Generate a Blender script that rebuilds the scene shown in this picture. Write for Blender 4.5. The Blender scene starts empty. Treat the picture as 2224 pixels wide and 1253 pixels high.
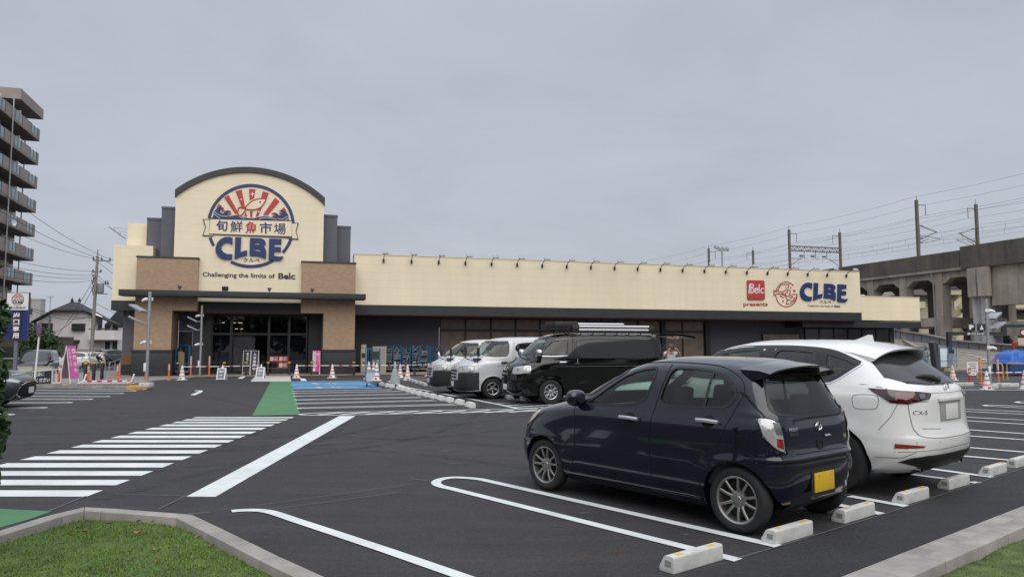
import bpy, bmesh, math, random
from mathutils import Vector, Matrix, noise as mnoise
from mathutils.bvhtree import BVHTree
from mathutils.geometry import tessellate_polygon
R = math.radians
SC = bpy.context.scene
COL = SC.collection
rnd = random.Random(7)
# ------------------------------------------------------------------ camera
W, H, FPX, HZ, CH = 2224., 1253., 1607., 752., 1.6
PITCH = math.atan((HZ - H/2)/FPX)
cam = bpy.data.cameras.new('camera'); camo = bpy.data.objects.new('camera', cam); COL.objects.link(camo)
camo.location = (0, 0, CH); camo.rotation_euler = (math.pi/2 + PITCH, 0, 0)
cam.sensor_width = 36; cam.lens = 36*FPX/W; cam.clip_start = .1; cam.clip_end = 5000
SC.camera = camo
# ------------------------------------------------------------------ sky and sun
SUN_EL, SUN_AZ = R(46), R(165)          # azimuth clockwise from +Y
wd = bpy.data.worlds.new('World'); SC.world = wd; wd.use_nodes = True
nt = wd.node_tree; N = nt.nodes; L = nt.links
bg = N['Background']; bg.inputs['Strength'].default_value = .12
sky = N.new('ShaderNodeTexSky'); sky.sky_type = 'NISHITA'; sky.sun_disc = False
sky.sun_elevation = SUN_EL; sky.sun_rotation = SUN_AZ; sky.dust_density = 3
tc = N.new('ShaderNodeTexCoord')
sep = N.new('ShaderNodeSeparateXYZ'); L.new(tc.outputs['Generated'], sep.inputs[0])
def wmath(op, a, b=None, c=None):
    n = N.new('ShaderNodeMath'); n.operation = op
    for i, x in enumerate((a, b, c)):
        if x is None: continue
        if isinstance(x, (int, float)): n.inputs[i].default_value = x
        else: L.new(x, n.inputs[i])
    return n.outputs[0]
zz = wmath('MAXIMUM', sep.outputs[2], 0.0)
den = wmath('ADD', zz, .22)
cx_ = wmath('DIVIDE', sep.outputs[0], den); cy_ = wmath('DIVIDE', sep.outputs[1], den)
cmb = N.new('ShaderNodeCombineXYZ'); L.new(cx_, cmb.inputs[0]); L.new(cy_, cmb.inputs[1])
nz = N.new('ShaderNodeTexNoise'); nz.inputs['Scale'].default_value = 1.35; nz.inputs['Detail'].default_value = 7
nz.inputs['Roughness'].default_value = .55; nz.inputs['Distortion'].default_value = .35
L.new(cmb.outputs[0], nz.inputs['Vector'])
rmp = N.new('ShaderNodeValToRGB'); L.new(nz.outputs['Fac'], rmp.inputs[0])
e = rmp.color_ramp.elements
e[0].position = .34; e[0].color = (.346, .369, .414, 1)
e[1].position = .68; e[1].color = (.400, .425, .475, 1)
m = rmp.color_ramp.elements.new(.5); m.color = (.373, .397, .445, 1)
# overcast sky: brighter towards the zenith, a trace paler at the horizon
mr = N.new('ShaderNodeMapRange'); mr.interpolation_type = 'SMOOTHSTEP'
L.new(zz, mr.inputs[0]); mr.inputs[1].default_value = .40; mr.inputs[2].default_value = .95
mr.inputs[3].default_value = 1.0; mr.inputs[4].default_value = 2.7
gain = wmath('MULTIPLY', mr.outputs[0], 1/.12)
vm = N.new('ShaderNodeVectorMath'); vm.operation = 'SCALE'
L.new(rmp.outputs[0], vm.inputs[0]); L.new(gain, vm.inputs['Scale'])
mx = N.new('ShaderNodeMix'); mx.data_type = 'RGBA'; mx.inputs[0].default_value = .95
L.new(sky.outputs[0], mx.inputs[6]); L.new(vm.outputs[0], mx.inputs[7])
L.new(mx.outputs[2], bg.inputs['Color'])
sun = bpy.data.lights.new('sun', 'SUN'); sun.energy = 1.5; sun.angle = R(70); sun.color = (1, .955, .88)
suno = bpy.data.objects.new('sun', sun); COL.objects.link(suno)
sd = Vector((math.sin(SUN_AZ)*math.cos(SUN_EL), math.cos(SUN_AZ)*math.cos(SUN_EL), math.sin(SUN_EL)))
suno.rotation_euler = sd.to_track_quat('Z', 'Y').to_euler(); suno.location = (0, 0, 60)
SC.view_settings.view_transform = 'Standard'; SC.view_settings.look = 'None'
SC.view_settings.exposure = .42; SC.view_settings.gamma = 1
SC.render.engine = 'CYCLES'
# ------------------------------------------------------------------ pixel -> place
def ray(px, py):
    a = (px - W/2)/FPX; b = (H/2 - py)/FPX
    return Vector((a, math.cos(PITCH) - b*math.sin(PITCH), math.sin(PITCH) + b*math.cos(PITCH)))
def G(px, py, z=0.):
    r = ray(px, py); t = (z - CH)/r.z
    return Vector((r.x*t, r.y*t, z))
def D(px, py, Y):
    r = ray(px, py); t = Y/r.y
    return Vector((r.x*t, Y, CH + r.z*t))
ANG = R(73.2); UX = Vector((math.sin(ANG), math.cos(ANG), 0)); VY = Vector((-UX.y, UX.x, 0))
ORI = G(287, 819); SROT = math.pi/2 - ANG
def F(px, py, d):                       # on the store's facade: (along, height) at depth d
    r = ray(px, py); P = ORI + VY*d; t = P.dot(VY)/r.dot(VY)
    q = r*t
    return ((q - ORI).dot(UX), CH + q.z)
def S2W(s, d, z=0.): return ORI + UX*s + VY*d + Vector((0, 0, z))
# ------------------------------------------------------------------ materials
MATS = {}
def rgb(h):                              # sRGB 0-255 -> linear
    return tuple((c/255/12.92 if c/255 <= .04045 else ((c/255+.055)/1.055)**2.4) for c in h)
def mat(name, col, rough=.6, metal=0., var=.0, scale=3., bump=0., bscale=40., coat=0., spec=.5, detail=4):
    if name in MATS: return MATS[name]
    m = bpy.data.materials.new(name); m.use_nodes = True; MATS[name] = m
    t = m.node_tree; b = t.nodes['Principled BSDF']
    b.inputs['Base Color'].default_value = (*col, 1); b.inputs['Roughness'].default_value = rough
    b.inputs['Metallic'].default_value = metal; b.inputs['Specular IOR Level'].default_value = spec
    if coat: b.inputs['Coat Weight'].default_value = coat; b.inputs['Coat Roughness'].default_value = .03
    c = None
    if var or bump: c = t.nodes.new('ShaderNodeTexCoord')
    if var:
        n = t.nodes.new('ShaderNodeTexNoise'); n.inputs['Scale'].default_value = scale; n.inputs['Detail'].default_value = detail
        t.links.new(c.outputs['Object'], n.inputs['Vector'])
        r = t.nodes.new('ShaderNodeValToRGB'); t.links.new(n.outputs['Fac'], r.inputs[0])
        r.color_ramp.elements[0].position = .3; r.color_ramp.elements[1].position = .7
        r.color_ramp.elements[0].color = (*[x*(1-var) for x in col], 1)
        r.color_ramp.elements[1].color = (*[min(1, x*(1+var)) for x in col], 1)
        t.links.new(r.outputs[0], b.inputs['Base Color'])
    if bump:
        n2 = t.nodes.new('ShaderNodeTexNoise'); n2.inputs['Scale'].default_value = bscale; n2.inputs['Detail'].default_value = 3
        t.links.new(c.outputs['Object'], n2.inputs['Vector'])
        bp = t.nodes.new('ShaderNodeBump'); bp.inputs['Strength'].default_value = bump; bp.inputs['Distance'].default_value = .02
        t.links.new(n2.outputs['Fac'], bp.inputs['Height']); t.links.new(bp.outputs[0], b.inputs['Normal'])
    return m
def nodes(m): return m.node_tree, m.node_tree.nodes, m.node_tree.links, m.node_tree.nodes['Principled BSDF']
def glass_mat(name, tint=(.8, .85, .83), alpha=.45, rough=.02):
    """see-through pane: tinted transparency under a fresnel reflection"""
    m = bpy.data.materials.new(name); m.use_nodes = True; t = m.node_tree
    for n in list(t.nodes): t.nodes.remove(n)
    o = t.nodes.new('ShaderNodeOutputMaterial'); tr = t.nodes.new('ShaderNodeBsdfTransparent'); tr.inputs[0].default_value = (*[x*alpha for x in tint], 1)
    g = t.nodes.new('ShaderNodeBsdfGlossy'); g.inputs['Roughness'].default_value = rough; g.inputs['Color'].default_value = (1, 1, 1, 1)
    lw = t.nodes.new('ShaderNodeLayerWeight'); lw.inputs['Blend'].default_value = .5
    pw = t.nodes.new('ShaderNodeMath'); pw.operation = 'POWER'; t.links.new(lw.outputs['Facing'], pw.inputs[0]); pw.inputs[1].default_value = 5
    f = t.nodes.new('ShaderNodeMath'); f.operation = 'MULTIPLY_ADD'; t.links.new(pw.outputs[0], f.inputs[0]); f.inputs[1].default_value = .95; f.inputs[2].default_value = .05
    x = t.nodes.new('ShaderNodeMixShader'); t.links.new(f.outputs[0], x.inputs[0]); t.links.new(tr.outputs[0], x.inputs[1]); t.links.new(g.outputs[0], x.inputs[2])
    t.links.new(x.outputs[0], o.inputs[0]); MATS[name] = m
    return m
# ------------------------------------------------------------------ mesh building
class MB:
    def __init__(s): s.v = []; s.f = []; s.mi = []
    def quad(s, pts, mi=0):
        i = len(s.v); s.v += [tuple(p) for p in pts]; s.f.append(tuple(range(i, i+len(pts)))); s.mi.append(mi); return s
    def box(s, x0, x1, y0, y1, z0, z1, mi=0):
        i = len(s.v)
        s.v += [(x0,y0,z0),(x1,y0,z0),(x1,y1,z0),(x0,y1,z0),(x0,y0,z1),(x1,y0,z1),(x1,y1,z1),(x0,y1,z1)]
        for q in ((0,3,2,1),(4,5,6,7),(0,1,5,4),(1,2,6,5),(2,3,7,6),(3,0,4,7)): s.f.append(tuple(i+k for k in q)); s.mi.append(mi)
        return s
    def obox(s, c, ax, ay, az, mi=0):    # centre and three half-axis vectors
        i = len(s.v); c = Vector(c); ax = Vector(ax); ay = Vector(ay); az = Vector(az)
        for sx, sy, sz in ((-1,-1,-1),(1,-1,-1),(1,1,-1),(-1,1,-1),(-1,-1,1),(1,-1,1),(1,1,1),(-1,1,1)): s.v.append(tuple(c+ax*sx+ay*sy+az*sz))
        for q in ((0,3,2,1),(4,5,6,7),(0,1,5,4),(1,2,6,5),(2,3,7,6),(3,0,4,7)): s.f.append(tuple(i+k for k in q)); s.mi.append(mi)
        return s
    def bar(s, p, q, w, h=None, up=(0,0,1), mi=0):
        p = Vector(p); q = Vector(q); h = h or w; d = q-p; d.normalize(); up = Vector(up)
        if abs(d.dot(up)) > .95: up = Vector((1,0,0)) if abs(d.x) < .9 else Vector((0,1,0))
        a = d.cross(up).normalized(); b = a.cross(d)
        return s.obox((p+q)/2, (q-p)/2, a*w/2, b*h/2, mi)
    def tube(s, path, r, n=8, mi=0, cap=True):
        P = [Vector(p) for p in path]; i0 = len(s.v); rr = r if isinstance(r, (list, tuple)) else [r]*len(P); pa = None
        for k, p in enumerate(P):
            d = (P[min(k+1, len(P)-1)] - P[max(k-1, 0)]).normalized()
            if pa is None:
                u = Vector((0,0,1)) if abs(d.z) < .9 else Vector((1,0,0)); a = d.cross(u).normalized()
            else: a = (pa - d*pa.dot(d)).normalized()
            pa = a; b = d.cross(a)
            for j in range(n):
                t = 2*math.pi*j/n; s.v.append(tuple(p + a*math.cos(t)*rr[k] + b*math.sin(t)*rr[k]))
        for k in range(len(P)-1):
            for j in range(n):
                s.f.append((i0+k*n+j, i0+k*n+(j+1)%n, i0+(k+1)*n+(j+1)%n, i0+(k+1)*n+j)); s.mi.append(mi)
        if cap:
            s.f.append(tuple(i0+j for j in reversed(range(n)))); s.mi.append(mi)
            s.f.append(tuple(i0+(len(P)-1)*n+j for j in range(n))); s.mi.append(mi)
        return s
    def lathe(s, prof, n=20, c=(0,0,0), mi=0, axis='z', mis=None, cap=True):   # prof [(r,z)]
        i0 = len(s.v); c = Vector(c)
        for r, z in prof:
            for j in range(n):
                t = 2*math.pi*j/n; a, b = r*math.cos(t), r*math.sin(t)
                s.v.append(tuple(c + (Vector((a,b,z)) if axis == 'z' else Vector((a,z,b)) if axis == 'y' else Vector((z,a,b)))))
        for k in range(len(prof)-1):
            for j in range(n):
                q = (i0+k*n+j, i0+k*n+(j+1)%n, i0+(k+1)*n+(j+1)%n, i0+(k+1)*n+j)
                s.f.append(q if axis != 'y' else q[::-1]); s.mi.append(mis[k] if mis else mi)
        if cap and prof[0][0] > 1e-6: s.f.append(tuple(i0+j for j in reversed(range(n)))); s.mi.append(mis[0] if mis else mi)
        if cap and prof[-1][0] > 1e-6: s.f.append(tuple(i0+(len(prof)-1)*n+j for j in range(n))); s.mi.append(mis[-1] if mis else mi)
        return s
    def prism(s, poly, f0, f1, mi=0, holes=()):
        """poly: 2-D outline (any shape); f0/f1 map a 2-D point onto the front and back face"""
        loops = [list(poly)] + [list(h) for h in holes]
        tris = tessellate_polygon([[Vector((p[0], p[1], 0)) for p in l] for l in loops])
        flat = [p for l in loops for p in l]; n = len(flat); i0 = len(s.v)
        s.v += [tuple(f0(*p)) for p in flat] + [tuple(f1(*p)) for p in flat]
        for t in tris:
            s.f.append((i0+t[0], i0+t[1], i0+t[2])); s.mi.append(mi); s.f.append((i0+n+t[2], i0+n+t[1], i0+n+t[0])); s.mi.append(mi)
        k = 0
        for l in loops:
            for j in range(len(l)):
                a = i0+k+j; b = i0+k+(j+1) % len(l); s.f.append((a, b, b+n, a+n)); s.mi.append(mi)
            k += len(l)
        return s
    def add(s, o, M=None, mi=None):
        i = len(s.v); s.v += [tuple(M @ Vector(v)) for v in o.v] if M else o.v
        s.f += [tuple(i+k for k in f) for f in o.f]; s.mi += [mi]*len(o.f) if mi is not None else o.mi
        return s
    def mesh(s, name, mats, smooth=False, bevel=0, seg=2, recalc=True, weld=0, ang=35):
        me = bpy.data.meshes.new(name); me.from_pydata(s.v, [], s.f)
        for m in (mats if isinstance(mats, (list, tuple)) else [mats]): me.materials.append(m)
        me.polygons.foreach_set('material_index', s.mi)
        bm = bmesh.new(); bm.from_mesh(me)
        if weld: bmesh.ops.remove_doubles(bm, verts=bm.verts, dist=weld)
        if recalc: bmesh.ops.recalc_face_normals(bm, faces=bm.faces)
        if bevel:
            ed = [e for e in bm.edges if e.is_manifold and e.calc_face_angle(0) > R(25)]
            bmesh.ops.bevel(bm, geom=ed, offset=bevel, segments=seg, affect='EDGES', profile=.6, clamp_overlap=True)
        bm.to_mesh(me); bm.free()
        if smooth or bevel:
            me.shade_smooth(); me.set_sharp_from_angle(angle=R(ang))
        me.update(); return me
    def build(s, name, mats, parent=None, **k):
        return link(name, s.mesh(name, mats, **k), parent)
def link(name, me, parent=None):
    o = bpy.data.objects.new(name, me); COL.objects.link(o)
    if parent: o.parent = parent
    return o
def tag(o, label=None, cat=None, group=None, kind=None):
    if label: o['label'] = label
    if cat: o['category'] = cat
    if group: o['group'] = group
    if kind: o['kind'] = kind
    return o
def thing(name, label, cat, loc=(0,0,0), rotz=0., group=None):
    o = bpy.data.objects.new(name, None); COL.objects.link(o); o.empty_display_size = .2
    o.location = loc; o.rotation_euler = (0, 0, rotz); return tag(o, label, cat, group)
def structure(name, mb, mats, **k):
    return tag(mb.build(name, mats, **k), kind='structure')
def kids(o): return [c for c in COL.objects if c.parent == o]
KIDS = {}
def dup(root, loc, rotz=0., label=None, group=None, scale=None):
    """a copy of a thing with copies of its parts and sub-parts"""
    if root.name not in KIDS: KIDS[root.name] = [(c, kids(c)) for c in kids(root)]
    r = root.copy(); COL.objects.link(r); r.location = loc; r.rotation_euler = (0, 0, rotz)
    if label: r['label'] = label
    if group: r['group'] = group
    if scale: r.scale = scale
    for c, sub in KIDS[root.name]:
        k = c.copy(); COL.objects.link(k); k.parent = r
        for g in sub:
            h = g.copy(); COL.objects.link(h); h.parent = k
    return r
TXT = {}
def text2d(s, bold=0., line=1.0):
    """(verts, faces) of a filled text, scaled so that its bounding box is 0..1 in both directions, and its aspect"""
    if (s, bold) in TXT: return TXT[(s, bold)]
    c = bpy.data.curves.new('t', 'FONT'); c.body = s; c.offset = bold; c.resolution_u = 3; c.space_line = line
    o = bpy.data.objects.new('t', c); COL.objects.link(o)
    me = bpy.data.meshes.new_from_object(o.evaluated_get(bpy.context.evaluated_depsgraph_get()))
    bpy.data.objects.remove(o)
    vs = [(v.co.x, v.co.y) for v in me.vertices]; fs = [tuple(p.vertices) for p in me.polygons]
    x0 = min(v[0] for v in vs); x1 = max(v[0] for v in vs); y0 = min(v[1] for v in vs); y1 = max(v[1] for v in vs)
    w = max(x1-x0, 1e-6); h = max(y1-y0, 1e-6)
    r = ([((a-x0)/w, (b-y0)/h) for a, b in vs], fs, w/h); TXT[(s, bold)] = r
    bpy.data.meshes.remove(me); return r
def put_text(mb, s, f, bold=0., mi=0):
    """f maps (u,v) in the text's unit box to a point"""
    if any(c in "鮮場鎖駐車熊谷銀座庫業募集御整" for c in s): bold = min(bold, .010)
    vs, fs, asp = text2d(s, bold); i = len(mb.v)
    mb.v += [tuple(f(u, v)) for u, v in vs]; mb.f += [tuple(i+k for k in q) for q in fs]; mb.mi += [mi]*len(fs)
    return mb
def ribbon(path, w, closed=False):
    """2-D outline strips (quads) of a stroked polyline"""
    out = []; n = len(path); P = [Vector((p[0], p[1])) for p in path]; L_, R_ = [], []
    for k in range(n):
        a = P[(k-1) % n] if closed or k else P[0]; b = P[(k+1) % n] if closed or k < n-1 else P[n-1]
        d = (b-a).normalized(); nn = Vector((-d.y, d.x)); ww = w[k] if isinstance(w, (list, tuple)) else w
        d1 = (P[k]-a); c = 1.
        if d1.length > 1e-9 and (b-P[k]).length > 1e-9: c = max(.5, abs(d.dot(d1.normalized())))
        L_.append(P[k]+nn*ww/2/c); R_.append(P[k]-nn*ww/2/c)
    for k in range(n if closed else n-1):
        j = (k+1) % n; out.append([L_[k], L_[j], R_[j], R_[k]])
    return out
def arc(cx, cy, rx, ry, a0, a1, n=24): return [(cx+rx*math.cos(R(a0+(a1-a0)*k/n)), cy+ry*math.sin(R(a0+(a1-a0)*k/n))) for k in range(n+1)]
def spline(pts, n=8, closed=False):
    out = []; m = len(pts)
    for i in range(m if closed else m-1):
        p0 = pts[(i-1) % m] if closed or i else pts[0]; p1 = pts[i]; p2 = pts[(i+1) % m]; p3 = pts[(i+2) % m] if closed or i < m-2 else pts[-1]
        for k in range(n):
            t = k/n; out.append(tuple(.5*((2*b)+(-a+c)*t+(2*a-5*b+4*c-d)*t*t+(-a+3*b-3*c+d)*t**3) for a, b, c, d in zip(p0, p1, p2, p3)))
    if not closed: out.append(tuple(pts[-1]))
    return out
# ================================================================== GROUND AND MARKINGS
def ramp(t, fac, stops):
    r = t.nodes.new('ShaderNodeValToRGB'); t.links.new(fac, r.inputs[0]); el = r.color_ramp.elements
    while len(el) < len(stops): el.new(.5)
    for k, (p, c) in enumerate(stops): el[k].position = p; el[k].color = (*c, 1)
    return r.outputs[0]
def tnoise(t, vec, scale, detail=4, rough=.5, dist=0.):
    n = t.nodes.new('ShaderNodeTexNoise'); n.inputs['Scale'].default_value = scale; n.inputs['Detail'].default_value = detail
    n.inputs['Roughness'].default_value = rough; n.inputs['Distortion'].default_value = dist; t.links.new(vec, n.inputs['Vector']); return n.outputs['Fac']
def tmix(t, fac, a, b, blend='MIX'):
    n = t.nodes.new('ShaderNodeMix'); n.data_type = 'RGBA'; n.blend_type = blend
    for k, x in ((0, fac), (6, a), (7, b)):
        if isinstance(x, float): n.inputs[k].default_value = x
        elif isinstance(x, tuple): n.inputs[k].default_value = (*x, 1)
        else: t.links.new(x, n.inputs[k])
    return n.outputs[2]
def tmath(t, op, a, b=0.):
    n = t.nodes.new('ShaderNodeMath'); n.operation = op
    for k, x in enumerate((a, b)):
        if isinstance(x, (int, float)): n.inputs[k].default_value = x
        else: t.links.new(x, n.inputs[k])
    return n.outputs[0]
def tmap(t, vec, scale=(1,1,1), rot=0.):
    n = t.nodes.new('ShaderNodeMapping'); n.inputs['Scale'].default_value = scale; n.inputs['Rotation'].default_value = (0,0,rot); t.links.new(vec, n.inputs['Vector']); return n.outputs[0]
def tbump(t, b, h, strength, dist=.02):
    bp = t.nodes.new('ShaderNodeBump'); bp.inputs['Strength'].default_value = strength; bp.inputs['Distance'].default_value = dist
    t.links.new(h, bp.inputs['Height']); t.links.new(bp.outputs[0], b.inputs['Normal'])
def asphalt(name, base):
    m = mat(name, base, .82); t, n, l, b = nodes(m); c = n.new('ShaderNodeTexCoord').outputs['Object']
    big = tnoise(t, c, .16, 5, .6, .6); mid = tnoise(t, c, 2.3, 6, .65); fine = tnoise(t, c, 75, 3, .7); grit = n.new('ShaderNodeTexVoronoi'); grit.inputs['Scale'].default_value = 110; l.new(c, grit.inputs['Vector'])
    drag = tnoise(t, tmap(t, c, (.25, 2.2, 1), R(15)), 1.1, 4, .6)
    col = ramp(t, big, [(.3, tuple(x*.76 for x in base)), (.5, base), (.72, tuple(x*1.26 for x in base))])
    col = tmix(t, .55, col, ramp(t, mid, [(.25, (.66,)*3), (.5, (1.,)*3), (.8, (1.28,)*3)]), 'MULTIPLY')
    col = tmix(t, .6, col, ramp(t, drag, [(.3, (.68,)*3), (.55, (1.,)*3), (.75, (1.3,)*3)]), 'MULTIPLY')
    med = tnoise(t, c, 22, 4, .75); scar = tnoise(t, tmap(t, c, (.5, 4, 1), R(-38)), 1.7, 6, .7)
    col = tmix(t, .8, col, ramp(t, med, [(.3, (.62,)*3), (.55, (1.,)*3), (.75, (1.5,)*3)]), 'MULTIPLY')
    col = tmix(t, .55, col, ramp(t, scar, [(.32, (.74,)*3), (.5, (1.,)*3), (.7, (1.22,)*3)]), 'MULTIPLY')
    col = tmix(t, .95, col, ramp(t, fine, [(.3, (.45,)*3), (.55, (1.,)*3), (.72, (1.95,)*3)]), 'MULTIPLY')
    col = tmix(t, .5, col, ramp(t, grit.outputs['Distance'], [(.0, (1.5,)*3), (.5, (.8,)*3)]), 'MULTIPLY')
    l.new(col, b.inputs['Base Color'])
    l.new(ramp(t, big, [(.3, (.74,)*3), (.7, (.88,)*3)]), b.inputs['Roughness'])
    tbump(t, b, tmath(t, 'ADD', fine, grit.outputs['Distance']), .55, .012); b.inputs['Specular IOR Level'].default_value = .42
    return m
M_asph = asphalt('asphalt', (.0415,.039,.0415)); M_asph2 = asphalt('asphalt_fresh', (.028,.0275,.030))
LOT = [(-600,-120), (600,-120), (600,500)] + [(p.x, p.y) for p in (S2W(-.95,90), S2W(-.95,2.2), G(258,806.5), G(190,808.5), G(60,815), G(-80,818), G(-400,824))] + [(-600,34)]
structure('ground', MB().prism(LOT, lambda x, y: (x,y,0), lambda x, y: (x,y,-.6)), M_asph)
structure('street', MB().quad([(-900,30,-.42), (S2W(0,4).x,30,-.42), (S2W(0,120).x,S2W(0,120).y,-.42), (200,1500,-.42), (-900,1500,-.42)]), M_asph)
def paint(name, col, wear=.25):
    m = mat(name, col, .62); t, n, l, b = nodes(m); c = n.new('ShaderNodeTexCoord').outputs['Object']
    w = tnoise(t, c, 38, 5, .75); w2 = tnoise(t, c, 1.7, 4, .6)
    k = tmix(t, 1., ramp(t, w2, [(.3, tuple(x*.80 for x in col)), (.62, col)]), ramp(t, w, [(.24, (1-wear,)*3), (.40, (1.,)*3)]), 'MULTIPLY')
    l.new(k, b.inputs['Base Color']); tbump(t, b, tnoise(t, c, 75, 3, .7), .25, .008); return m
M_white = paint('road_paint_white', (.63, .665, .655), .4); M_green = paint('road_paint_green', (.056, .185, .078), .35); M_blue = paint('road_paint_blue', (.045, .25, .50), .3)
M_chalk = mat('chalk', (.16, .16, .16), .9); M_slab = mat('pale_slab', (.44, .44, .43), .8, var=.12, scale=6); M_yel = mat('kerb_yellow_paint', (.50, .27, .05), .7, var=.2, scale=12)
ZL = [.0042]
def strip(mb, pts, w, mi=0, px=True, closed=False):
    P = [G(*p) for p in pts] if px else pts; ZL[0] += .00012
    for q in ribbon([(p[0], p[1]) for p in P], w, closed): mb.quad([(a.x, a.y, ZL[0]) for a in q], mi)
def patch(mb, pts, z=.004): mb.quad([G(x, y, z) for x, y in pts])
# zebra crossing: stripes run between two slanted side lines
zb = MB()
for y0, y1 in ((1064,1077.6),(1041.3,1053),(1022.4,1032.3),(1005,1014.5),(990.3,998.3),(977,984.3),(965,971.5),(954.8,960.5),(945.4,950.7),(936.7,941.6),(928.4,932.6),(921.2,925),(915.2,918.4),(910.0,912.8),(905.3,907.6)):
    lx = lambda y: 44.6 + (998-y)/.243 if y < 1020 else 44.6 - (y-998)/.243
    rx = lambda y: 188 + (1077.6-y)*(452/172.6)
    patch(zb, [(max(lx(y0), -260), y0), (rx(y0), y0), (rx(y1), y1), (max(lx(y1), -260), y1)], .005)
structure('zebra_crossing', zb, M_white)
sl = MB(); patch(sl, [(404,1078), (468,1078), (772,903), (737,903)], .005); structure('stop_line', sl, M_white)
gw = MB(); patch(gw, [(588,828.4), (632,828.2), (652,899.8), (548,902)], .004); patch(gw, [(-120,1098), (113,1109.7), (60,1128), (-160,1190)], .004); structure('green_walkway', gw, M_green)
sb = MB(); patch(sb, [(544,828.2), (554,816.8), (630.5,816.4), (632,828)], .004); structure('pale_slab', sb, M_slab)
bb = MB(); patch(bb, [(633,830), (800,828.6), (806,834.2), (634,836.2)], .004); patch(bb, [(634.4,838.2), (812,835.6), (828,842.0), (635.6,844.3)], .004); structure('blue_bay', bb, M_blue)
# parking lines
pl = MB(); LW = .10
def loop(l, r, gap=.36, tip=True, w=LW):
    """hairpin line between two bays: l and r are pixels of its centre line on the ground"""
    A = G(*l); B = G(*r); d = (B-A).normalized(); n = Vector((-d.y, d.x, 0)); pts = [B + n*gap/2]
    if tip:
        c = A + d*gap*1.1
        pts += [c + n*gap/2] + [c + n*gap/2*math.cos(t) - d*gap*1.1*math.sin(t) for t in [math.pi*k/10 for k in range(1, 10)]] + [c - n*gap/2]
    else: pts += [A + n*gap/2]
    if tip: pts += [B - n*gap/2]; strip(pl, pts, w, px=False)
    else: strip(pl, pts, w, px=False); strip(pl, [B - n*gap/2, A - n*gap/2], w, px=False)
for l, r in (((632.2,829.2),(792,827)), ((633.4,837.0),(808,834.6)), ((636.4,849.5),(850,846)), ((638.3,854.4),(872,849.7)), ((639.9,860.4),(890,855.6)), ((641.7,868.4),(915,862.8)), ((644.8,876.5),(945,869.6)), ((648,886.5),(990,878.4))): loop(l, r, .34)
strip(pl, [(635,844.6), (830,842.6)], .1)
loop((652,900), (1175,889.6), .72)                     # hatched island at the end of the middle bays
for k in range(9):
    x = 690 + k*52; strip(pl, [(x, 901.3-(x-652)*.0128), (x+62, 896.4-(x-590)*.0135)], .13)
strip(pl, [(843.5,827.4), (882,841), (952,852.9), (1013,865), (1089,879.5), (1131,889)], .12)
strip(pl, [(1078.6,875.7), (1205,873)], .12); strip(pl, [(1095,881.5), (1215,872.5)], .12); strip(pl, [(1110,885), (1215,878)], .12); strip(pl, [(1120,888), (1215,883)], .12)
for l, r in (((27,900.7),(-260,903.5)), ((98.6,885.7),(-200,889)), ((153.6,874.6),(-180,876)), ((198,867.3),(-180,866)), ((236,861.4),(-180,858.6)), ((266,854.7),(-180,852)), ((292.8,849.4),(-180,845.4)), ((314,846.3),(60,841.5))): loop(l, r, .36)
# navy car's bays
strip(pl, [(1690,1187)] + spline([(1043.8,1041.5), (1015,1038.6), (985,1037.6), (962,1040.4), (949,1045.5), (948,1051.5), (959,1057), (978.7,1061.4)], 6) + [(1520,1197), (1604,1217.5)], .115)
if 0: strip(pl, [(1690,1187), (1043.8,1041.5), (1015,1038.6), (985,1037.6), (962,1040.4), (949,1045.5), (948,1051.5), (959,1057), (978.7,1061.4), (1520,1197), (1604,1217.5)], .115)
strip(pl, spline([(503,1111), (522,1109.4), (548,1108.6), (572,1110.2), (595.6,1115), (640,1130)], 5) + [(733,1160.7), (841,1196.8), (998.6,1251.6), (1130,1298)], .115)
strip(pl, [(1845,1078), (1968,1100)], .115); strip(pl, [(1740,1080), (1915,1117)], .115); strip(pl, [(1890,1019.5), (2062,1041.5)], .115); strip(pl, [(1890,1001), (2155,1036.8)], .115)
strip(pl, [(2110,1047), (2124,1050)], .115)
for l, r, tp in (((1960,978),(2260,1008.5),0), ((1960,933.5),(2260,961.5),0), ((1960,906.5),(2260,926.5),0), ((1960,887),(2260,904),0)):
    y = {978:(968,987.5), 933.5:(929.5,942.8), 906.5:(902.2,910.2), 887:(885.2,890.0)}[l[1]]; s0 = {978:.1064, 933.5:.0935, 906.5:.0775, 887:.0665}[l[1]]; s1 = {978:.1125, 933.5:.0932, 906.5:.0842, 887:.072}[l[1]]
    for yy, ss in ((y[0], s0), (y[1], s1)): strip(pl, [(1925, yy+(1925-2099)*ss+8), (2270, yy+(2270-2099)*ss)], .11)
strip(pl, [(2270,884.6), (2160,880), (2143,880.2), (2137,881), (2144,882), (2165,883.2), (2270,889)], .11); strip(pl, [(2270,873), (2215,872.6), (2206,874), (2216,875.4), (2270,877)], .11)
for y in (822, 826.5, 831.5, 837.5, 843): strip(pl, [(2040, y-2), (2300, y+1.2)], .12)
strip(pl, [(2060,846.5), (2300,847.4)], .22)
for y in (819.6, 822.6, 825): strip(pl, [(860,y), (960,y+.3)], .12)
strip(pl, [(795,819.2), (850,819)], .1); strip(pl, [(330,827), (560,822.5)], .05)
for q in (((516,822),(524,817.2),(534,817.2),(527,822)), ((651,821.5),(662,821.5),(667,827),(654,827))): patch(pl, q, .007)
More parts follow.
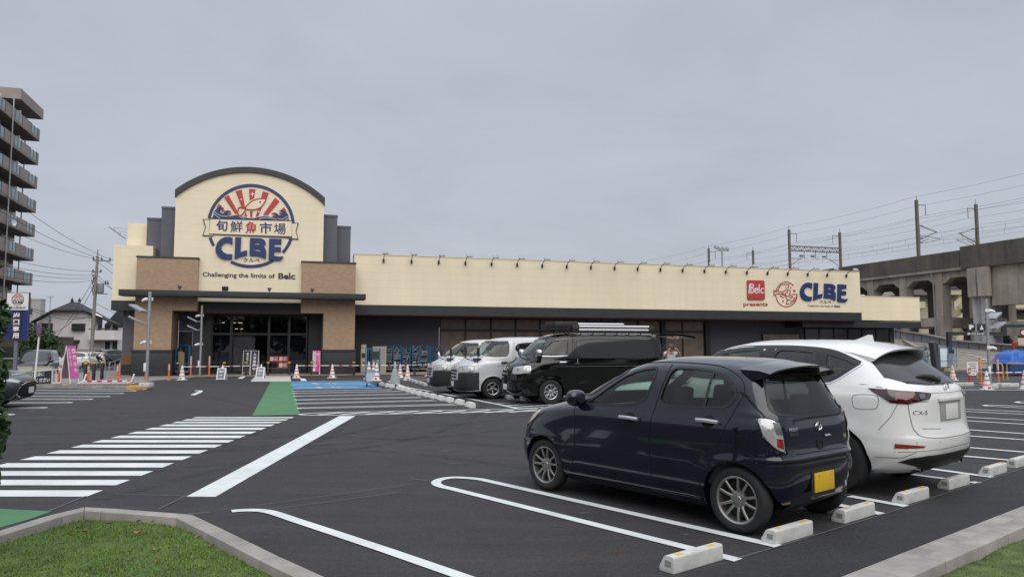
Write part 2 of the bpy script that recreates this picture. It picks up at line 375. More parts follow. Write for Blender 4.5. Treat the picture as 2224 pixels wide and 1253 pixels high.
# turning arrow and wheelchair marks
patch(pl, [(413,857.6), (433,848.8), (420,848.6), (426,847.4), (441,848), (439,851), (424,857.8)], .007)
for x, y in ((682,832.2), (690,840.6)): patch(pl, [(x-8,y), (x+6,y-.5), (x+4,y+.6), (x+14,y+1.6), (x+6,y+1.7), (x-2,y+.6)], .0068); patch(pl, [(x+30,y-.2), (x+36,y-.4), (x+34,y+.5), (x+29,y+.4)], .0068); patch(pl, [(x+42,y-.6), (x+50,y-.2), (x+48,y+.3), (x+41,y-.1)], .0068)
structure('parking_lines', pl, M_white)
ch = MB()
for p, w in (([(188,1077.6),(104,1112)],.018), ([(404,1078),(345,1107)],.015), ([(0,843),(330,844)],.03), ([(60,896),(330,847)],.02), ([(330,848.5),(580,844.5)],.05), ([(930,1046),(890,1040)],.015), ([(560,1099),(900,1052)],.012), ([(500,1120),(870,1070)],.012), ([(440,1080),(250,1074)],.012), ([(1000,898),(1010,900)],.06), ([(245,870.5),(295,870)],.05), ([(1840,857),(1850,860)],.05)): strip(ch, p, w*.6)
strip(ch, [(1601,1215), (1690,1189), (1924,1117), (1975,1100), (2120,1051), (2290,996)], .007); rgc = random.Random(12)
for _ in range(150):
    x = rgc.uniform(-14, 9); y = rgc.uniform(6, 30); a = rgc.choice((.28, .28, -.9, .65)) + rgc.uniform(-.15,.15); ln = rgc.uniform(.03,.28); w = rgc.uniform(.004,.014); d = Vector((math.cos(a), math.sin(a), 0))*ln; n = Vector((-d.y, d.x, 0)).normalized()*w; p = Vector((x, y, .0032)); ch.quad([p-n, p+d-n*.4, p+d+n*.5, p+n])
structure('chalk_lines', ch, M_chalk)
tk_ = MB(); M_tread = mat('tyre_marks', (.017,.0165,.018), .75); tt, nn_, ll, bb2 = nodes(M_tread); cc2 = nn_.new('ShaderNodeTexCoord').outputs['Object']; ll.new(ramp(tt, tnoise(tt, cc2, 3.5, 6, .75), [(.42,(0,)*3), (.70,(.42,)*3)]), bb2.inputs['Alpha']); ZT = .0012
for pts in ([(-12,9.5),(-6,11.5),(-1,14.5),(2,19),(3,25)], [(-13.5,12.5),(-7,13),(-2,12.2),(1,10.2)], [(-9,24),(-5,18),(-4,13),(-5,8)], [(-3,30),(-1.5,20),(-2.5,13),(-6,9.5)], [(-14,16),(-8,17.5),(0,19.5),(8,22)]):
    P = spline(pts, 8)
    for off in (-.72, .72):
        Q = [(p[0]-off*(P[min(k+1,len(P)-1)][1]-P[max(k-1,0)][1])/max(.01, math.hypot(P[min(k+1,len(P)-1)][0]-P[max(k-1,0)][0], P[min(k+1,len(P)-1)][1]-P[max(k-1,0)][1])), p[1]+off*(P[min(k+1,len(P)-1)][0]-P[max(k-1,0)][0])/max(.01, math.hypot(P[min(k+1,len(P)-1)][0]-P[max(k-1,0)][0], P[min(k+1,len(P)-1)][1]-P[max(k-1,0)][1]))) for k, p in enumerate(P)]; ZT += .0002
        for q in ribbon(Q, .19): tk_.quad([(a.x, a.y, ZT) for a in q])
structure('tyre_marks', tk_, M_tread)
fr = MB(); fr.quad([G(1601,1214.5,.004), G(2500,930.5,.004), G(2700,940,.004), G(1824.5,1253,.004), G(1600,1340,.004), G(1180,1347,.004)]); structure('fresh_asphalt_strip', fr, M_asph2)
ru = MB(); i_ = [(1240,1226),(1270,1207),(1300,1200),(1370,1184),(1345,1204),(1290,1213)]; ru.quad([G(x, y, .003) for x, y in i_])
m_rust = mat('rust_stain', (.095,.055,.034), .85)
t, n, l, b = nodes(m_rust); c = n.new('ShaderNodeTexCoord').outputs['Object']; l.new(ramp(t, tnoise(t, c, 5, 6, .75), [(.45,(0,)*3), (.75,(.7,)*3)]), b.inputs['Alpha']); structure('rust_stain', ru, m_rust)
# paved apron in front of the store, kerb island on the left
ap = MB(); q = [S2W(-1.6,-.55), S2W(49,-.55), S2W(49,6), S2W(-1.6,6)]; i = len(ap.v); ap.v += [tuple(p+Vector((0,0,z))) for z in (0, .045) for p in q]
for f in ((4,5,6,7),(0,1,5,4),(1,2,6,5),(2,3,7,6),(3,0,4,7)): ap.f.append(f); ap.mi.append(0)
structure('apron', ap, mat('tan_paving', (.27,.215,.165), .85, var=.15, scale=8, bump=.2))
pv = MB(); pv.quad([G(*p, .010) for p in ((-80,836),(285,834),(335,826),(425,818.6),(280,803),(190,807),(60,814),(-80,818))]); structure('pavement', pv, mat('pavement_grey', (.22,.215,.21), .85, var=.15, scale=3))
rd = MB()
for a, b in (((-200,812),(262,797)), ((-200,795),(262,783))): A, B = G(*a, -.42), G(*b, -.42); [rd.quad([(q.x,q.y,-.414) for q in qq]) for qq in ribbon([A, B], .15)]
structure('street_lines', rd, M_white)
def granite():
    m = mat('kerb_stone', (.37,.345,.32), .8); t, n, l, b = nodes(m); c = n.new('ShaderNodeTexCoord').outputs['Object']
    f = tnoise(t, c, 160, 3, .7); g = tnoise(t, c, 2.2, 5, .6); s = tnoise(t, tmap(t, c, (1,1,.25)), 9, 4, .6)
    k = tmix(t, .6, ramp(t, g, [(.3,(.20,.185,.168)), (.7,(.325,.305,.28))]), ramp(t, f, [(.3,(.7,)*3), (.7,(1.3,)*3)]), 'MULTIPLY')
    k = tmix(t, .4, k, ramp(t, s, [(.3,(.72,)*3), (.6,(1.1,)*3)]), 'MULTIPLY')
    l.new(k, b.inputs['Base Color']); tbump(t, b, f, .2, .004); return m
M_kerb = granite(); M_conc = mat('gutter_concrete', (.29,.275,.25), .88, var=.22, scale=4, bump=.3, bscale=60, detail=7)
def kerb(mb, path, width, z0, z1, stone=.6, gap=.006, mi=0):
    P = [Vector((p[0], p[1], 0)) for p in path]
    for a, b in zip(P, P[1:]):
        ln = (b-a).length; k = max(1, round(ln/stone)); d = (b-a)/ln; n = Vector((-d.y, d.x, 0))*width/2; ix = P.index(a)
        if 0: pass
        def corner(v):
            if v == 0 or v == len(P)-1: return n
            da = (P[v]-P[v-1]).normalized(); db = (P[v+1]-P[v]).normalized(); t = (Vector((-da.y, da.x, 0))+Vector((-db.y, db.x, 0))).normalized(); return t*(width/2/max(.4, t.dot(Vector((-da.y, da.x, 0)))))
        n0, n1 = corner(ix), corner(ix+1)
        for j in range(k):
            p = a + d*(ln*j/k + (gap/2 if j else gap/4)); q = a + d*(ln*(j+1)/k - (gap/2 if j < k-1 else gap/4)); na = n0 if j == 0 else n; nb_ = n1 if j == k-1 else n
            i = len(mb.v); mb.v += [tuple(Vector((v.x, v.y, z))) for z in (z0, z1) for v in (p-na, q-nb_, q+nb_, p+na)]
            for f in ((0,3,2,1),(4,5,6,7),(0,1,5,4),(1,2,6,5),(2,3,7,6),(3,0,4,7)): mb.f.append(tuple(i+x for x in f)); mb.mi.append(mi)
kb = MB(); KL = [G(x, y, .12) for x, y in ((-150,1198),(0,1157),(120,1119.5),(183,1104.5),(232,1107),(400,1120),(470,1154),(584,1211),(690,1260),(800,1312))]
kerb(kb, KL, .145, -.05, .12); structure('kerb', kb, M_kerb, bevel=.008)
kr = MB(); KR = [G(x, y, .13) for x, y in ((1700,1345),(1945,1249),(2100,1183),(2224,1130),(2500,1012))]; kerb(kr, KR, .155, -.05, .13); structure('kerb_right', kr, M_kerb, bevel=.008)
gu = MB(); kerb(gu, [p + Vector((-.25*.46, .25*.89, 0))*.92 for p in KR], .30, -.05, .030, 1.8, .004); structure('gutter', gu, M_conc, bevel=.005)
ki = MB(); kerb(ki, [G(-60,838.5,.1), G(70,837.8,.1), G(280,838.8,.1)], .22, 0, .13, 1.1); structure('kerb_island', ki, M_kerb, bevel=.01)
ky = MB(); kerb(ky, [G(279,839.2,.1), G(324,838.6,.1)], .75, 0, .14, 3); ky2 = MB(); structure('yellow_kerb_end', ky, M_yel, bevel=.012)
ky2.quad([G(x, y, .02) for x, y in ((128,834.4),(150,832.4),(158,833.6),(140,835.6))]); structure('yellow_kerb_mark', ky2, M_yel)
# lawns: an earth sheet under thousands of blades
M_turf = mat('turf_soil', (.06,.095,.022), .95, var=.45, scale=7)
def grass_mat():
    m = mat('grass_blades', (.055,.105,.022), .75, spec=.2); t, n, l, b = nodes(m); g = n.new('ShaderNodeNewGeometry'); c = n.new('ShaderNodeTexCoord').outputs['Object']
    k = ramp(t, g.outputs['Random Per Island'], [(0,(.062,.128,.018)), (.5,(.112,.200,.030)), (.9,(.155,.240,.044)), (1,(.24,.21,.085))])
    k = tmix(t, .8, k, ramp(t, tnoise(t, c, 1.1, 4, .6), [(.35,(.62,.66,.6)), (.65,(1.25,1.2,1.1))]), 'MULTIPLY'); l.new(k, b.inputs['Base Color']); return m
M_grass = grass_mat()
import numpy as np
def inside(x, y, poly):
    c = False; j = len(poly)-1
    for i in range(len(poly)):
        if (poly[i][1] > y) != (poly[j][1] > y) and x < (poly[j][0]-poly[i][0])*(y-poly[i][1])/(poly[j][1]-poly[i][1])+poly[i][0]: c = not c
        j = i
    return c
def lawn(poly, kerbpath, n, seed, zmax):
    rg = random.Random(seed); P = [(p[0], p[1]) for p in poly]
    x0 = min(p[0] for p in P); x1 = max(p[0] for p in P); y0 = min(p[1] for p in P); y1 = max(p[1] for p in P)
    K = [Vector((p[0], p[1])) for p in kerbpath]
    def dist(x, y):
        q = Vector((x, y)); best = 9.
        for a, b in zip(K, K[1:]):
            t = max(0, min(1, (q-a).dot(b-a)/(b-a).length_squared)); best = min(best, (q-a-(b-a)*t).length)
        return best
    def hgt(x, y):
        d = max(0, dist(x, y)-.08); return .062 + zmax*(1-math.exp(-d/.45)) + .022*mnoise.noise((x*1.7, y*1.7, seed)) + .014*mnoise.noise((x*6, y*6, seed))
    mb = MB(); st = .09; nx = int((x1-x0)/st)+1; ny = int((y1-y0)/st)+1; idx = {}
    def vid(i, j):
        if (i, j) not in idx: x = x0+i*st; y = y0+j*st; idx[(i, j)] = len(mb.v); mb.v.append((x, y, hgt(x, y)-.012))
        return idx[(i, j)]
    for i in range(nx):
        for j in range(ny):
            if inside(x0+(i+.5)*st, y0+(j+.5)*st, P): mb.f.append((vid(i,j), vid(i+1,j), vid(i+1,j+1), vid(i,j+1))); mb.mi.append(0)
    structure('lawn_soil', mb, M_turf, smooth=True, recalc=False)
    V = []; Fc = []; k = 0
    while k < n:
        x = rg.uniform(x0, x1); y = rg.uniform(y0, y1)
        if not inside(x, y, P): continue
        z = hgt(x, y) - .014; tuft = .7 + .6*max(0, mnoise.noise((x*3.2, y*3.2, 5.)) + .25)
        a = rg.uniform(0, 6.28); h = rg.uniform(.012, .026)*tuft; w = rg.uniform(.0022, .0042); ln = rg.uniform(.2, 1.)*h; b = a + rg.uniform(-.8, .8)+1.57
        i = len(V); V += [(x-w*math.cos(a), y-w*math.sin(a), z), (x+w*math.cos(a), y+w*math.sin(a), z), (x+ln*math.cos(b), y+ln*math.sin(b), z+h)]; Fc.append((i, i+1, i+2)); k += 1
    me = bpy.data.meshes.new('grass'); me.from_pydata(V, [], Fc); me.materials.append(M_grass)
    return tag(link('grass', me), 'short green turf growing inside the stone kerb', 'grass', kind='stuff'), hgt
LP = [(p.x, p.y) for p in KL]
_, HL = lawn(LP + [(-.4, 3.4), (-3.4, 3.4), (-6.8, 5.2)], KL, 62000, 3, .05)
RP = [(p.x, p.y) for p in KR]
lawn(RP + [(7.2, 4.6), (3.2, 3.6)], KR, 16000, 4, .03)
M_dry = mat('dry_leaf', (.23,.115,.05), .8, var=.3, scale=60)
def leaf_mesh(s, seed):
    rg = random.Random(seed); o = [(-1,0),(-.5,.38),(.1,.46),(.6,.26),(1.15,0),(.6,-.3),(0,-.44),(-.55,-.34)]; mb = MB(); c = len(mb.v); mb.v.append((0,0,-.004))
    for x, y in o: mb.v.append((x*s, y*s*.9, rg.uniform(.0, .5)*s))
    for k in range(8): mb.f.append((0, 1+k, 1+(k+1)%8)); mb.mi.append(0)
    return mb
leaf_me = [leaf_mesh(.03, k).mesh('fallen_leaf', M_dry, recalc=False) for k in range(3)]
for k, (x, y) in enumerate([(75,1160),(185,1170),(330,1146),(153,1171),(300,1142),(275,1176),(378,1154),(430,1176),(460,1195),(333,1217),(340,1241),(300,1174),(20,1183),(236,1155)]):
    p = G(x, y, .04); p.z = HL(p.x, p.y) + .012; o = tag(link('fallen_leaf', leaf_me[k % 3]), 'small dry brown leaf lying on the grass', 'leaf', 'dry leaves on the lawn')
    o.location = p; o.rotation_euler = (rnd.uniform(-.3,.3), rnd.uniform(-.3,.3), rnd.uniform(0, 6)); o.scale = (rnd.uniform(.7,1.3),)*3
# ================================================================== STORE
def siding(name, base, joint=.457, jx=3.6):
    m = mat(name, base, .62); t, n, l, b = nodes(m); c = n.new('ShaderNodeTexCoord').outputs['Object']
    s = n.new('ShaderNodeSeparateXYZ'); l.new(c, s.inputs[0])
    fz = tmath(t, 'FRACT', tmath(t, 'DIVIDE', s.outputs[2], joint)); ln = tmath(t, 'LESS_THAN', fz, .030)
    fx = tmath(t, 'FRACT', tmath(t, 'DIVIDE', tmath(t, 'ADD', s.outputs[0], tmath(t, 'MULTIPLY', tmath(t, 'FLOOR', tmath(t, 'DIVIDE', s.outputs[2], joint)), 1.37)), jx)); lx = tmath(t, 'MULTIPLY', tmath(t, 'LESS_THAN', fx, .004), .2)
    wv = tnoise(t, c, .35, 4, .5); st = tnoise(t, tmap(t, c, (1.6,1,.16)), 1.2, 5, .6); gr = tnoise(t, tmap(t, c, (9,9,26)), 1, 3, .6)
    k = ramp(t, wv, [(.3, tuple(x*.95 for x in base)), (.7, tuple(x*1.03 for x in base))])
    k = tmix(t, .22, k, ramp(t, st, [(.35,(.82,)*3), (.6,(1.04,)*3)]), 'MULTIPLY'); k = tmix(t, .25, k, ramp(t, gr, [(.3,(.88,)*3), (.7,(1.08,)*3)]), 'MULTIPLY')
    k = tmix(t, tmath(t, 'MAXIMUM', tmath(t, 'MULTIPLY', ln, .24), lx), k, tuple(x*.42 for x in base)); l.new(k, b.inputs['Base Color'])
    tbump(t, b, tmath(t, 'SUBTRACT', tmath(t, 'MULTIPLY', gr, .25), ln), .22, .012); return m
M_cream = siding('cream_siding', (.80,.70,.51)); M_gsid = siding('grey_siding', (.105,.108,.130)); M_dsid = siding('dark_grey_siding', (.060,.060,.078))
def brickm():
    m = mat('brick_tile', (.28,.19,.125), .8); t, n, l, b = nodes(m); c = n.new('ShaderNodeTexCoord').outputs['Object']
    s = n.new('ShaderNodeSeparateXYZ'); l.new(c, s.inputs[0]); q = n.new('ShaderNodeCombineXYZ'); l.new(tmath(t, 'ADD', s.outputs[0], s.outputs[1]), q.inputs[0]); l.new(s.outputs[2], q.inputs[1])
    k = n.new('ShaderNodeTexBrick'); l.new(q.outputs[0], k.inputs['Vector']); k.inputs['Scale'].default_value = 1
    k.inputs['Brick Width'].default_value = .26; k.inputs['Row Height'].default_value = .052; k.inputs['Mortar Size'].default_value = .004; k.inputs['Bias'].default_value = 0
    k.inputs['Color1'].default_value = (.40,.275,.178,1); k.inputs['Color2'].default_value = (.345,.232,.148,1); k.inputs['Mortar'].default_value = (.30,.215,.148,1)
    nz = tnoise(t, c, 5, 5, .7); o = tmix(t, .6, k.outputs['Color'], ramp(t, nz, [(.3,(.8,)*3), (.7,(1.2,)*3)]), 'MULTIPLY'); l.new(o, b.inputs['Base Color'])
    tbump(t, b, k.outputs['Fac'], -.5, .01); return m
M_brick = brickm()
M_blk = mat('black_panel', (.022,.023,.026), .5, var=.15, scale=2); M_blk2 = mat('charcoal_trim', (.036,.036,.036), .55, var=.2, scale=3)
M_soff = mat('maroon_soffit', (.060,.018,.018), .6); M_plinth = mat('plinth_black', (.022,.023,.026), .62, var=.2, scale=2.5, bump=.2, bscale=25)
M_frame = mat('window_frame', (.014,.013,.014), .4); M_gal = mat('galvanised', (.36,.37,.38), .45, .6, var=.15, scale=14); M_wht = mat('white_plastic', (.72,.72,.72), .4)
store = thing('supermarket', 'wide cream supermarket with brick pillars and an arched gable over its entrance', 'building', ORI, SROT)
def bx(name, m, *b, **k): return MB().box(*b).build(name, m, k.pop('parent', store), **k)
f0 = lambda d: (lambda s, z: (s, d, z))
pcol = []
for poly, a, b_ in (([(0,1.42),(1.8,1.42),(1.8,3.5),(3.0,3.5),(3.0,6.28),(0,6.28)], 0, 1.8), ([(9.6,1.42),(11.33,1.42),(11.33,6.28),(8.37,6.28),(8.37,3.45),(9.6,3.45)], 9.6, 11.33)):
    o = MB().prism(poly, f0(0), f0(2.6)).build('brick_pillar', M_brick, store)
    MB().box(a-.07, b_+.07, -.07, 2.6, 0, 1.30).box(a-.10, b_+.10, -.10, 2.6, 1.30, 1.42).build('plinth', M_plinth, o, bevel=.01)
    c0, c1 = (0, 3.0) if a == 0 else (8.37, 11.33); MB().box(c0-.04, c1+.04, -.04, 2.62, 6.28, 6.36).build('coping', M_blk2, o)
# gable: arc through the two shoulders and the apex
GC, GZ, GR = 5.625, 5.66, 5.89
def garc(r, s0, s1, n=40):
    a0 = math.acos(max(-1, min(1, (s0-GC)/r))); a1 = math.acos(max(-1, min(1, (s1-GC)/r))); return [(GC + r*math.cos(a0+(a1-a0)*k/n), GZ + r*math.sin(a0+(a1-a0)*k/n)) for k in range(n+1)]
MB().prism([(3.003,4.03),(8.367,4.03),(8.367,6.37),(9.52,6.37)] + garc(GR-.3, 9.52, 1.73) + [(1.73,6.37),(3.003,6.37)], f0(.35), f0(.85)).build('gable_wall', M_cream, store)
up = garc(GR, 9.56, 1.69); lo = garc(GR-.30, 9.56, 1.69); MB().prism(up + lo[::-1], f0(.24), f0(3.2)).build('gable_trim', M_blk2, store, smooth=True)
MB().prism([(1.78,6.37),(9.47,6.37)] + garc(GR-.36, 9.47, 1.78), f0(.851), f0(3.15)).build('gable_side', M_gsid, store)
for a, b_, d, z in ((.93,1.70,1.2,9.12), (.05,.96,2.2,8.63), (9.55,10.33,1.2,9.12), (10.30,11.18,2.2,8.66)):
    o = bx('stepped_wing', M_gsid, a, b_, d, d+3, 4.2, z); MB().box(a-.02, b_+.02, d-.03, d+3, z, z+.13).build('coping', M_gsid, o)
bx('upper_wall', M_cream, -1.07, .3, 3.0, 7, 4.1, 8.54); bx('corner_wall', M_cream, -1.31, .6, 1.0, 12, 4.04, 7.02); bx('corner_band', M_blk, -1.33, .62, .98, 12, 3.52, 4.038)
o = bx('side_wall', M_gsid, -.92, .02, 2.0, 14, 0, 3.519); MB().box(-.935, -.3, 1.985, 14.01, .62, 1.12).build('painted_band', mat('brown_band', (.17,.085,.028), .6), o); MB().box(-.94, .0, 1.98, 14.02, 0, .62).build('plinth', M_plinth, o)
# canopy beam across the entrance
cb = bx('canopy_beam', M_blk, -.60, 11.82, -1.05, .0, 4.19, 4.485, bevel=.01)
MB().box(-.61, 11.83, -1.06, -.9, 4.47, 4.50).build('edge_trim', M_blk2, cb)
# long fascia on the right
fa = bx('fascia_wall', M_cream, 11.335, 47.42, 1.2, 2.2, 4.03, 6.99); MB().box(11.335, 47.44, 1.17, 2.22, 6.99, 7.03).build('coping', mat('cream_metal', (.70,.60,.43), .4, .1), fa)
bx('dark_band', M_blk, 11.34, 47.44, 1.16, 2.2, 3.45, 4.028); bx('soffit', M_soff, 11.34, 47.44, 1.2, 4.3, 3.41, 3.449)
fb = bx('annex_fascia', M_cream, 47.45, 53.5, 1.9, 3, 3.52, 5.28); MB().box(47.445, 53.52, 1.87, 3.02, 5.28, 5.32).build('coping', MATS['cream_metal'], fb)
bx('annex_band', M_blk, 42.9, 53.52, 1.86, 4.2, 2.98, 3.409)
bx('roof_slab', M_gsid, -.5, 53.3, 3.5, 34, 3.6, 5.2)
# recessed front wall and its windows
bx('entrance_header', M_blk, 1.85, 9.58, .9, 2.2, 3.48, 4.02); bx('entrance_ceiling', M_soff, 1.805, 9.595, .9, 9, 3.40, 3.478)
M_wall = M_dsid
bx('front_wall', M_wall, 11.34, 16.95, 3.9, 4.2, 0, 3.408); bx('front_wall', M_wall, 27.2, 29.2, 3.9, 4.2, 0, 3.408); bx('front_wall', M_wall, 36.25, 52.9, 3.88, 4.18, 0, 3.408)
MB().box(11.345, 16.94, 3.85, 3.9, 0, .5).build('wall_base', M_plinth, store)
M_paper = mat('papered_window', (.165,.128,.098), .22, var=.16, scale=1.8, bump=.12, bscale=2.2, spec=.5)
def window(s0, s1, z0, z1, d, m=M_paper, fr=.06, trans=None, parent=store):
    w = MB().box(s0, s0+fr, d-.05, d+.08, z0, z1).box(s1-fr, s1, d-.05, d+.08, z0, z1).box(s0+fr, s1-fr, d-.05, d+.08, z1-fr, z1).box(s0+fr, s1-fr, d-.05, d+.08, z0, z0+fr)
    if trans: w.box(s0+fr, s1-fr, d-.05, d+.08, trans-.07, trans+.07)
    w = w.build('window', M_frame, parent)
    pn = MB(); n = 10
    for i in range(n):
        for j in range(2):
            za, zb_ = ((z0+fr, (trans or (z0+z1)/2)), ((trans or (z0+z1)/2), z1-fr))[j]; a = s0+fr+(s1-s0-2*fr)*i/n; c = s0+fr+(s1-s0-2*fr)*(i+1)/n; pn.quad([(a,d,za),(c,d,za),(c,d,zb_),(a,d,zb_)])
    pn.build('pane', m, w, weld=.001); return w
for k in range(6): window(17.0+k*1.70, 17.0+(k+1)*1.70, .1, 3.40, 4.0, trans=2.62)
for k in range(4): window(29.25+k*1.74, 29.25+(k+1)*1.74, .1, 3.40, 4.0, trans=2.62)
bx('door_frame', M_frame, 32.75, 33.05, 3.8, 4.1, 0, 3.40); bx('door_frame', M_frame, 36.22, 36.6, 3.8, 4.1, 0, 3.40)
window(40.9, 44.2, 1.1, 2.55, 3.82, m=M_paper)
M_dkp = mat('tinted_pane', (.040,.037,.045), .15)
for k in range(6): window(44.6+k*1.30, 44.6+(k+1)*1.30, .3, 2.95, 3.82, m=M_dkp, fr=.05)
# entrance: dark side walls, doors, tall glass with the unlit hall behind
bx('porch_wall', M_gsid, 1.81, 3.3, 2.6, 2.8, 2.46, 3.39); bx('porch_wall', M_gsid, 2.55, 3.3, 2.6, 2.8, 0, 2.459); bx('porch_wall', M_blk, 8.86, 9.59, 2.1, 2.8, 0, 3.39); bx('porch_post', M_blk, 3.3, 3.58, 2.05, 2.7, 0, 3.39)
dr = MB().box(1.82, 2.54, 2.55, 2.63, 1.98, 2.06).box(1.82, 1.90, 2.55, 2.63, .05, 2.45).box(2.46, 2.54, 2.55, 2.63, .05, 2.45).build('service_door', M_frame, store)
MB().box(1.90, 2.46, 2.58, 2.62, .05, 1.98).box(1.90, 2.46, 2.58, 2.62, 2.06, 2.45).build('pane', mat('smoked_glass', (.045,.047,.05), .12), dr); MB().box(1.93, 1.96, 2.5, 2.55, .8, 1.5).build('handle', M_gal, dr)
M_eg = glass_mat('entrance_glass', (.55,.56,.60), .55)
seams = [3.58, 4.62, 6.66, 7.77, 8.80]
for a, c in zip(seams, seams[1:]):
    w = MB().box(a, a+.07, 2.16, 2.26, .05, 3.39).box(c-.07, c, 2.16, 2.26, .05, 3.39).box(a+.07, c-.07, 2.16, 2.26, 2.24, 2.36).box(a+.07, c-.07, 2.16, 2.26, 3.31, 3.39).box(a+.07, c-.07, 2.16, 2.26, .05, .13)
    if a != 4.62: w.box(a+.07, c-.07, 2.16, 2.26, .66, .74)
    w = w.build('entrance_window', M_frame, store)
    p = MB().quad([(a+.07,2.21,2.36),(c-.07,2.21,2.36),(c-.07,2.21,3.31),(a+.07,2.21,3.31)])
    if a == 4.62: p.quad([(5.95,2.21,.13),(c-.07,2.21,.13),(c-.07,2.21,2.24),(5.95,2.21,2.24)])
    else: p.quad([(a+.07,2.21,.13),(c-.07,2.21,.13),(c-.07,2.21,2.24),(a+.07,2.21,2.24)])
    p.build('pane', M_eg, w)
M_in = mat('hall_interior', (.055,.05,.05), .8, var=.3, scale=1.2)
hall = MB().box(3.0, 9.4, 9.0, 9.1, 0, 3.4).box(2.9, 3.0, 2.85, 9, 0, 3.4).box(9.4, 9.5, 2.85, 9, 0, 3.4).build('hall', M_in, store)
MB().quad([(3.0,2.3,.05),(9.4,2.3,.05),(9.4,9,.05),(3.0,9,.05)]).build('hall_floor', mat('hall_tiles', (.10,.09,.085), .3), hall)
M_tube = mat('lit_tube', (1,1,1), .5); M_tube.node_tree.nodes['Principled BSDF'].inputs['Emission Color'].default_value = (1,.86,.62,1); M_tube.node_tree.nodes['Principled BSDF'].inputs['Emission Strength'].default_value = 1.6
for s, d, z, w in ((4.1,3.2,2.95,.14), (4.72,3.2,2.95,.14), (5.02,3.2,2.95,.24), (4.75,4.4,2.62,.16), (5.05,4.4,2.62,.14)): MB().box(s-w/2, s+w/2, d, d+.03, z, z+.035).build('ceiling_lamp', M_tube, hall)
MB().box(5.6, 5.82, 2.6, 2.75, 2.62, 2.88).tube([(5.71,2.67,2.88),(5.71,2.67,3.39)], .012, 6).build('speaker_box', mat('grey_metal', (.30,.30,.31), .5), hall)
M_cw = mat('counter', (.22,.22,.23), .6, var=.2, scale=3); M_bk = mat('blue_plastic', (.03,.30,.75), .5)
for a, c in ((3.75,4.55), (6.75,7.65), (7.85,8.7)):
    o = MB().box(a, c, 2.58, 3.3, .05, .86).build('counter', M_cw, hall); bk = MB()
    for k in range(5): x = a + .05 + (c-a-.1)*k/5; bk.prism([(x, .87), (x+.15, .87), (x+.10, 1.0), (x-.02, .97)], f0(2.62), f0(2.95))
    bk.build('basket_stack', M_bk, o)
# crumpled protective film hung behind the glass
def film(s0, s1, z0, z1, d, seed):
    mb = MB(); n, m_ = 22, 26
    for j in range(m_+1):
        for i in range(n+1):
            s = s0+(s1-s0)*i/n; z = z0+(z1-z0)*j/m_; mb.v.append((s + .05*mnoise.noise((z*2, seed, 1)), d + .07*mnoise.noise((s*4+z*1.6, z*.8-s, seed)) + .03*mnoise.noise((s*12, z*5, seed)), z))
    for j in range(m_):
        for i in range(n): k = j*(n+1)+i; mb.f.append((k, k+1, k+n+2, k+n+1)); mb.mi.append(0)
    return mb
M_film = mat('plastic_film', (.30,.30,.32), .35); M_film.node_tree.nodes['Principled BSDF'].inputs['Alpha'].default_value = .22
fm = MB()
for k, (a, c, z0, z1) in enumerate(((3.68,4.54,.8,2.2), (4.7,5.9,.15,2.3), (6.74,7.68,.8,2.2), (7.85,8.72,.8,2.2))): fm.add(film(a, c, z0, z1, 2.42, k*3.1))
fm.build('protective_film', M_film, store, smooth=True, ang=80)
# ------------------------------------------------------------------ red notices under the window
def wall_sign(name, label, cat, s, d, z): return thing(name, label, cat, S2W(s, d, z), SROT)
M_red = mat('sign_red', (.36,.022,.024), .45); M_pw = mat('print_white', (.70,.68,.66), .5); M_navy = mat('sign_navy', (.017,.032,.115), .42); M_ink = mat('print_ink', (.030,.024,.045), .5); M_redprint = mat('print_red', (.43,.042,.040), .5)
no = wall_sign('notice_poster', 'red notice sheets with white panels under the entrance window', 'poster', 7.2, 2.08, .42)
MB().box(-.5, .56, 0, .02, .30, .62).box(-.02, .56, 0, .02, -.06, .295).build('sheet', M_red, no)
pp = MB()
for x, z in ((-.44,.35), (.06,.35), (.06,-.01)):
    pp.box(x, x+.19, -.012, -.001, z, z+.22)
    for k in range(3): pp.box(x+.23, x+.23+(.2,.16,.2)[k], -.012, -.001, z+.02+k*.075, z+.02+k*.075+.04)
pp.build('print', M_pw, no); MB().tube([(-.5,.01,-.07),(.58,.01,-.07)], .012, 6).build('rail', M_gal, no)
# ------------------------------------------------------------------ the round sign on the gable
GD = .35
def plane_sign(name, label, c, d):
    """a thing whose origin is the pixel c on the facade plane at depth d; returns it and a pixel -> local point map"""
    s0, z0 = F(*c, d); o = thing(name, label, 'sign', S2W(s0, d, z0), SROT)
    def f(px, py, off=0.):
        s, z = F(px, py, d); return (s-s0, -off, z-z0)
    return o, f
K5 = lambda x, y: (430 + x/5.446, 390 + y/5.446)
sg, fs = plane_sign('round_logo_sign', 'big round navy and red fish logo sign on the cream gable above the entrance', (545,490), GD)
def P5(x, y, off=0.): return fs(*K5(x, y), off)
def shape(mb, poly, th, fn, holes=(), base=.004, mi=0): mb.prism(poly, lambda x, y: fn(x, y, th), lambda x, y: fn(x, y, base), mi, holes)
def stroke(mb, path, w, th, fn, closed=False, mi=0, base=.004):
    for q in ribbon(path, w, closed): shape(mb, [(p.x, p.y) for p in q], th, fn, base=base, mi=mi)
cx0, cy0, rx0, ry0 = 625, 550, 502, 478
for a0, a1 in ((191,366), (163.5,151), (118,57.5), (41,16.5)): rg_ = MB(); stroke(rg_, arc(cx0, cy0, rx0, ry0, a0, a1, max(6, int(abs(a1-a0)/4))), 36, .03, P5); rg_.build('ring_arc', M_navy, sg)
ry_ = MB()
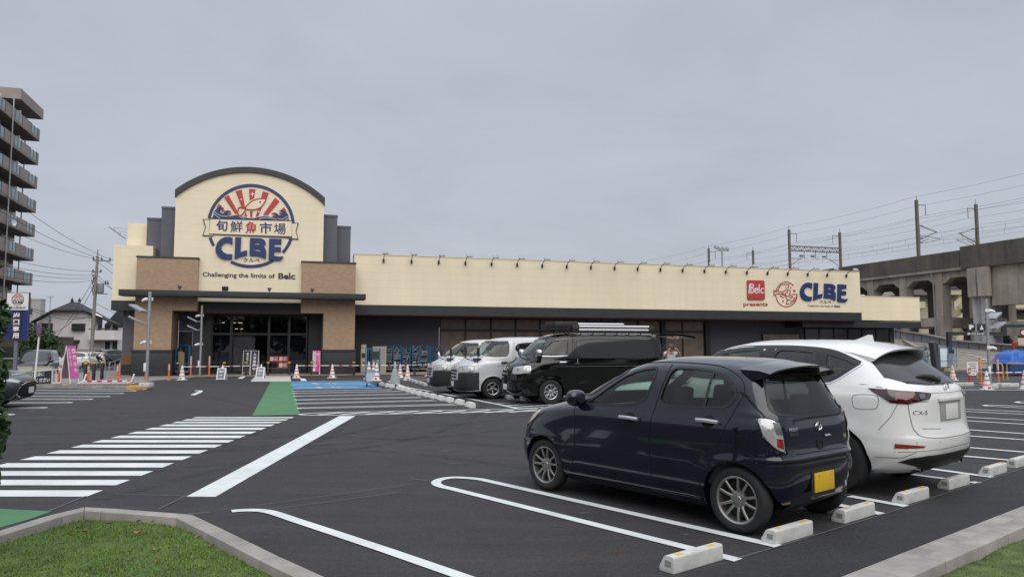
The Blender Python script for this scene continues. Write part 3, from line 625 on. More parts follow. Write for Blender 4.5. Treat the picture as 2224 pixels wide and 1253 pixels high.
for p in ([(308,215),(362,183),(467,375),(447,418)], [(444,140),(517,122),(560,345),(524,350)], [(604,112),(680,116),(664,222),(610,246)], [(768,138),(838,163),(812,235),(746,222)], [(912,214),(965,262),(826,425),(768,418)], [(218,333),(247,285),(283,316)], [(1018,327),(1050,380),(985,356)], [(562,382),(584,436),(548,436)], [(613,378),(647,376),(640,450),(620,450)], [(702,372),(757,330),(714,438),(682,440)],
          [(262,356),(300,340),(318,366),(286,392)], [(345,400),(372,388),(400,405),(365,424)], [(955,395),(985,383),(998,402),(972,420)], [(872,430),(905,420),(918,440),(890,448)]): shape(ry_, p, .02, P5)
ry_.build('sun_rays', M_redprint, sg)
def star4(mb, x, y, r, th): mb.prism([(x+(r if k % 2 == 0 else r*.3)*math.sin(math.pi*k/4), y-(r if k % 2 == 0 else r*.3)*math.cos(math.pi*k/4)) for k in range(8)], lambda a, b: P5(a, b, th), lambda a, b: P5(a, b, .015))
for x, y, r in ((644,174,32), (510,237,18), (720,384,18)): st_ = MB(); star4(st_, x, y, r, .026); st_.build('star', M_pw, sg)
wv_ = MB()
shape(wv_, [(170,458),(195,372),(230,335),(270,322),(305,335),(300,350),(272,350),(262,378),(275,398),(300,402),(312,378),(345,364),(385,372),(392,386),(360,386),(345,405),(360,424),(420,422),(470,426),(560,450),(640,462),(720,445),(790,432),(870,446),(905,450),(918,432),(900,412),(872,412),(876,398),(910,392),(940,404),(958,424),(985,418),(998,392),(975,374),(962,372),(965,362),(1000,362),(1035,380),(1066,412),(1080,490),(900,480),(640,470),(400,462)], .024, P5)
wv_.build('waves', M_navy, sg)
wl = MB()
for p in ([(185,405),(230,440),(262,456)], [(190,382),(260,425),(340,436),(420,430)], [(470,428),(530,458),(552,468)], [(720,470),(780,452),(850,456),(930,474)], [(940,462),(1000,468),(1060,436)], [(1020,486),(1055,470),(1076,452)]): stroke(wl, spline(p, 5), 5, .029, P5, base=.022)
wl.build('wave_lines', M_pw, sg)
fi = MB(); body = spline([(560,345),(600,290),(660,246),(730,230),(800,232),(790,268),(755,318),(700,350),(630,360)], 5, True)
shape(fi, body, .030, P5); fi.build('fish_body', M_cream, sg)
fo = MB(); stroke(fo, body, 15, .036, P5, True, base=.028); stroke(fo, spline([(566,352),(548,385),(510,425),(478,430)], 5)+[(470,395),(478,340),(500,328),(545,335),(570,335)], 14, .036, P5, base=.02); shape(fo, arc(736,270,12,12,0,330,10), .036, P5, base=.03)
fo.build('fish_outline', M_redprint, sg)
bn = MB(); shape(bn, [(145,462),(1110,492),(1112,684),(130,645)], .05, P5)
for p in ([(64,472),(140,476),(132,646),(185,655),(182,668),(58,662),(92,570)], [(1112,518),(1186,518),(1158,612),(1184,706),(1066,698),(1068,684),(1112,684)]): shape(bn, p, .040, P5)
bn.build('banner', M_cream, sg)
bo = MB(); stroke(bo, [(145,462),(1110,492),(1112,684),(130,645)], 9, .056, P5, True, base=.045)
stroke(bo, [(140,476),(64,472),(92,570),(58,662),(182,668),(184,650)], 8, .052, P5, base=.03); stroke(bo, [(1112,518),(1186,518),(1158,612),(1184,706),(1066,698),(1064,684)], 8, .052, P5, base=.03)
bo.build('banner_outline', M_ink, sg)
def quadmap(fn, tl, tr, br, bl, off):
    def f(u, v):
        a = [tl[k]+(tr[k]-tl[k])*u for k in (0,1)]; b = [bl[k]+(br[k]-bl[k])*u for k in (0,1)]; return fn(b[0]+(a[0]-b[0])*v, b[1]+(a[1]-b[1])*v, off)
    return f
tk = MB(); tr_ = MB()
for ch_, x0, x1, y0, y1 in (('旬',214,352,482,612), ('鮮',384,532,492,626), ('魚',560,704,500,640), ('市',730,876,508,646), ('場',898,1040,520,652)):
    put_text(tr_ if ch_ == '魚' else tk, ch_, quadmap(P5, (x0,y0), (x1,y0), (x1,y1), (x0,y1), .060), .022)
tk.build('lettering', M_navy, sg); tr_.build('fish_character', M_redprint, sg)
CL = {'C': ([(410,690),(370,682),(320,683),(270,705),(228,752),(207,815),(214,870),(245,915),(290,940),(340,948),(403,944),(405,884),(350,884),(308,866),(278,834),(278,788),(305,757),(345,745),(378,752),(408,772)], ()),
      'L': ([(443,685),(512,687),(505,862),(540,848),(582,838),(580,898),(515,910),(433,940)], ()),
      'B': ([(617,692),(740,697),(782,713),(802,745),(798,775),(775,795),(800,820),(808,860),(803,940),(760,920),(715,907),(610,900)], ([(678,748),(676,772),(728,773),(738,762),(732,750)], [(677,824),(674,846),(712,850),(740,858),(742,840),(724,825)])),
      'E': ([(843,700),(988,706),(985,765),(905,762),(903,798),(982,802),(980,855),(902,852),(898,902),(955,914),(1012,910),(992,944),(970,962),(900,958),(835,950)], ())}
M_blue3 = mat('letter_blue', (.011,.030,.125), .45); cl = MB()
for p, h in CL.values(): shape(cl, p, .10, P5, h, base=.02)
cl.build('raised_letters', M_blue3, sg)
kt = MB(); put_text(kt, 'クルベ', quadmap(P5, (535,928), (730,936), (730,982), (535,976), .012), .03); kt.build('kana', M_ink, sg)
sl_, f2 = plane_sign('slogan_lettering', 'dark slogan lettering on the cream wall under the round logo sign', (540,600), GD)
tx = MB(); put_text(tx, 'Challenging the limits of', quadmap(f2, (440,591), (597,594.6), (597,607.6), (440,603.5), .012), .022); put_text(tx, 'Belc', quadmap(f2, (604.5,593), (641.3,592.5), (641.3,607.5), (604.5,606), .012), .035); tx.build('lettering', M_ink, sl_)
# ------------------------------------------------------------------ signs on the long fascia
K6 = lambda x, y: (1590 + x/8.237, 590 + y/8.237)
b1, f3 = plane_sign('red_square_sign', 'red square sign with white lettering above the word presents', (1640,637), 1.2)
P6 = lambda x, y, off=0.: f3(*K6(x, y), off)
rr = [(258+24-24*math.cos(R(a)), 150+24-24*math.sin(R(a))) for a in range(0,91,30)] + [(566-24+24*math.sin(R(a)), 158+24-24*math.cos(R(a))) for a in range(0,91,30)] + [(574-24+24*math.cos(R(a)), 500-24+24*math.sin(R(a))) for a in range(0,91,30)] + [(266+24-24*math.sin(R(a)), 500-24+24*math.cos(R(a))) for a in range(0,91,30)]
q = MB(); shape(q, rr, .10, P6); q.build('panel', M_redprint, b1, bevel=.01)
q = MB(); Bw = 22
for p in (spline([(296,252),(294,310),(284,372),(288,382),(318,380)], 4), [(318,232),(316,300),(320,382)], spline([(292,250),(305,230),(340,226),(366,248),(352,280),(330,292),(365,310),(372,345),(350,378),(318,384)], 4), spline([(392,338),(440,330),(438,302),(412,298),(390,326),(392,366),(418,384),(446,368)], 4), [(470,228),(466,300),(466,384)], spline([(552,308),(528,300),(504,322),(500,360),(522,384),(552,372)], 4)): stroke(q, p, Bw*.85, .108, P6, base=.095)
q.build('lettering', M_pw, b1); q = MB(); put_text(q, 'presents', quadmap(P6, (200,556), (638,552), (638,640), (200,640), .012), .03); q.build('caption', M_redprint, b1)
b2, f4 = plane_sign('food_emblem_sign', 'round red line emblem of a fish and a drumstick on the fascia', (1706,639), 1.2)
P7 = lambda x, y, off=0.: f4(*K6(x, y), off)
q = MB(); w7 = 16
for p, cls in ((arc(962,405,182,222,189,318,20), 0), (arc(972,405,192,222,180,10,24), 0), (spline([(820,345),(850,270),(900,230),(1015,232),(985,300),(920,352),(860,360)], 5, True), 1), ([(820,350),(750,338),(748,436),(800,395)], 0), (spline([(800,395),(880,396),(940,425),(985,500)], 5), 0), (spline([(852,420),(880,450),(925,462)], 4), 0), (spline([(905,425),(885,395),(930,385)], 4), 0),
               (spline([(960,430),(950,385),(985,372),(985,340),(1015,328),(1040,348),(1036,385),(1020,400),(1080,450),(1050,470),(1000,430)], 4, True), 1), ([(985,500),(972,582)], 0), (spline([(972,582),(1060,560),(1130,500),(1165,408)], 5), 0), (spline([(1165,408),(1110,402),(1070,412)], 4), 0), (spline([(990,520),(1010,500),(1040,512)], 4), 0), (spline([(1040,535),(1095,505),(1120,455)], 4), 0)): stroke(q, p, w7, .02, P7, bool(cls))
for x, y, r in ((1110,342,34), (1047,288,22), (910,524,26)): q.prism([(x+(r if k % 2 == 0 else r*.42)*math.sin(math.pi*k/4+math.pi/4), y-(r if k % 2 == 0 else r*.42)*math.cos(math.pi*k/4+math.pi/4)) for k in range(8)], lambda a, b: P7(a, b, .02), lambda a, b: P7(a, b, .004))
shape(q, arc(962,266,9,9,0,330,8), .02, P7); q.build('line_drawing', mat('emblem_red', (.34,.055,.035), .5), b2)
b3, f5 = plane_sign('blue_letter_sign', 'large raised dark blue letters with a small slogan under them on the fascia', (1788,637), 1.2)
def P8(x, y, off=0.):
    X = 1205 + (x-207)*(2060-1205)/(1012-207); Y = (195 + (y-682)*(538-195)/(960-682)); return f5(*K6(X, Y + (X-1205)*.012), off)
q = MB()
for p, h in CL.values(): shape(q, p, .09, P8, h, base=.02)
q.build('raised_letters', M_blue3, b3)
P9 = lambda x, y, off=0.: f5(*K6(x, y), off)
q = MB(); put_text(q, 'クルベ', quadmap(P9, (1562,512), (1768,515), (1768,576), (1562,572), .012), .03); put_text(q, 'Challenging the limits of', quadmap(P9, (1350,594), (1805,602), (1805,642), (1350,634), .012), .018); put_text(q, 'Belc', quadmap(P9, (1828,596), (1935,598), (1935,642), (1828,638), .012), .03); q.build('small_lettering', M_ink, b3)
# ------------------------------------------------------------------ lamps on the walls
M_lh = mat('lamp_head_grey', (.30,.315,.34), .4, .2); M_lens = mat('lamp_lens', (.62,.66,.70), .12); M_brk = mat('lamp_bracket', (.045,.036,.026), .6)
fl = thing('wall_floodlight', 'grey floodlight on the fascia top beside the brick pillar', 'floodlight', S2W(13.04, 1.2, 6.71), SROT, 'floodlights along the fascia top')
MB().box(-.05, .05, -.09, -.001, -.16, .06).box(-.035, .035, -.13, -.09, -.10, .02).build('bracket', M_brk, fl, bevel=.01)
MB().tube(spline([(0,-.1,.02),(0,-.20,.15),(0,-.55,.27),(0,-.9,.28)], 5), .022, 8).build('arm', M_brk, fl)
hd = MB().obox((0,-.98,.31), (.19,0,0), (0,.09,.085), (0,-.022,.022)).build('lamp_head', M_lh, fl, bevel=.008); MB().obox((0,-.955,.287), (.165,0,0), (0,.075,.07), (0,.003,-.003)).build('lens', M_lens, hd)
words = ['the first', 'second', 'third', 'fourth', 'fifth', 'sixth', 'seventh', 'eighth', 'ninth', 'tenth', 'eleventh', 'twelfth', 'thirteenth', 'fourteenth']
for k in range(1, 21):
    s = 13.04 + 33.17*k/20
    lb = {13:'grey floodlight on the fascia top just left of the red square sign', 16:'grey floodlight on the fascia top above the round food emblem', 15:'grey floodlight on the fascia top between the red square and the emblem', 14:'grey floodlight on the fascia top above the red square sign', 17:'grey floodlight on the fascia top above the first blue letter', 18:'grey floodlight on the fascia top above the middle blue letters', 19:'grey floodlight on the fascia top above the last blue letter', 20:'grey floodlight on the fascia top at its right-hand corner'}.get(k) or 'grey floodlight on the plain fascia top, %s from the brick pillar' % (words[k])
    dup(fl, S2W(s, 1.2, 6.71), SROT, lb)
sp = None
for k, (px, py) in enumerate(((390,629), (585,634), (678,637))):
    s, z = F(px, py, -.5)
    lb = ('small dark spotlight on the canopy beam before the left brick pillar', 'small dark spotlight on the canopy beam below the cream wall', 'small dark spotlight on the canopy beam before the right brick pillar')[k]
    if sp is None:
        sp = thing('spotlight', lb, 'spotlight', S2W(s, -.5, 4.485), SROT, 'spotlights on the canopy beam'); MB().lathe([(.035,0),(.03,.02),(.012,.03),(.012,.1)], 8).build('stem', M_brk, sp)
        MB().lathe([(.0,.09),(.05,.10),(.075,.16),(.11,.27),(.115,.285),(.0,.285)], 14).build('lamp_cone', mat('spot_grey', (.12,.125,.13), .5), sp, smooth=True)
    else: dup(sp, S2W(s, -.5, 4.485), SROT + (0, .5, -.3)[k], lb)
s, z = F(489, 630, -.5); sq = thing('beam_floodlight', 'square dark floodlight with a white frame on the canopy beam', 'floodlight', S2W(s, -.5, 4.485), SROT)
MB().box(-.17, .17, -.03, .03, .0, .05).bar((-.17,0,.03), (-.19,0,.2), .03).bar((.17,0,.03), (.19,0,.2), .03).build('bracket', M_wht, sq); MB().obox((0,0,.19), (.16,0,0), (0,.05,.02), (0,-.04,.11)).build('lamp_head', M_blk2, sq, bevel=.01)
for k, (px, py) in enumerate(((247,499), (258,507), (268,515))):
    s, z = F(px, py, 3.2+k*.0)
    p1 = S2W(-1.07, 3.2 + 1.2*(2-k), z+.08); lb = ('highest', 'middle', 'lowest')[k] + ' of three long-armed floodlights at the store corner'
    o = thing('side_floodlight', lb, 'floodlight', S2W(-1.07, 3.1, z), SROT, 'floodlights on the left corner'); dx = s + 1.07
    MB().tube([(0,0,.06), (dx*.5,0,.12), (dx,0,.10)], .022, 6).build('arm', M_gal, o); MB().obox((dx-.05,0,.02), (.16,0,-.10), (0,.12,0), (.02,0,.035)).build('lamp_head', M_lh, o, bevel=.01)
# soffit lamp dots
# ================================================================== VEHICLES
def paintm(name, col, rough=.28, metal=.0, coat=1., flake=0., spec=.5):
    m = mat(name, col, rough, metal, coat=coat, spec=spec); t, n, l, b = nodes(m); c = n.new('ShaderNodeTexCoord').outputs['Object']
    dirt = tnoise(t, c, 2.6, 6, .65); l.new(ramp(t, dirt, [(.35,(rough,)*3), (.75,(min(1, rough*1.5),)*3)]), b.inputs['Roughness'])
    l.new(ramp(t, tnoise(t, c, 1.4, 5, .6), [(.3, tuple(x*.94 for x in col)), (.7, tuple(min(1, x*1.05+.0015) for x in col))]), b.inputs['Base Color'])
    l.new(ramp(t, dirt, [(.3,(.02,)*3), (.8,(.09,)*3)]), b.inputs['Coat Roughness']); return m
P_navy = paintm('paint_navy', (.0036,.0040,.0125), .14, spec=.2); P_white = paintm('paint_pearl', (.70,.70,.685), .35, 0); P_black = paintm('paint_black', (.003,.0033,.0033), .1, spec=.1)
P_silver = paintm('paint_silver', (.52,.525,.545), .38, .25); P_dgrey = paintm('paint_graphite', (.02,.021,.026), .3); P_teal = paintm('paint_teal', (.01,.20,.23), .35); P_lgrey = paintm('paint_pale', (.5,.51,.52), .35)
M_rub = mat('tyre_rubber', (.0115,.0115,.012), .8, var=.25, scale=9, bump=.15, bscale=60); M_trim = mat('black_trim', (.013,.013,.014), .5); M_gap = mat('panel_gap', (.003,.003,.004), .9); M_gappale = mat('panel_gap_pale', (.17,.17,.17), .9)
M_rimg = mat('rim_gunmetal', (.30,.29,.275), .34, .8); M_rims = mat('rim_silver', (.42,.42,.42), .28, .85); M_chrome = mat('chrome', (.62,.63,.65), .08, 1.); M_hand = mat('handle_silver', (.50,.51,.53), .28, .7)
M_lred = mat('lamp_red', (.24,.009,.009), .12, coat=1); M_ldred = mat('lamp_dark_red', (.026,.004,.005), .1, coat=1); M_lclr = mat('lamp_clear', (.42,.43,.42), .1, .35, coat=1); M_lgrey = mat('lamp_grey', (.13,.14,.14), .15, .2, coat=1); M_seat = mat('seat_cloth', (.13,.135,.14), .9); M_seatl = mat('seat_pale', (.36,.37,.35), .9)
M_yplate = mat('plate_yellow', (.58,.36,.012), .5); M_wplate = mat('plate_white', (.60,.60,.58), .5); M_und = mat('underbody', (.008,.008,.008), .9); M_amber = mat('lamp_amber', (.9,.35,.04), .3)
M_amber.node_tree.nodes['Principled BSDF'].inputs['Emission Color'].default_value = (1,.38,.03,1); M_amber.node_tree.nodes['Principled BSDF'].inputs['Emission Strength'].default_value = 1.3
G_front = glass_mat('car_glass_clear', (.72,.90,.80), .78); G_priv = glass_mat('car_glass_privacy', (.66,.72,.69), .50); G_rear = glass_mat('car_glass_rear', (.66,.68,.68), .35)
M_dglass = mat('dark_car_glass', (.012,.013,.014), .06, spec=.6); M_mglass = mat('mid_car_glass', (.045,.052,.05), .06, spec=.6)
def sup(v, e): return math.copysign(abs(v)**e, v)
def chaikin(p, n=2, r=.22):
    for _ in range(n): p = [q for a, b in zip(p, p[1:]+p[:1]) for q in ((a[0]+(b[0]-a[0])*r, a[1]+(b[1]-a[1])*r), (b[0]+(a[0]-b[0])*r, b[1]+(a[1]-b[1])*r))]
    return p
class Car:
    """a body lofted from horizontal slices (z, x front, x rear, half width, exponents), cut out for wheels, windows and cabin"""
    def __init__(s, rows, wheels, wr, flare=.012, sub=5, nu=44):
        s.rows = spline([tuple(r) for r in rows], sub); s.wheels = wheels; s.wr = wr; s.flare = flare; s.nu = nu
        s.outer = s.shell(0); tmp = s.outer
        s.bvh = BVHTree.FromPolygons([Vector(v) for v in tmp.v], tmp.f)
    def outline(s, row, ins=0.):
        z, xf, xr, w, af, bf, ar, br = row; xm = (xf+xr)/2; xf -= ins; xr += ins; w = max(.01, w-ins)
        half = []
        for k in range(161):
            t = math.pi*k/160
            if t <= math.pi/2: half.append((xm+(xf-xm)*sup(math.cos(t), 2/af), w*abs(math.sin(t))**(2/bf)))
            else: half.append((xm+(xm-xr)*sup(math.cos(t), 2/ar), w*abs(math.sin(t))**(2/br)))
        L_ = [0]
        for a, b in zip(half, half[1:]): L_.append(L_[-1]+math.hypot(b[0]-a[0], b[1]-a[1]))
        out = []; j = 0
        for k in range(s.nu+1):
            d = L_[-1]*k/s.nu
            while j < 159 and L_[j+1] < d: j += 1
            f = (d-L_[j])/max(1e-9, L_[j+1]-L_[j]); out.append((half[j][0]+(half[j+1][0]-half[j][0])*f, half[j][1]+(half[j+1][1]-half[j][1])*f))
        return out
    def shell(s, ins, z0=-9, z1=9):
        mb = MB(); rows = [r for r in s.rows if z0 <= r[0] <= z1]; n = None
        for r in rows:
            o = s.outline(r, ins); ring = o + [(x, -y) for x, y in o[-2:0:-1]]; n = len(ring)
            for x, y in ring:
                z = r[0] - (ins if r is rows[-1] and ins else 0)
                if s.flare and abs(y) > .5 and not ins:
                    for wx in s.wheels:
                        d = math.hypot(x-wx, z-s.wr); y += math.copysign(s.flare*math.exp(-((d-s.wr-.05)/.045)**2), y)
                mb.v.append((x, y, z))
        for k in range(len(rows)-1):
            for j in range(n): mb.f.append((k*n+j, k*n+(j+1)%n, (k+1)*n+(j+1)%n, (k+1)*n+j)); mb.mi.append(0)
        mb.f.append(tuple(reversed(range(n)))); mb.mi.append(0); mb.f.append(tuple((len(rows)-1)*n+j for j in range(n))); mb.mi.append(0)
        return mb
    def cut(s, cutters, mats):
        o = s.outer.build('body', mats); ops = []
        for c in cutters:
            q = c.build('cutter', mats); ops.append(q); m = o.modifiers.new('b', 'BOOLEAN'); m.operation = 'DIFFERENCE'; m.object = q; m.solver = 'EXACT'
        me = bpy.data.meshes.new_from_object(o.evaluated_get(bpy.context.evaluated_depsgraph_get()))
        for q in ops + [o]: bpy.data.objects.remove(q)
        me.shade_smooth(); me.set_sharp_from_angle(angle=R(38)); return me
    def side_prism(s, polys, y0=-2., y1=2.):
        mb = MB()
        for p in polys: mb.prism(chaikin(list(p), 2, .16), lambda x, z: (x, y0, z), lambda x, z: (x, y1, z))
        return mb
    def end_prism(s, poly, x0, x1): return MB().prism(chaikin(list(poly), 2, .16), lambda y, z: (x0, y, z), lambda y, z: (x1, y, z))
    def wells(s, r, depth=.40):
        mb = MB()
        for wx in s.wheels:
            for sg_ in (-1, 1):
                a = sorted((sg_*depth, sg_*1.5)); mb.lathe([(r, a[0]), (r, a[1])], 40, (wx, 0, s.wr), axis='y')
        return mb
    def hit(s, h, z, d, off=0., far=4.):
        d = Vector(d).normalized(); e = Vector((0,0,1)).cross(d) if abs(d.z) < .9 else Vector((0,1,0))
        if d.y > .9 or d.y < -.9: e = Vector((1,0,0))
        elif abs(d.x) > .9: e = Vector((0,1,0))
        o = e*h + Vector((0,0,z)) + d*far if abs(d.z) < .9 else Vector((h, z, far))
        p, nn, _, _ = s.bvh.ray_cast(o, -d)
        if p is None: return None
        if nn.dot(d) < 0: nn = -nn
        return p + nn*off
    def patch(s, mb, poly, d, off=.003, step=.06, mi=0):
        """an outline laid on the body along direction d, a few mm proud of (or sunk below) it"""
        from mathutils.geometry import delaunay_2d_cdt
        P = []
        for a, b in zip(poly, poly[1:]+poly[:1]):
            k = max(1, int(math.hypot(b[0]-a[0], b[1]-a[1])/step)); P += [(a[0]+(b[0]-a[0])*j/k, a[1]+(b[1]-a[1])*j/k) for j in range(k)]
        V = [Vector(p) for p in P]; E = [(k, (k+1) % len(P)) for k in range(len(P))]
        x0 = min(p[0] for p in P); x1 = max(p[0] for p in P); y0 = min(p[1] for p in P); y1 = max(p[1] for p in P)
        for i in range(1, int((x1-x0)/step)+1):
            for j in range(1, int((y1-y0)/step)+1):
                q = (x0+i*step, y0+j*step)
                if inside(q[0], q[1], P): V.append(Vector(q))
        r = delaunay_2d_cdt(V, E, [], 1, 1e-5); pts = [s.hit(p[0], p[1], d, off) for p in r[0]]; i0 = len(mb.v)
        good = [p for p in pts if p is not None]
        if not good: return mb
        mb.v += [tuple(p if p is not None else good[0]) for p in pts]
        for f in r[2]:
            if all(pts[k] is not None for k in f): mb.f.append(tuple(i0+k for k in f)); mb.mi.append(mi)
        return mb
    def line(s, mb, path, d, w=.006, off=.0015, closed=False, step=.025, mi=0):
        off = max(off, .0028)
        if len(path) > 3: path = spline(path, 5, closed) if not closed else chaikin(list(path))
        P = []; path = list(path) + ([path[0]] if closed else [])
        for a, b in zip(path, path[1:]):
            k = max(1, int(math.hypot(b[0]-a[0], b[1]-a[1])/step)); P += [(a[0]+(b[0]-a[0])*j/k, a[1]+(b[1]-a[1])*j/k) for j in range(k)]
        if not closed: P.append(path[-1])
        for q in ribbon(P, w, closed):
            pts = [s.hit(p.x, p.y, d, off) for p in q]
            if all(p is not None for p in pts): mb.quad(pts, mi)
        return mb
LEFT, RIGHT, BACK, FRONT, UP = (0,1,0), (0,-1,0), (-1,0,0), (1,0,0), (0,0,1)
def wheel_meshes(r, w, rim_r, style, rim_mat):
    ty = MB(); b = .30*w; ty.lathe([(rim_r-.012,-w/2+.012), (rim_r+.012,-w/2+.002), (r-.045,-w/2-.003), (r-.014,-w/2+.010), (r-.004,-b), (r,0), (r-.004,b), (r-.014,w/2-.010), (r-.045,w/2+.003), (rim_r+.012,w/2-.002), (rim_r-.012,w/2-.012)], 44, axis='y', cap=False)
    tm = ty.mesh('tyre', M_rub, smooth=True, ang=50)
    rm = MB(); f = w/2-.012                                          # face on +y
    rm.lathe([(rim_r+.004,f), (rim_r-.008,f+.006), (rim_r-.022,f-.004), (rim_r-.028,f-.05), (rim_r-.03,-f)], 44, axis='y', cap=False)
    rm.lathe([(0,f-.012), (.03,f-.012), (.036,f-.018), (.075,f-.026), (.08,f-.05), (0,f-.05)][::-1], 28, axis='y')
    def spoke(a, w0, w1, d0, d1, y0, y1):
        ca, sa = math.cos(a), math.sin(a); i = len(rm.v)
        for rr, ww, yy in ((.062, w0, y0), (rim_r*.55, (w0+w1)*.47, (y0+y1)/2+.006), (rim_r-.016, w1, y1)):
            for sx, dy in ((-.5,-.004),(-.28,0),(.28,0),(.5,-.004),(.5,-.022),(-.5,-.022)): t = sx*ww; rm.v.append((ca*rr-sa*t, yy+dy, sa*rr+ca*t))
        for k in range(2):
            for j in range(6): rm.f.append((i+k*6+j, i+k*6+(j+1)%6, i+(k+1)*6+(j+1)%6, i+(k+1)*6+j)); rm.mi.append(0)
    if style == 'ten':
        for k in range(5):
            for s_ in (-.27, .27): spoke(2*math.pi*k/5+.3+s_, .026, .022, 0, 0, f-.022, f-.004)
        nl = 4
    elif style == 'eight':
        for k in range(8):
            for s_ in (-.085, .085): spoke(2*math.pi*k/8+s_*1.6, .020, .026, 0, 0, f-.018, f-.002)
        nl = 6
    else:
        for k in range(5): spoke(2*math.pi*k/5+.2, .05, .06, 0, 0, f-.02, f-.006)
        nl = 5
    for k in range(nl): a = 2*math.pi*k/nl+.4; rm.lathe([(.010,f-.028), (.010,f-.010), (0,f-.008)], 8, (.052*math.cos(a), 0, .052*math.sin(a)), axis='y')
    rme = rm.mesh('rim', rim_mat, smooth=True, ang=30)
    br = MB().lathe([(rim_r-.05,-.02), (rim_r-.05,.0), (.02,.005)], 24, axis='y').mesh('brake_disc', mat('brake_iron', (.022,.021,.020), .6, .4), smooth=True); return tm, rme, br
def add_wheels(root, meshes, xs, ys, r):
    tm, rme, br = meshes
    for x in xs:
        for s_ in (1, -1):
            w = link('wheel', tm, root); w.location = (x, s_*ys, r); w.rotation_euler = (0, rnd.uniform(0, 1.2), 0 if s_ > 0 else math.pi)
            link('rim', rme, w); link('brake_disc', br, w)
def seat(root, x, y, m, w=.46, zb=.34, back=.62):
    s_ = MB().box(x-.24, x+.26, y-w/2, y+w/2, zb, zb+.20).obox((x-.30, y, zb+.16+back/2), (.05+.0,0,.012), (0,w/2-.01,0), (-.07,0,back/2)).obox((x-.40, y, zb+.27+back), (.045,0,.01), (0,.12,0), (-.015,0,.09))
    return s_.build('seat', m, root, bevel=.035, seg=3)
def steer(root, x, y, z):
    mb = MB(); P = [(x+.08*math.cos(a), y+.18*math.sin(a), z+.165*math.cos(a)) for a in [2*math.pi*k/24 for k in range(25)]]; mb.tube(P, .015, 8, cap=False)
    for a in (1.57, -1.57, 3.14): mb.bar((x,y,z), (x+.08*math.cos(a), y+.18*math.sin(a), z+.165*math.cos(a)), .03, .02)
    mb.tube([(x,y,z), (x+.35,y,z-.16)], .03, 8).build('steering_wheel', M_trim, root, smooth=True)
def ellip(mb, c, rx, ry, rz, n=20, m_=12, mi=0, p=1.):
    i = len(mb.v)
    for j in range(m_+1):
        a = math.pi*j/m_ - math.pi/2
        for k in range(n): t = 2*math.pi*k/n; mb.v.append((c[0]+rx*sup(math.cos(a),p)*sup(math.cos(t),p), c[1]+ry*sup(math.cos(a),p)*sup(math.sin(t),p), c[2]+rz*sup(math.sin(a),p)))
    for j in range(m_):
        for k in range(n): mb.f.append((i+j*n+k, i+j*n+(k+1)%n, i+(j+1)*n+(k+1)%n, i+(j+1)*n+k)); mb.mi.append(mi)
    return mb
def windows(car, root, items, trim=M_trim, tw=.030, off=-.006):
    """items: (name, polygon, direction, glass)"""
    for nm, poly, d, g in items:
        poly = chaikin(list(poly), 2, .16)
        o = car.patch(MB(), poly, d, off, .07).build(nm, g, root, smooth=True, ang=60)
        if tw: car.line(MB(), poly, d, tw, .004, True, .03).build('weatherstrip', trim, o, smooth=True, ang=60)
def diag(s_):
    d = Vector((-1, s_, 0)).normalized(); e = Vector((0,0,1)).cross(d)
    return d, lambda pts: [(e.dot(Vector((x, s_*y, 0))), z) for x, y, z in pts]
# ------------------------------------------------------------------ navy hatchback
nv = Car([(.17,1.66,-1.445,.62,9,3.2,12,4.5), (.20,1.72,-1.495,.665,9,3.2,12,4.5), (.27,1.81,-1.575,.705,9,3.2,15.0,6.09), (.40,1.86,-1.630,.730,9,3.1,15.0,5.8), (.52,1.865,-1.645,.736,9,3.1,13.75,5.65), (.60,1.845,-1.642,.737,9,3.1,13.75,5.65),
          (.645,1.825,-1.655,.737,9,3.1,13.75,5.8), (.68,1.805,-1.633,.737,9,3.1,13.75,6.23), (.78,1.735,-1.620,.736,8,3.1,13.75,6.38), (.865,1.625,-1.615,.734,7,3.0,13.75,6.38), (.90,1.545,-1.612,.731,6.5,3.0,13.75,6.38), (.935,1.42,-1.607,.722,6,3,13.75,6.38),
          (.985,1.22,-1.597,.703,5,2.9,12.5,6.38), (1.025,1.05,-1.580,.690,5,2.9,12.5,6.38), (1.07,.93,-1.555,.676,5,2.9,11.25,6.23), (1.15,.76,-1.510,.650,5,2.9,11.25,6.09), (1.25,.555,-1.460,.612,5,2.9,11.25,5.94), (1.33,.375,-1.420,.575,5,2.9,10.0,5.8),
          (1.385,.22,-1.370,.545,5,2.8,10.0,5.51), (1.425,.09,-1.350,.510,5,2.7,7,3.4), (1.455,-.02,-1.270,.455,5,2.5,6,3.0), (1.478,-.12,-1.170,.37,4,2.2,5,2.6), (1.494,-.22,-0.980,.25,3,2,4,2.2), (1.502,-.34,-0.730,.10,2.5,2,3,2)], (1.235,-1.235), .285)
NF = [(.62,.985), (.47,1.085), (.30,1.20), (.15,1.292), (.02,1.346), (-.12,1.378), (-.285,1.394), (-.205,1.030)]
NR = [(-.365,1.030), (-.445,1.396), (-.70,1.396), (-.93,1.374), (-1.09,1.318), (-1.19,1.235), (-1.215,1.165), (-1.17,1.095), (-1.105,1.060)]
NB = [(-.48,1.338), (-.25,1.345), (.25,1.345), (.48,1.338), (.550,1.15), (.580,1.06), (.54,1.022), (.3,.998), (0,.990), (-.3,.998), (-.54,1.022), (-.580,1.06), (-.550,1.15)]
NW = [(-.50,1.375), (.50,1.375), (.60,1.12), (.61,1.075), (-.61,1.075), (-.60,1.12)]
navy_me = nv.cut([nv.shell(.055, .36, 1.47), nv.side_prism([NF, NR]), nv.end_prism(NB, -2.2, -1.05), nv.end_prism(NW, .02, 1.6), nv.wells(.325)], [P_navy])
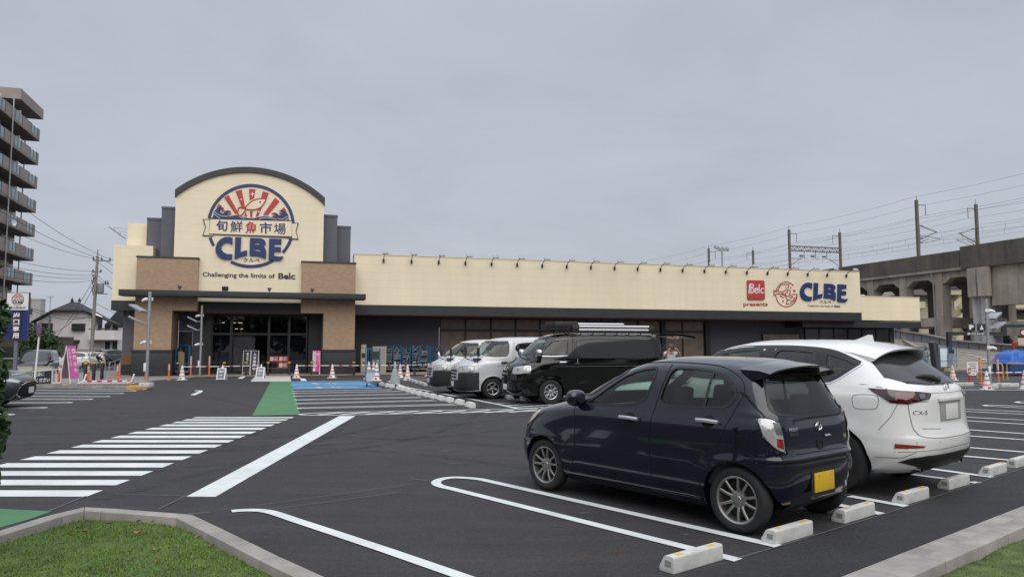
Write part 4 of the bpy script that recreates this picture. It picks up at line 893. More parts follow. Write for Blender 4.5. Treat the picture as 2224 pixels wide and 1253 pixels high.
nc = thing('parked_car', 'small dark navy hatchback with a yellow plate parked nearest in front', 'car', (1.69, 7.88, 0), R(90+39.3))
link('body', navy_me, nc)
windows(nv, nc, [('front_side_window', NF, LEFT, G_front), ('rear_side_window', NR, LEFT, G_priv), ('front_side_window', NF, RIGHT, G_front), ('rear_side_window', NR, RIGHT, G_priv), ('rear_window', NB, BACK, G_rear), ('windscreen', NW, FRONT, G_front)], tw=.022)
dv = MB()
for d in (LEFT, RIGHT): nv.line(dv, [(-.905,1.04), (-.93,1.375)], d, .028, .002)
dv.build('window_divider', M_trim, nc)
gp = MB()
for d in (LEFT, RIGHT):
    for p in ([(.80,.30), (.735,.45), (.715,.75), (.74,.985)], [(-.315,.30), (-.30,.75), (-.345,1.0), (-.405,1.34), (-.425,1.425)], [(-.80,.295), (-.95,.47), (-1.10,.78), (-1.23,1.06), (-1.285,1.20), (-1.22,1.32), (-1.05,1.40), (-.85,1.432), (-.43,1.445), (-.1,1.435), (.12,1.395), (.35,1.29), (.60,1.13), (.88,.985)], [(.80,.30), (.74,.285), (-.70,.283), (-.80,.295)], [(1.42,.885), (1.30,.94), (.95,1.01)], [(1.62,.52), (1.50,.66), (1.46,.70)]): nv.line(gp, p, d, .007, .0015)
    nv.line(gp, [(-1.16,.70), (-1.16,.85), (-1.175,.87), (-1.36,.87), (-1.375,.85), (-1.375,.70), (-1.36,.68), (-1.175,.68)], d, .0045, .0015, True)
nv.line(gp, [(-.60,1.38), (-.64,1.10), (-.645,.98)], BACK, .008, .0015); nv.line(gp, [(.60,1.38), (.64,1.10), (.645,.98)], BACK, .008, .0015)
nv.line(gp, [(-.585,.74), (-.545,.60), (-.30,.577), (.30,.577), (.545,.60), (.585,.74)], BACK, .008, .0015); nv.line(gp, [(-.585,.74), (0,.715), (.585,.74)], BACK, .006, .0015)
gp.build('panel_seams', M_gap, nc)
sill = MB()
for d in (LEFT, RIGHT): nv.patch(sill, [(.86,.175), (.86,.235), (-.90,.245), (-.90,.175)], d, .008)
sill.build('sill', P_navy, nc, smooth=True)
for d, s_ in ((LEFT, 1), (RIGHT, -1)):
    for x, z in ((-.055,.895), (-.975,.932)):
        cup = nv.patch(MB(), [(x+.07*math.cos(a), z+.055*math.sin(a)) for a in [2*math.pi*k/14 for k in range(14)]], d, .002, .03).build('handle_cup', M_gap, nc, smooth=True)
        p0 = nv.hit(x+.115, z+.004, d, .020); p1 = nv.hit(x-.115, z-.002, d, .020); pm = nv.hit(x, z+.002, d, .030)
        MB().tube([nv.hit(x+.105, z, d, 0), p0, pm, p1, nv.hit(x-.105, z, d, 0)], [.012,.016,.019,.017,.012], 10).build('door_handle', M_hand, nc, smooth=True)
    mp = nv.hit(.66, 1.035, d, 0); mm = ellip(MB(), (0,0,0), .075, .115, .085, 20, 12, p=.8)
    mi_ = mm.build('wing_mirror', P_navy, nc, smooth=True, ang=80); mi_.location = (mp.x+.02, mp.y+s_*.115, 1.055)
    MB().obox((.073,s_*.02,.012), (.006,0,0), (0,.085,0), (0,0,.010)).build('indicator', M_lclr, mi_, bevel=.004); MB().tube([(-.01,-s_*.09,-.05), (.0,-s_*.02,-.06)], .035, 8).build('mirror_foot', M_trim, mi_)
    hd_ = MB(); nv.patch(hd_, [(1.70,.70), (1.60,.80), (1.43,.895), (1.33,.885), (1.42,.79), (1.55,.70)], d, .004, .05); hd_.build('headlight', M_lclr, nc, smooth=True)
    dd, cv = diag(s_)
    lo_ = [(-1.47,.715,.985), (-1.505,.70,1.0), (-1.585,.635,.985), (-1.615,.590,.925), (-1.62,.566,.83), (-1.635,.566,.705), (-1.605,.645,.735), (-1.525,.715,.84)]
    lw = nv.patch(MB(), cv(lo_), dd, .008, .03).build('tail_lamp', M_lclr, nc, smooth=True, ang=60)
    nv.patch(MB(), cv([(-1.585,.62,.83), (-1.615,.578,.82), (-1.625,.576,.74), (-1.59,.625,.76)]), dd, .012, .03).build('red_lens', M_lred, lw, smooth=True); nv.patch(MB(), cv([(-1.565,.64,.96), (-1.605,.60,.955), (-1.615,.578,.855), (-1.585,.62,.86)]), dd, .012, .03).build('grey_lens', M_lgrey, lw, smooth=True)
    nv.line(MB(), cv(lo_), dd, .008, .009, True, .03).build('lamp_edge', M_gap, lw)
sp_ = MB(); ny = 16
for k in range(ny+1):
    y = -.565+1.13*k/ny; u = abs(y)/.565; zt = 1.462-.055*u*u-.015*max(0, u-.85)*6; xe = -1.575+.075*u*u; e_ = .022 if u > .93 else 0
    sp_.v += [(-1.20,y,zt+.004), (-1.40,y,zt-.006), (xe,y,zt-.030), (xe+.006,y,zt-.046), (-1.42,y,zt-.075), (-1.32,y,zt-.09)]
for k in range(ny):
    for j in range(6): sp_.f.append((k*6+j, k*6+(j+1)%6, k*6+6+(j+1)%6, k*6+6+j)); sp_.mi.append(0)
sp_.f += [tuple(range(6)), tuple(ny*6+j for j in range(6))]; sp_.mi += [0, 0]; sp_.build('roof_spoiler', P_navy, nc, smooth=True, ang=40)
pl_ = nv.hit(0,.42,BACK,.012); np_ = MB().box(-.006,.006,-.165,.165,-.0825,.0825).build('number_plate', M_yplate, nc, bevel=.004); np_.location = (pl_.x-.01, 0, .425)
bo_ = MB(); [bo_.lathe([(.009,-.011),(.009,-.007),(0,-.006)], 8, (0,y,.055), axis='x') for y in (-.10,.10)]; bo_.build('plate_bolts', M_hand, np_); MB().box(-.004,.004,-.20,.20,-.12,.115).build('plate_recess', M_trim, np_).location = (.012, 0, 0)
bz = MB(); ep = nv.hit(0,.895,BACK,.006)
def ovals(mb, x, y, z, k): 
    for a, b, oz in ((.052,.036,0), (.020,.033,0), (.036,.013,.012)): mb.tube([(x-.002, y+a*k*math.cos(t), z+oz*k+b*k*math.sin(t)) for t in [2*math.pi*j/24 for j in range(25)]], .0045*k, 6, cap=False)
ovals(bz, ep.x, 0, ep.z, 1.0); bz.build('emblem', M_chrome, nc, smooth=True)
bd = MB(); put_text(bd, 'PIXIS', lambda u, v: nv.hit(.47-.125*u, .878+.030*v, BACK, .006), .02); put_text(bd, 'EPOCH', lambda u, v: nv.hit(.46-.115*u, .839+.028*v, BACK, .006), .02); bd.build('badge_lettering', M_chrome, nc, recalc=False)
MB().tube([nv.hit(-.09,.805,BACK,.004), nv.hit(-.16,.810,BACK,.016), nv.hit(-.175,.798,BACK,.012)], .011, 8).build('hatch_lock', M_chrome, nc, smooth=True)
hb = MB(); nv.line(hb, [(.055,.775), (.055,.70), (-.055,.70), (-.055,.775)], BACK, .010, .002, True); hb.build('hatch_grip', M_gap, nc); nv.patch(MB(), [(.04,.755), (-.04,.755), (-.04,.71), (.04,.71)], BACK, .002).build('grip_hollow', M_gap, nc)
cs = MB(); nv.line(cs, [(.545,.588), (.30,.565), (-.30,.565), (-.545,.588)], BACK, .010, .006); cs.build('bumper_crease', P_navy, nc)  # raised crease strip across the bumper, in the plain body paint
nv.patch(MB(), [(-.52,1.14), (-.50,1.14), (-.49,1.11), (-.515,1.11)], BACK, .001).build('window_sticker', mat('sticker_green', (.20,.32,.16), .5), nc); nv.patch(MB(), [(-.535+.026*math.cos(a), 1.075+.026*math.sin(a)) for a in [k*.5 for k in range(12)]], BACK, .001, .02).build('window_sticker', mat('sticker_blue', (.25,.40,.50), .5), nc); nv.patch(MB(), [(-.44,.80), (-.51,.80), (-.51,.765), (-.44,.765)], BACK, .003).build('emission_sticker', mat('sticker_olive', (.13,.17,.10), .5), nc)
add_wheels(nc, wheel_meshes(.285, .150, .206, 'ten', M_rimg), (1.235,-1.235), .638, .285)
for y in (.33, -.33): seat(nc, .0, y, M_seat, back=.50); 
for y in (.33, -.33): seat(nc, -.85, y, M_seat, .52, back=.44)
MB().box(.55, .95, -.60, .60, .62, .86).obox((.72,0,.90), (.22,0,-.03), (0,.56,0), (.01,0,.06)).build('dashboard', mat('dash_grey', (.07,.075,.075), .8), nc, bevel=.03); steer(nc, .44, -.33, .88)
MB().obox((.42,0,1.27), (.006,0,0), (0,.10,0), (0,0,.03)).build('rear_view_mirror', M_trim, nc, bevel=.01); MB().box(-1.2,.9,-.6,.6,.30,.34).build('cabin_floor', M_und, nc)
# ------------------------------------------------------------------ white crossover beside it
wv = Car([(.25,2.00,-2.02,.78,9,3,12,4.5), (.30,2.10,-2.12,.84,9,3,12,4.2), (.38,2.20,-2.22,.88,9,3,11,3.8), (.47,2.26,-2.265,.905,9,3,11,3.6), (.56,2.29,-2.285,.918,9,3,10,3.5), (.63,2.30,-2.285,.921,9,3,10,3.5), (.68,2.30,-2.268,.921,9,3,10,3.6), (.78,2.295,-2.250,.918,9,3,10,3.7), (.90,2.27,-2.245,.912,8,3,10,3.7),
          (1.00,2.18,-2.243,.905,7,3,10,3.7), (1.06,1.95,-2.238,.895,6,3,10,3.7), (1.10,1.6,-2.225,.880,6,3,9,3.7), (1.14,1.25,-2.205,.862,5,3,9,3.6), (1.18,1.08,-2.165,.845,5,3,9,3.5), (1.27,.90,-2.06,.802,5,3,8,3.4), (1.37,.78,-1.93,.752,5,3,8,3.3), (1.46,.64,-1.80,.705,5,3,8,3.2), (1.53,.50,-1.69,.665,5,2.9,8,3.1),
          (1.585,.33,-1.62,.615,5,2.8,7,2.9), (1.625,.17,-1.55,.545,4,2.6,6,2.7), (1.655,.03,-1.42,.44,4,2.3,5,2.4), (1.675,-.10,-1.22,.30,3,2,4,2.2), (1.685,-.30,-.95,.12,2.5,2,3,2)], (1.35,-1.35), .36, .022)
WF = [(.74,1.215), (.56,1.33), (.35,1.445), (.16,1.523), (-.05,1.562), (-.395,1.572), (-.335,1.195)]
WM = [(-.505,1.195), (-.555,1.575), (-.80,1.570), (-1.10,1.545), (-1.16,1.19)]
WQ = [(-1.225,1.192), (-1.185,1.535), (-1.32,1.508), (-1.48,1.455), (-1.60,1.402), (-1.51,1.33), (-1.36,1.225)]
WB = [(-.56,1.51), (.56,1.51), (.66,1.37), (.72,1.262), (.65,1.222), (.35,1.195), (0,1.19), (-.35,1.195), (-.65,1.222), (-.72,1.262), (-.66,1.37)]
WW = [(-.58,1.58), (.58,1.58), (.74,1.17), (-.74,1.17)]
white_me = wv.cut([wv.shell(.06, .42, 1.65), wv.side_prism([WF, WM, WQ]), wv.end_prism(WW, .1, 2.6), wv.wells(.405)], [P_white])
wc = thing('parked_car', 'white crossover with dark red tail lamps parked behind the navy hatchback', 'car', (3.38, 9.93, 0), R(90+39.6))
link('body', white_me, wc)
windows(wv, wc, [('front_side_window', WF, LEFT, G_front), ('rear_side_window', WM, LEFT, G_priv), ('quarter_window', WQ, LEFT, G_priv), ('front_side_window', WF, RIGHT, G_front), ('rear_side_window', WM, RIGHT, G_priv), ('quarter_window', WQ, RIGHT, G_priv), ('windscreen', WW, FRONT, G_front)], tw=.05)
rb = MB()
for d, s_ in ((LEFT, 1), (RIGHT, -1)):
    wv.patch(rb, [(-.34,1.185), (-.39,1.59), (-.56,1.59), (-.51,1.185)], d, .003); wv.patch(rb, [(-1.155,1.18), (-1.09,1.56), (-1.20,1.548), (-1.23,1.18)], d, .003)
rb.build('pillar_trim', M_trim, wc)
bwh = MB()
for d in (LEFT, RIGHT): wv.line(bwh, [(-.40,1.178), (-1.2,1.180), (-1.37,1.212), (-1.53,1.325), (-1.63,1.405)], d, .016, .006)
bwh.build('chrome_strip', M_chrome, wc)
M_rglass = mat('rear_glass_dark', (.030,.029,.033), .10, spec=.6)
og = wv.patch(MB(), [(-.57,1.535), (.57,1.535), (.66,1.37), (.70,1.265), (.62,1.200), (.35,1.180), (0,1.175), (-.35,1.180), (-.62,1.200), (-.70,1.265), (-.66,1.37)], BACK, .004, .06).build('rear_glass_surround', mat('surround_black', (.012,.012,.013), .18), wc, smooth=True, ang=60)
sgl = MB()
for d in (LEFT, RIGHT): wv.patch(sgl, [(-1.60,1.535), (-1.72,1.495), (-1.83,1.405), (-1.95,1.30), (-2.03,1.245), (-2.10,1.235), (-2.12,1.26), (-1.98,1.42), (-1.84,1.52), (-1.72,1.56)], d, .004, .03)
sgl.build('side_surround', MATS['surround_black'], wc, smooth=True, ang=60)
tpl = MB()
for d in (LEFT, RIGHT): wv.line(tpl, [(.74,1.20), (.56,1.335), (.35,1.457), (.16,1.540), (-.05,1.580), (-.45,1.590), (-.80,1.585), (-1.15,1.558), (-1.35,1.515), (-1.60,1.412)], d, .045, .0035)
tpl.build('window_top_trim', M_trim, wc)
wv.patch(MB(), WB, BACK, .007, .06).build('rear_window', M_rglass, wc, smooth=True, ang=60)
s0 = MB(); ny = 18
for k in range(ny+1):
    y = -.64+1.28*k/ny; u = abs(y)/.64; xe = -1.90+.15*u*u; z1 = wv.hit(-1.28, y, UP).z; z2 = wv.hit(-1.50, y*.98, UP).z; z3 = max(z2-.055, wv.hit(-1.62, y*.95, UP).z - .01)
    s0.v += [(-1.28,y,z1+.003), (-1.50,y,z2+.010), (xe,y,z3-.005), (xe+.012,y,z3-.024), (-1.66,y,z3-.06), (-1.45,y,z2-.10)]
for k in range(ny):
    for j in range(6): s0.f.append((k*6+j, k*6+(j+1)%6, k*6+6+(j+1)%6, k*6+6+j)); s0.mi.append(0)
s0.f += [tuple(range(6)), tuple(ny*6+j for j in range(6))]; s0.mi += [0, 0]; s0.build('roof_spoiler', P_white, wc, smooth=True, ang=40)
for d, s_ in ((LEFT, 1), (RIGHT, -1)):
    dd, cv = diag(s_)
    pts = [(-1.80,.90,1.150), (-2.05,.86,1.138), (-2.20,.62,1.118), (-2.225,.42,1.100), (-2.215,.48,1.045), (-2.19,.66,1.022), (-2.13,.76,.995), (-2.02,.87,1.005), (-1.90,.89,1.075)]
    lw = wv.patch(MB(), cv(pts), dd, .010, .04).build('tail_lamp', M_ldred, wc, smooth=True, ang=60)
    wv.patch(MB(), cv(((-2.06,.845,1.115), (-2.16,.70,1.10), (-2.17,.70,1.04), (-2.12,.78,1.012), (-2.05,.85,1.03))), dd, .014, .03).build('red_lens', mat('lamp_mid_red', (.10,.006,.008), .12, coat=1), lw, smooth=True)
    wv.patch(MB(), cv(((-2.185,.63,1.10), (-2.205,.55,1.095), (-2.205,.56,1.055), (-2.185,.63,1.05))), dd, .014, .03).build('clear_lens', M_lgrey, lw, smooth=True)
    wv.patch(MB(), [(s_*a, z) for a, z in ((.84,.585), (.62,.565), (.64,.545), (.84,.535))], BACK, .006).build('reflector', M_lred, wc)
    MB().lathe([(.046,.16), (.044,.01), (.037,.01), (.037,.16)], 20, (0,0,0), axis='x', cap=False).build('exhaust_tip', M_chrome, wc, smooth=True, ang=40).location = (-2.15, s_*.54, .315)
    p = wv.hit(.60, 1.19, d, 0); mm = ellip(MB(), (0,0,0), .09, .13, .085, p=.8).build('wing_mirror', P_white, wc, smooth=True, ang=80); mm.location = (p.x+.05, p.y+s_*.13, 1.20)
bk = MB()
for pts in ([(-.80,.395), (-.74,.445), (-.58,.465), (.58,.465), (.74,.445), (.80,.395), (.60,.34), (.48,.268), (-.48,.268), (-.60,.34)],): wv.patch(bk, pts, BACK, .012, .06)
bk.build('lower_bumper', M_trim, wc, smooth=True, ang=60)
ga = MB()
for d in (LEFT, RIGHT):
    wv.line(ga, [(-1.60,.955), (-1.59,1.05), (-1.62,1.08), (-1.83,1.085), (-1.865,1.05), (-1.855,.96), (-1.82,.93), (-1.64,.925)], d, .006, .0015, True)
    for p in ([(-1.80,.43), (-2.05,.44), (-2.16,.50)], [(-2.03,1.0), (-1.97,.86), (-1.86,.72)], [(-.33,1.2), (-.35,.9), (-.36,.40)], [(-1.20,1.19), (-1.12,.9), (-.95,.6), (-.85,.40)], [(.75,1.1), (.78,.8), (.76,.4)]): wv.line(ga, p, d, .006, .0015)
for s_ in (1, -1): wv.line(ga, [(s_*.50,1.02), (s_*.73,1.01), (s_*.735,.98), (s_*.72,.82), (s_*.70,.72), (s_*.62,.655), (s_*.3,.63), (0,.628)], BACK, .007, .0015); wv.line(ga, [(s_*.86,1.24), (s_*.80,1.14)], BACK, .007, .0015)
wv.line(ga, [(-.45,1.10), (0,1.095), (.45,1.10)], BACK, .005, .0015); wv.line(ga, [(.62,.74), (.30,.725)], BACK, .006, .0015); wv.line(ga, [(.84,.50), (.5,.515), (-.5,.515), (-.84,.50)], BACK, .006, .0015)
ga.build('panel_seams', M_gappale, wc)
pr = MB().box(-.02,.0,-.28,.28,-.11,.11).build('plate_recess', mat('recess_grey', (.30,.30,.295), .5), wc, bevel=.01); p = wv.hit(0,.90,BACK,0); pr.location = (p.x+.012, 0, .905)
MB().box(-.006,.004,-.165,.165,-.0825,.0825).build('number_plate', M_wplate, pr, bevel=.003).location = (-.026, 0, -.01); MB().box(-.03,.0,-.30,.30,-.02,.02).build('plate_garnish', P_white, wc, bevel=.008).location = (p.x, 0, 1.03)
em = MB(); ep = wv.hit(0,1.135,BACK,.008)
em.tube([(ep.x, .062*math.cos(t), ep.z+.050*math.sin(t)) for t in [2*math.pi*j/24 for j in range(25)]], .006, 6, cap=False); em.tube(spline([(ep.x,.056,ep.z+.012), (ep.x,.034,ep.z+.028), (ep.x,0,ep.z-.018), (ep.x,-.034,ep.z+.028), (ep.x,-.056,ep.z+.012)], 4), .006, 6); em.build('emblem', M_chrome, wc, smooth=True)
bd = MB(); put_text(bd, 'CX-5', lambda u, v: wv.hit(.70-.17*u, .885+.042*v, BACK, .006), .008); bd.build('badge_lettering', M_chrome, wc, recalc=False)
sf = MB()
for sy in (-.014, .014): sf.quad([(-1.20,sy*1.3,1.668), (-1.44,sy*1.6,1.645), (-1.43,sy*.3,1.735), (-1.38,sy*.3,1.738), (-1.28,sy*.6,1.695)])
sf.v += []; i = 0
for a in range(5): b = (a+1) % 5; sf.f.append((a, b, 5+b, 5+a)); sf.mi.append(0)
sf.build('roof_aerial', P_white, wc, smooth=True)
wi = MB(); wi.tube([wv.hit(0,1.225,BACK,.012), wv.hit(.12,1.24,BACK,.03), wv.hit(.30,1.262,BACK,.02), wv.hit(.38,1.262,BACK,.012)], [.02,.032,.022,.008], 8).tube([wv.hit(0,1.225,BACK,.01), wv.hit(-.02,1.215,BACK,.03)], .03, 8).build('rear_wiper', M_trim, wc, smooth=True)
for y in (.5, -.2, .1, -.55): pass
ps = MB()
for y in (.70, .38, -.38, -.70): p = wv.hit(y,.60,BACK,.002); ps.lathe([(.012,0), (.012,.003), (0,.004)], 12, p, axis='x')
ps.build('parking_sensors', mat('sensor_white', (.55,.55,.54), .4), wc)
add_wheels(wc, wheel_meshes(.36, .225, .225, 'five', M_rims), (1.35,-1.35), .795, .36)
for y in (.38, -.38): seat(wc, .0, y, M_seat, .5, .52, .55); seat(wc, -.95, y, M_seat, .55, .52, .52)
MB().box(.6, 1.0, -.68, .68, .82, 1.08).build('dashboard', MATS['dash_grey'], wc, bevel=.03); MB().box(-1.9,1.0,-.7,.7,.40,.44).build('cabin_floor', M_und, wc); steer(wc, .50, -.38, 1.08)
# ------------------------------------------------------------------ one-box vans
hv = Car([(.24,2.25,-2.30,.79,10,3.4,14,7), (.27,2.29,-2.32,.825,10,3.4,14,7), (.36,2.325,-2.34,.838,10,3.4,14,7), (.50,2.34,-2.345,.844,10,3.4,14,7), (.70,2.34,-2.345,.846,10,3.4,14,7), (.90,2.315,-2.345,.847,10,3.4,14,7), (1.02,2.275,-2.343,.847,9,3.3,14,7), (1.12,2.19,-2.340,.847,8,3.2,14,7),
          (1.20,2.06,-2.335,.845,5.5,3,14,7), (1.27,1.96,-2.33,.842,5.5,3,14,7), (1.33,1.88,-2.325,.836,5.5,3.2,14,7), (1.45,1.745,-2.315,.818,6,3.4,14,7), (1.60,1.575,-2.295,.795,6,3.6,14,7), (1.75,1.385,-2.265,.770,6,3.8,14,7), (1.84,1.25,-2.235,.748,6,3.6,12,6), (1.90,1.12,-2.20,.712,6,3.2,10,5), (1.94,.97,-2.14,.650,5,2.8,8,4), (1.965,.80,-2.02,.55,5,2.5,7,3), (1.98,.55,-1.80,.38,4,2.2,5,2.5), (1.988,.2,-1.4,.12,3,2,4,2)], (1.285,-1.285), .335, .012)
HF = [(1.60,1.385), (1.50,1.51), (1.36,1.665), (1.24,1.775), (1.10,1.80), (.745,1.815), (.79,1.36), (1.20,1.345)]
HS = [(.545,1.80), (.46,1.40), (.40,1.33), (.28,1.285), (-1.90,1.275), (-1.965,1.33), (-1.90,1.80)]
HW = [(-.70,1.36), (.70,1.36), (.66,1.78), (.60,1.84), (-.60,1.84), (-.66,1.78)]
HB = [(-.66,1.24), (.66,1.24), (.60,1.78), (-.60,1.78)]
def make_van(paint, name, label, group, loc, dark, bumper, tail_open):
    cutters = [hv.shell(.06, .45, 1.93), hv.side_prism([HF, HS]), hv.end_prism(HW, .9, 2.8), hv.wells(.39, .45)]
    if tail_open: cutters.append(MB().box(-3, -1.9, -.70, .70, .62, 1.86))
    else: cutters.append(hv.end_prism(HB, -3, -1.8))
    t = thing(name, label, 'van', loc, R(197), group); link('body', hv.cut(cutters, [paint]), t)
    windows(hv, t, [('front_side_window', HF, LEFT, G_front), ('side_window', HS, LEFT, M_dglass if dark else G_priv), ('front_side_window', HF, RIGHT, G_front), ('side_window', HS, RIGHT, M_dglass if dark else G_priv), ('windscreen', HW, FRONT, G_front)], tw=.022)
    if not tail_open: windows(hv, t, [('rear_window', HB, BACK, G_priv)])
    sm = MB()
    for d in (LEFT, RIGHT):
        for p in ([(.70,.40), (.68,.9), (.655,1.3), (.61,1.84)], [(.60,.40), (.59,1.3), (.56,1.84)], [(1.72,.50), (1.745,1.20), (1.66,1.36), (1.30,1.77), (1.15,1.845), (.61,1.86), (.56,1.86), (-1.0,1.86), (-2.2,1.83)], [(-.72,.40), (-.74,1.27)], [(2.10,1.04), (1.78,1.06)], [(1.72,.50), (1.74,.86), (2.05,.87)]): hv.line(sm, p, d, .009, .002)
    sm.build('panel_seams', M_gap if dark else M_gappale, t)
    cr = MB()
    for d in (LEFT, RIGHT): hv.line(cr, [(1.15,1.045), (-2.2,1.045)], d, .012, .004)
    cr.build('body_crease', mat('crease_pale', (.10,.10,.10), .3) if dark else mat('crease_grey', (.20,.20,.21), .4), t)
    if dark:
        cs = MB()
        for d in (LEFT, RIGHT): hv.line(cs, [(1.66,1.335), (1.20,1.325), (.77,1.345)], d, .016, .006); 
        cs.build('chrome_strip', M_chrome, t)
    for d, s_ in ((LEFT, 1), (RIGHT, -1)):
        vs = hv.patch(MB(), [(1.42,1.62), (1.26,1.795), (1.10,1.825), (.76,1.838), (.765,1.775), (1.10,1.745), (1.22,1.70), (1.36,1.57)], d, .014, .05).build('rain_visor', M_trim if not dark else mat('smoked_visor', (.05,.043,.04), .2), t, smooth=True)
        dd = Vector((1, s_, 0)).normalized(); e_ = Vector((0,0,1)).cross(dd); cv = lambda P: [(e_.dot(Vector((x, s_*y, 0))), z) for x, y, z in P]
        lp = cv([(2.285,.50,1.02), (2.10,.80,1.05), (1.90,.84,1.06), (1.90,.84,.87), (2.12,.80,.855), (2.31,.50,.845)])
        hl = hv.patch(MB(), lp, dd, .010, .05).build('headlight', M_lclr, t, smooth=True, ang=60); hv.line(MB(), lp, dd, .016, .012, True).build('lamp_bezel', M_chrome if dark else M_lgrey, hl)
        rf = MB()
        for a in ((2.20,.67), (2.03,.82)): p = hv.hit(e_.dot(Vector((a[0], s_*a[1], 0))), .95, dd, .012); rf.lathe([(.03,0), (.055,.006), (.0,.014)], 12, p, axis='x')
        rf.build('lamp_bulb', M_chrome, hl, smooth=True)
        p0 = hv.hit(.92, 1.16, d, .018); hn = MB().tube([p0+Vector((.10,0,0)), p0+Vector((0,s_*.014,0)), p0-Vector((.10,0,0))], [.014,.020,.014], 8)
        hn.build('door_handle', M_chrome if dark else M_trim, t, smooth=True); hv.patch(MB(), [(1.03,1.19), (.80,1.19), (.80,1.09), (1.03,1.09)], d, .004).build('handle_cup', M_chrome if dark else M_gappale, t)
        p1 = hv.hit(.50, 1.18, d, .015); MB().tube([p1+Vector((0,0,.08)), p1-Vector((0,0,.04))], .016, 8).box(p1.x-.07, p1.x+.07, p1.y-.01, p1.y+.01, p1.z-.07, p1.z-.045).build('sliding_door_handle', M_chrome if dark else M_trim, t)
        pm = hv.hit(1.58, 1.37, d, 0)
        if dark: mm = ellip(MB(), (0,0,0), .09, .13, .10, p=.75).build('wing_mirror', M_chrome, t, smooth=True, ang=80); mm.location = (pm.x+.04, pm.y+s_*.13, 1.42)
        else: mm = MB().box(-.03,.03,-.08,.08,-.14,.14).tube([(0,0,-.14), (.02,-s_*.02,-.30), (.0,-s_*.12,-.36)], .014, 6).build('wing_mirror', M_trim, t, bevel=.02); mm.location = (pm.x+.17, pm.y+s_*.14, 1.50)
    fm_ = MB(); fp = hv.hit(-.62, 1.18, FRONT, 0) if 0 else Vector((1.98, .66, 1.22))
    fm_.tube(spline([(fp.x-.10,fp.y+.06,fp.z+.0), (fp.x+.12,fp.y+.02,fp.z+.08), (fp.x+.22,fp.y,fp.z+.26)], 4), .016, 6); ellip(fm_, (fp.x+.22,fp.y,fp.z+.33), .05, .10, .09); fm_.build('fender_mirror', M_trim, t, smooth=True)
    M_b = P_black if bumper else M_trim
    bp = hv.patch(MB(), [(-.80,.28), (.80,.28), (.82,.55), (.80,.82), (.52,.82), (.50,.60), (-.50,.60), (-.52,.82), (-.80,.82), (-.82,.55)], FRONT, .018, .06)
    for d, s_ in ((LEFT, 1), (RIGHT, -1)):
        dd = Vector((1, s_, 0)).normalized(); e_ = Vector((0,0,1)).cross(dd); cv = lambda P: [(e_.dot(Vector((x, s_*y, 0))), z) for x, y, z in P]
        hv.patch(bp, cv([(2.29,.55,.83), (1.74,.85,.845), (1.74,.85,.30), (2.28,.55,.28)]), dd, .014, .06)
    bp.build('front_bumper', M_b, t, smooth=True, ang=60)
    gr = hv.patch(MB(), [(-.46,.62), (.46,.62), (.48,.90), (-.48,.90)], FRONT, .012).build('grille', P_silver if not dark else P_black, t, smooth=True)
    g2 = MB()
    for z in (.66, .76, .86): hv.patch(g2, [(-.40,z), (.40,z), (.40,z+.055), (-.40,z+.055)], FRONT, .018)
    g2.build('grille_slot', M_gap, gr)
    np2 = MB().box(-.004,.008,-.165,.165,-.082,.082).build('number_plate', M_wplate, t, bevel=.003); q = hv.hit(0,.47,FRONT,.012); np2.location = (q.x+.012, 0, .47)
    em = MB(); q = hv.hit(0, .98, FRONT, .008); ovals(em, q.x, 0, q.z, 1.3); em.build('emblem', M_chrome, t, smooth=True)
    wpm = MB(); wpm.tube([(1.93,.55,1.33), (1.80,.1,1.42)], .010, 6).tube([(1.93,-.1,1.34), (1.80,-.5,1.42)], .010, 6).build('wipers', M_trim, t)
    for y in (.40, -.40): seat(t, 1.15, y, M_seat, .5, .62, .68)
    MB().box(1.62, 1.85, -.72, .72, 1.0, 1.30).build('dashboard', MATS['dash_grey'], t, bevel=.03); steer(t, 1.46, -.40, 1.26); MB().box(-2.2, 1.6, -.74, .74, .46, .50).build('cabin_floor', M_und, t)
    return t
VP_ = (2.06, 21.72, 0)
bv = make_van(P_black, 'parked_van', 'black van with chrome wheels, a roof rack and its tailgate raised', None, VP_, True, True, True)
add_wheels(bv, wheel_meshes(.345, .215, .205, 'eight', M_rims), (1.285,-1.285), .735, .345)
# roof rack with silver pipes
rk = MB()
for y in (-.62, .62): rk.bar((1.05,y,2.10), (-1.95,y,2.10), .03, .03).bar((1.05,y,2.20), (-1.95,y,2.20), .02, .02)
for k in range(9): x = 1.05-3.0*k/8; rk.bar((x,-.62,2.10), (x,.62,2.10), .03, .02); [rk.bar((x,y,1.90 if abs(y) > .5 else 2.0), (x,y,2.20), .025) for y in (-.62, .62)]
rk.bar((1.06,-.62,2.20), (1.06,.62,2.20), .03, .08).bar((1.06,-.62,2.10), (1.06,.62,2.10), .03, .05); rack = rk.build('roof_rack', M_trim, bv)
tb = MB()
for y, z, x0, x1 in ((.70,2.06,.42,-1.80), (.70,2.155,.42,-1.80), (.25,2.235,.35,-1.2)): tb.tube([(x0,y,z), (x1,y,z)], .042, 12)
tb.build('carried_pipe', mat('bare_aluminium', (.50,.50,.51), .35, .6), rack, smooth=True)
MB().box(.40,.60,.64,.76,2.0,2.20).box(-1.95,-1.78,.64,.76,2.0,2.18).build('pipe_holder', M_trim, rack, bevel=.02); MB().box(.3,1.0,-.45,.45,2.12,2.30).build('rack_load', M_trim, rack, bevel=.03)
tg = MB(); n = 8
for k in range(n+1):
    f = k/n; x = -2.12-1.22*f; z = 1.945+.05*math.sin(f*2.2)-.10*f*f; tg.v += [(x,-.72+.04*f,z), (x,.72-.04*f,z), (x,.70-.04*f,z-.06), (x,-.70+.04*f,z-.06)]
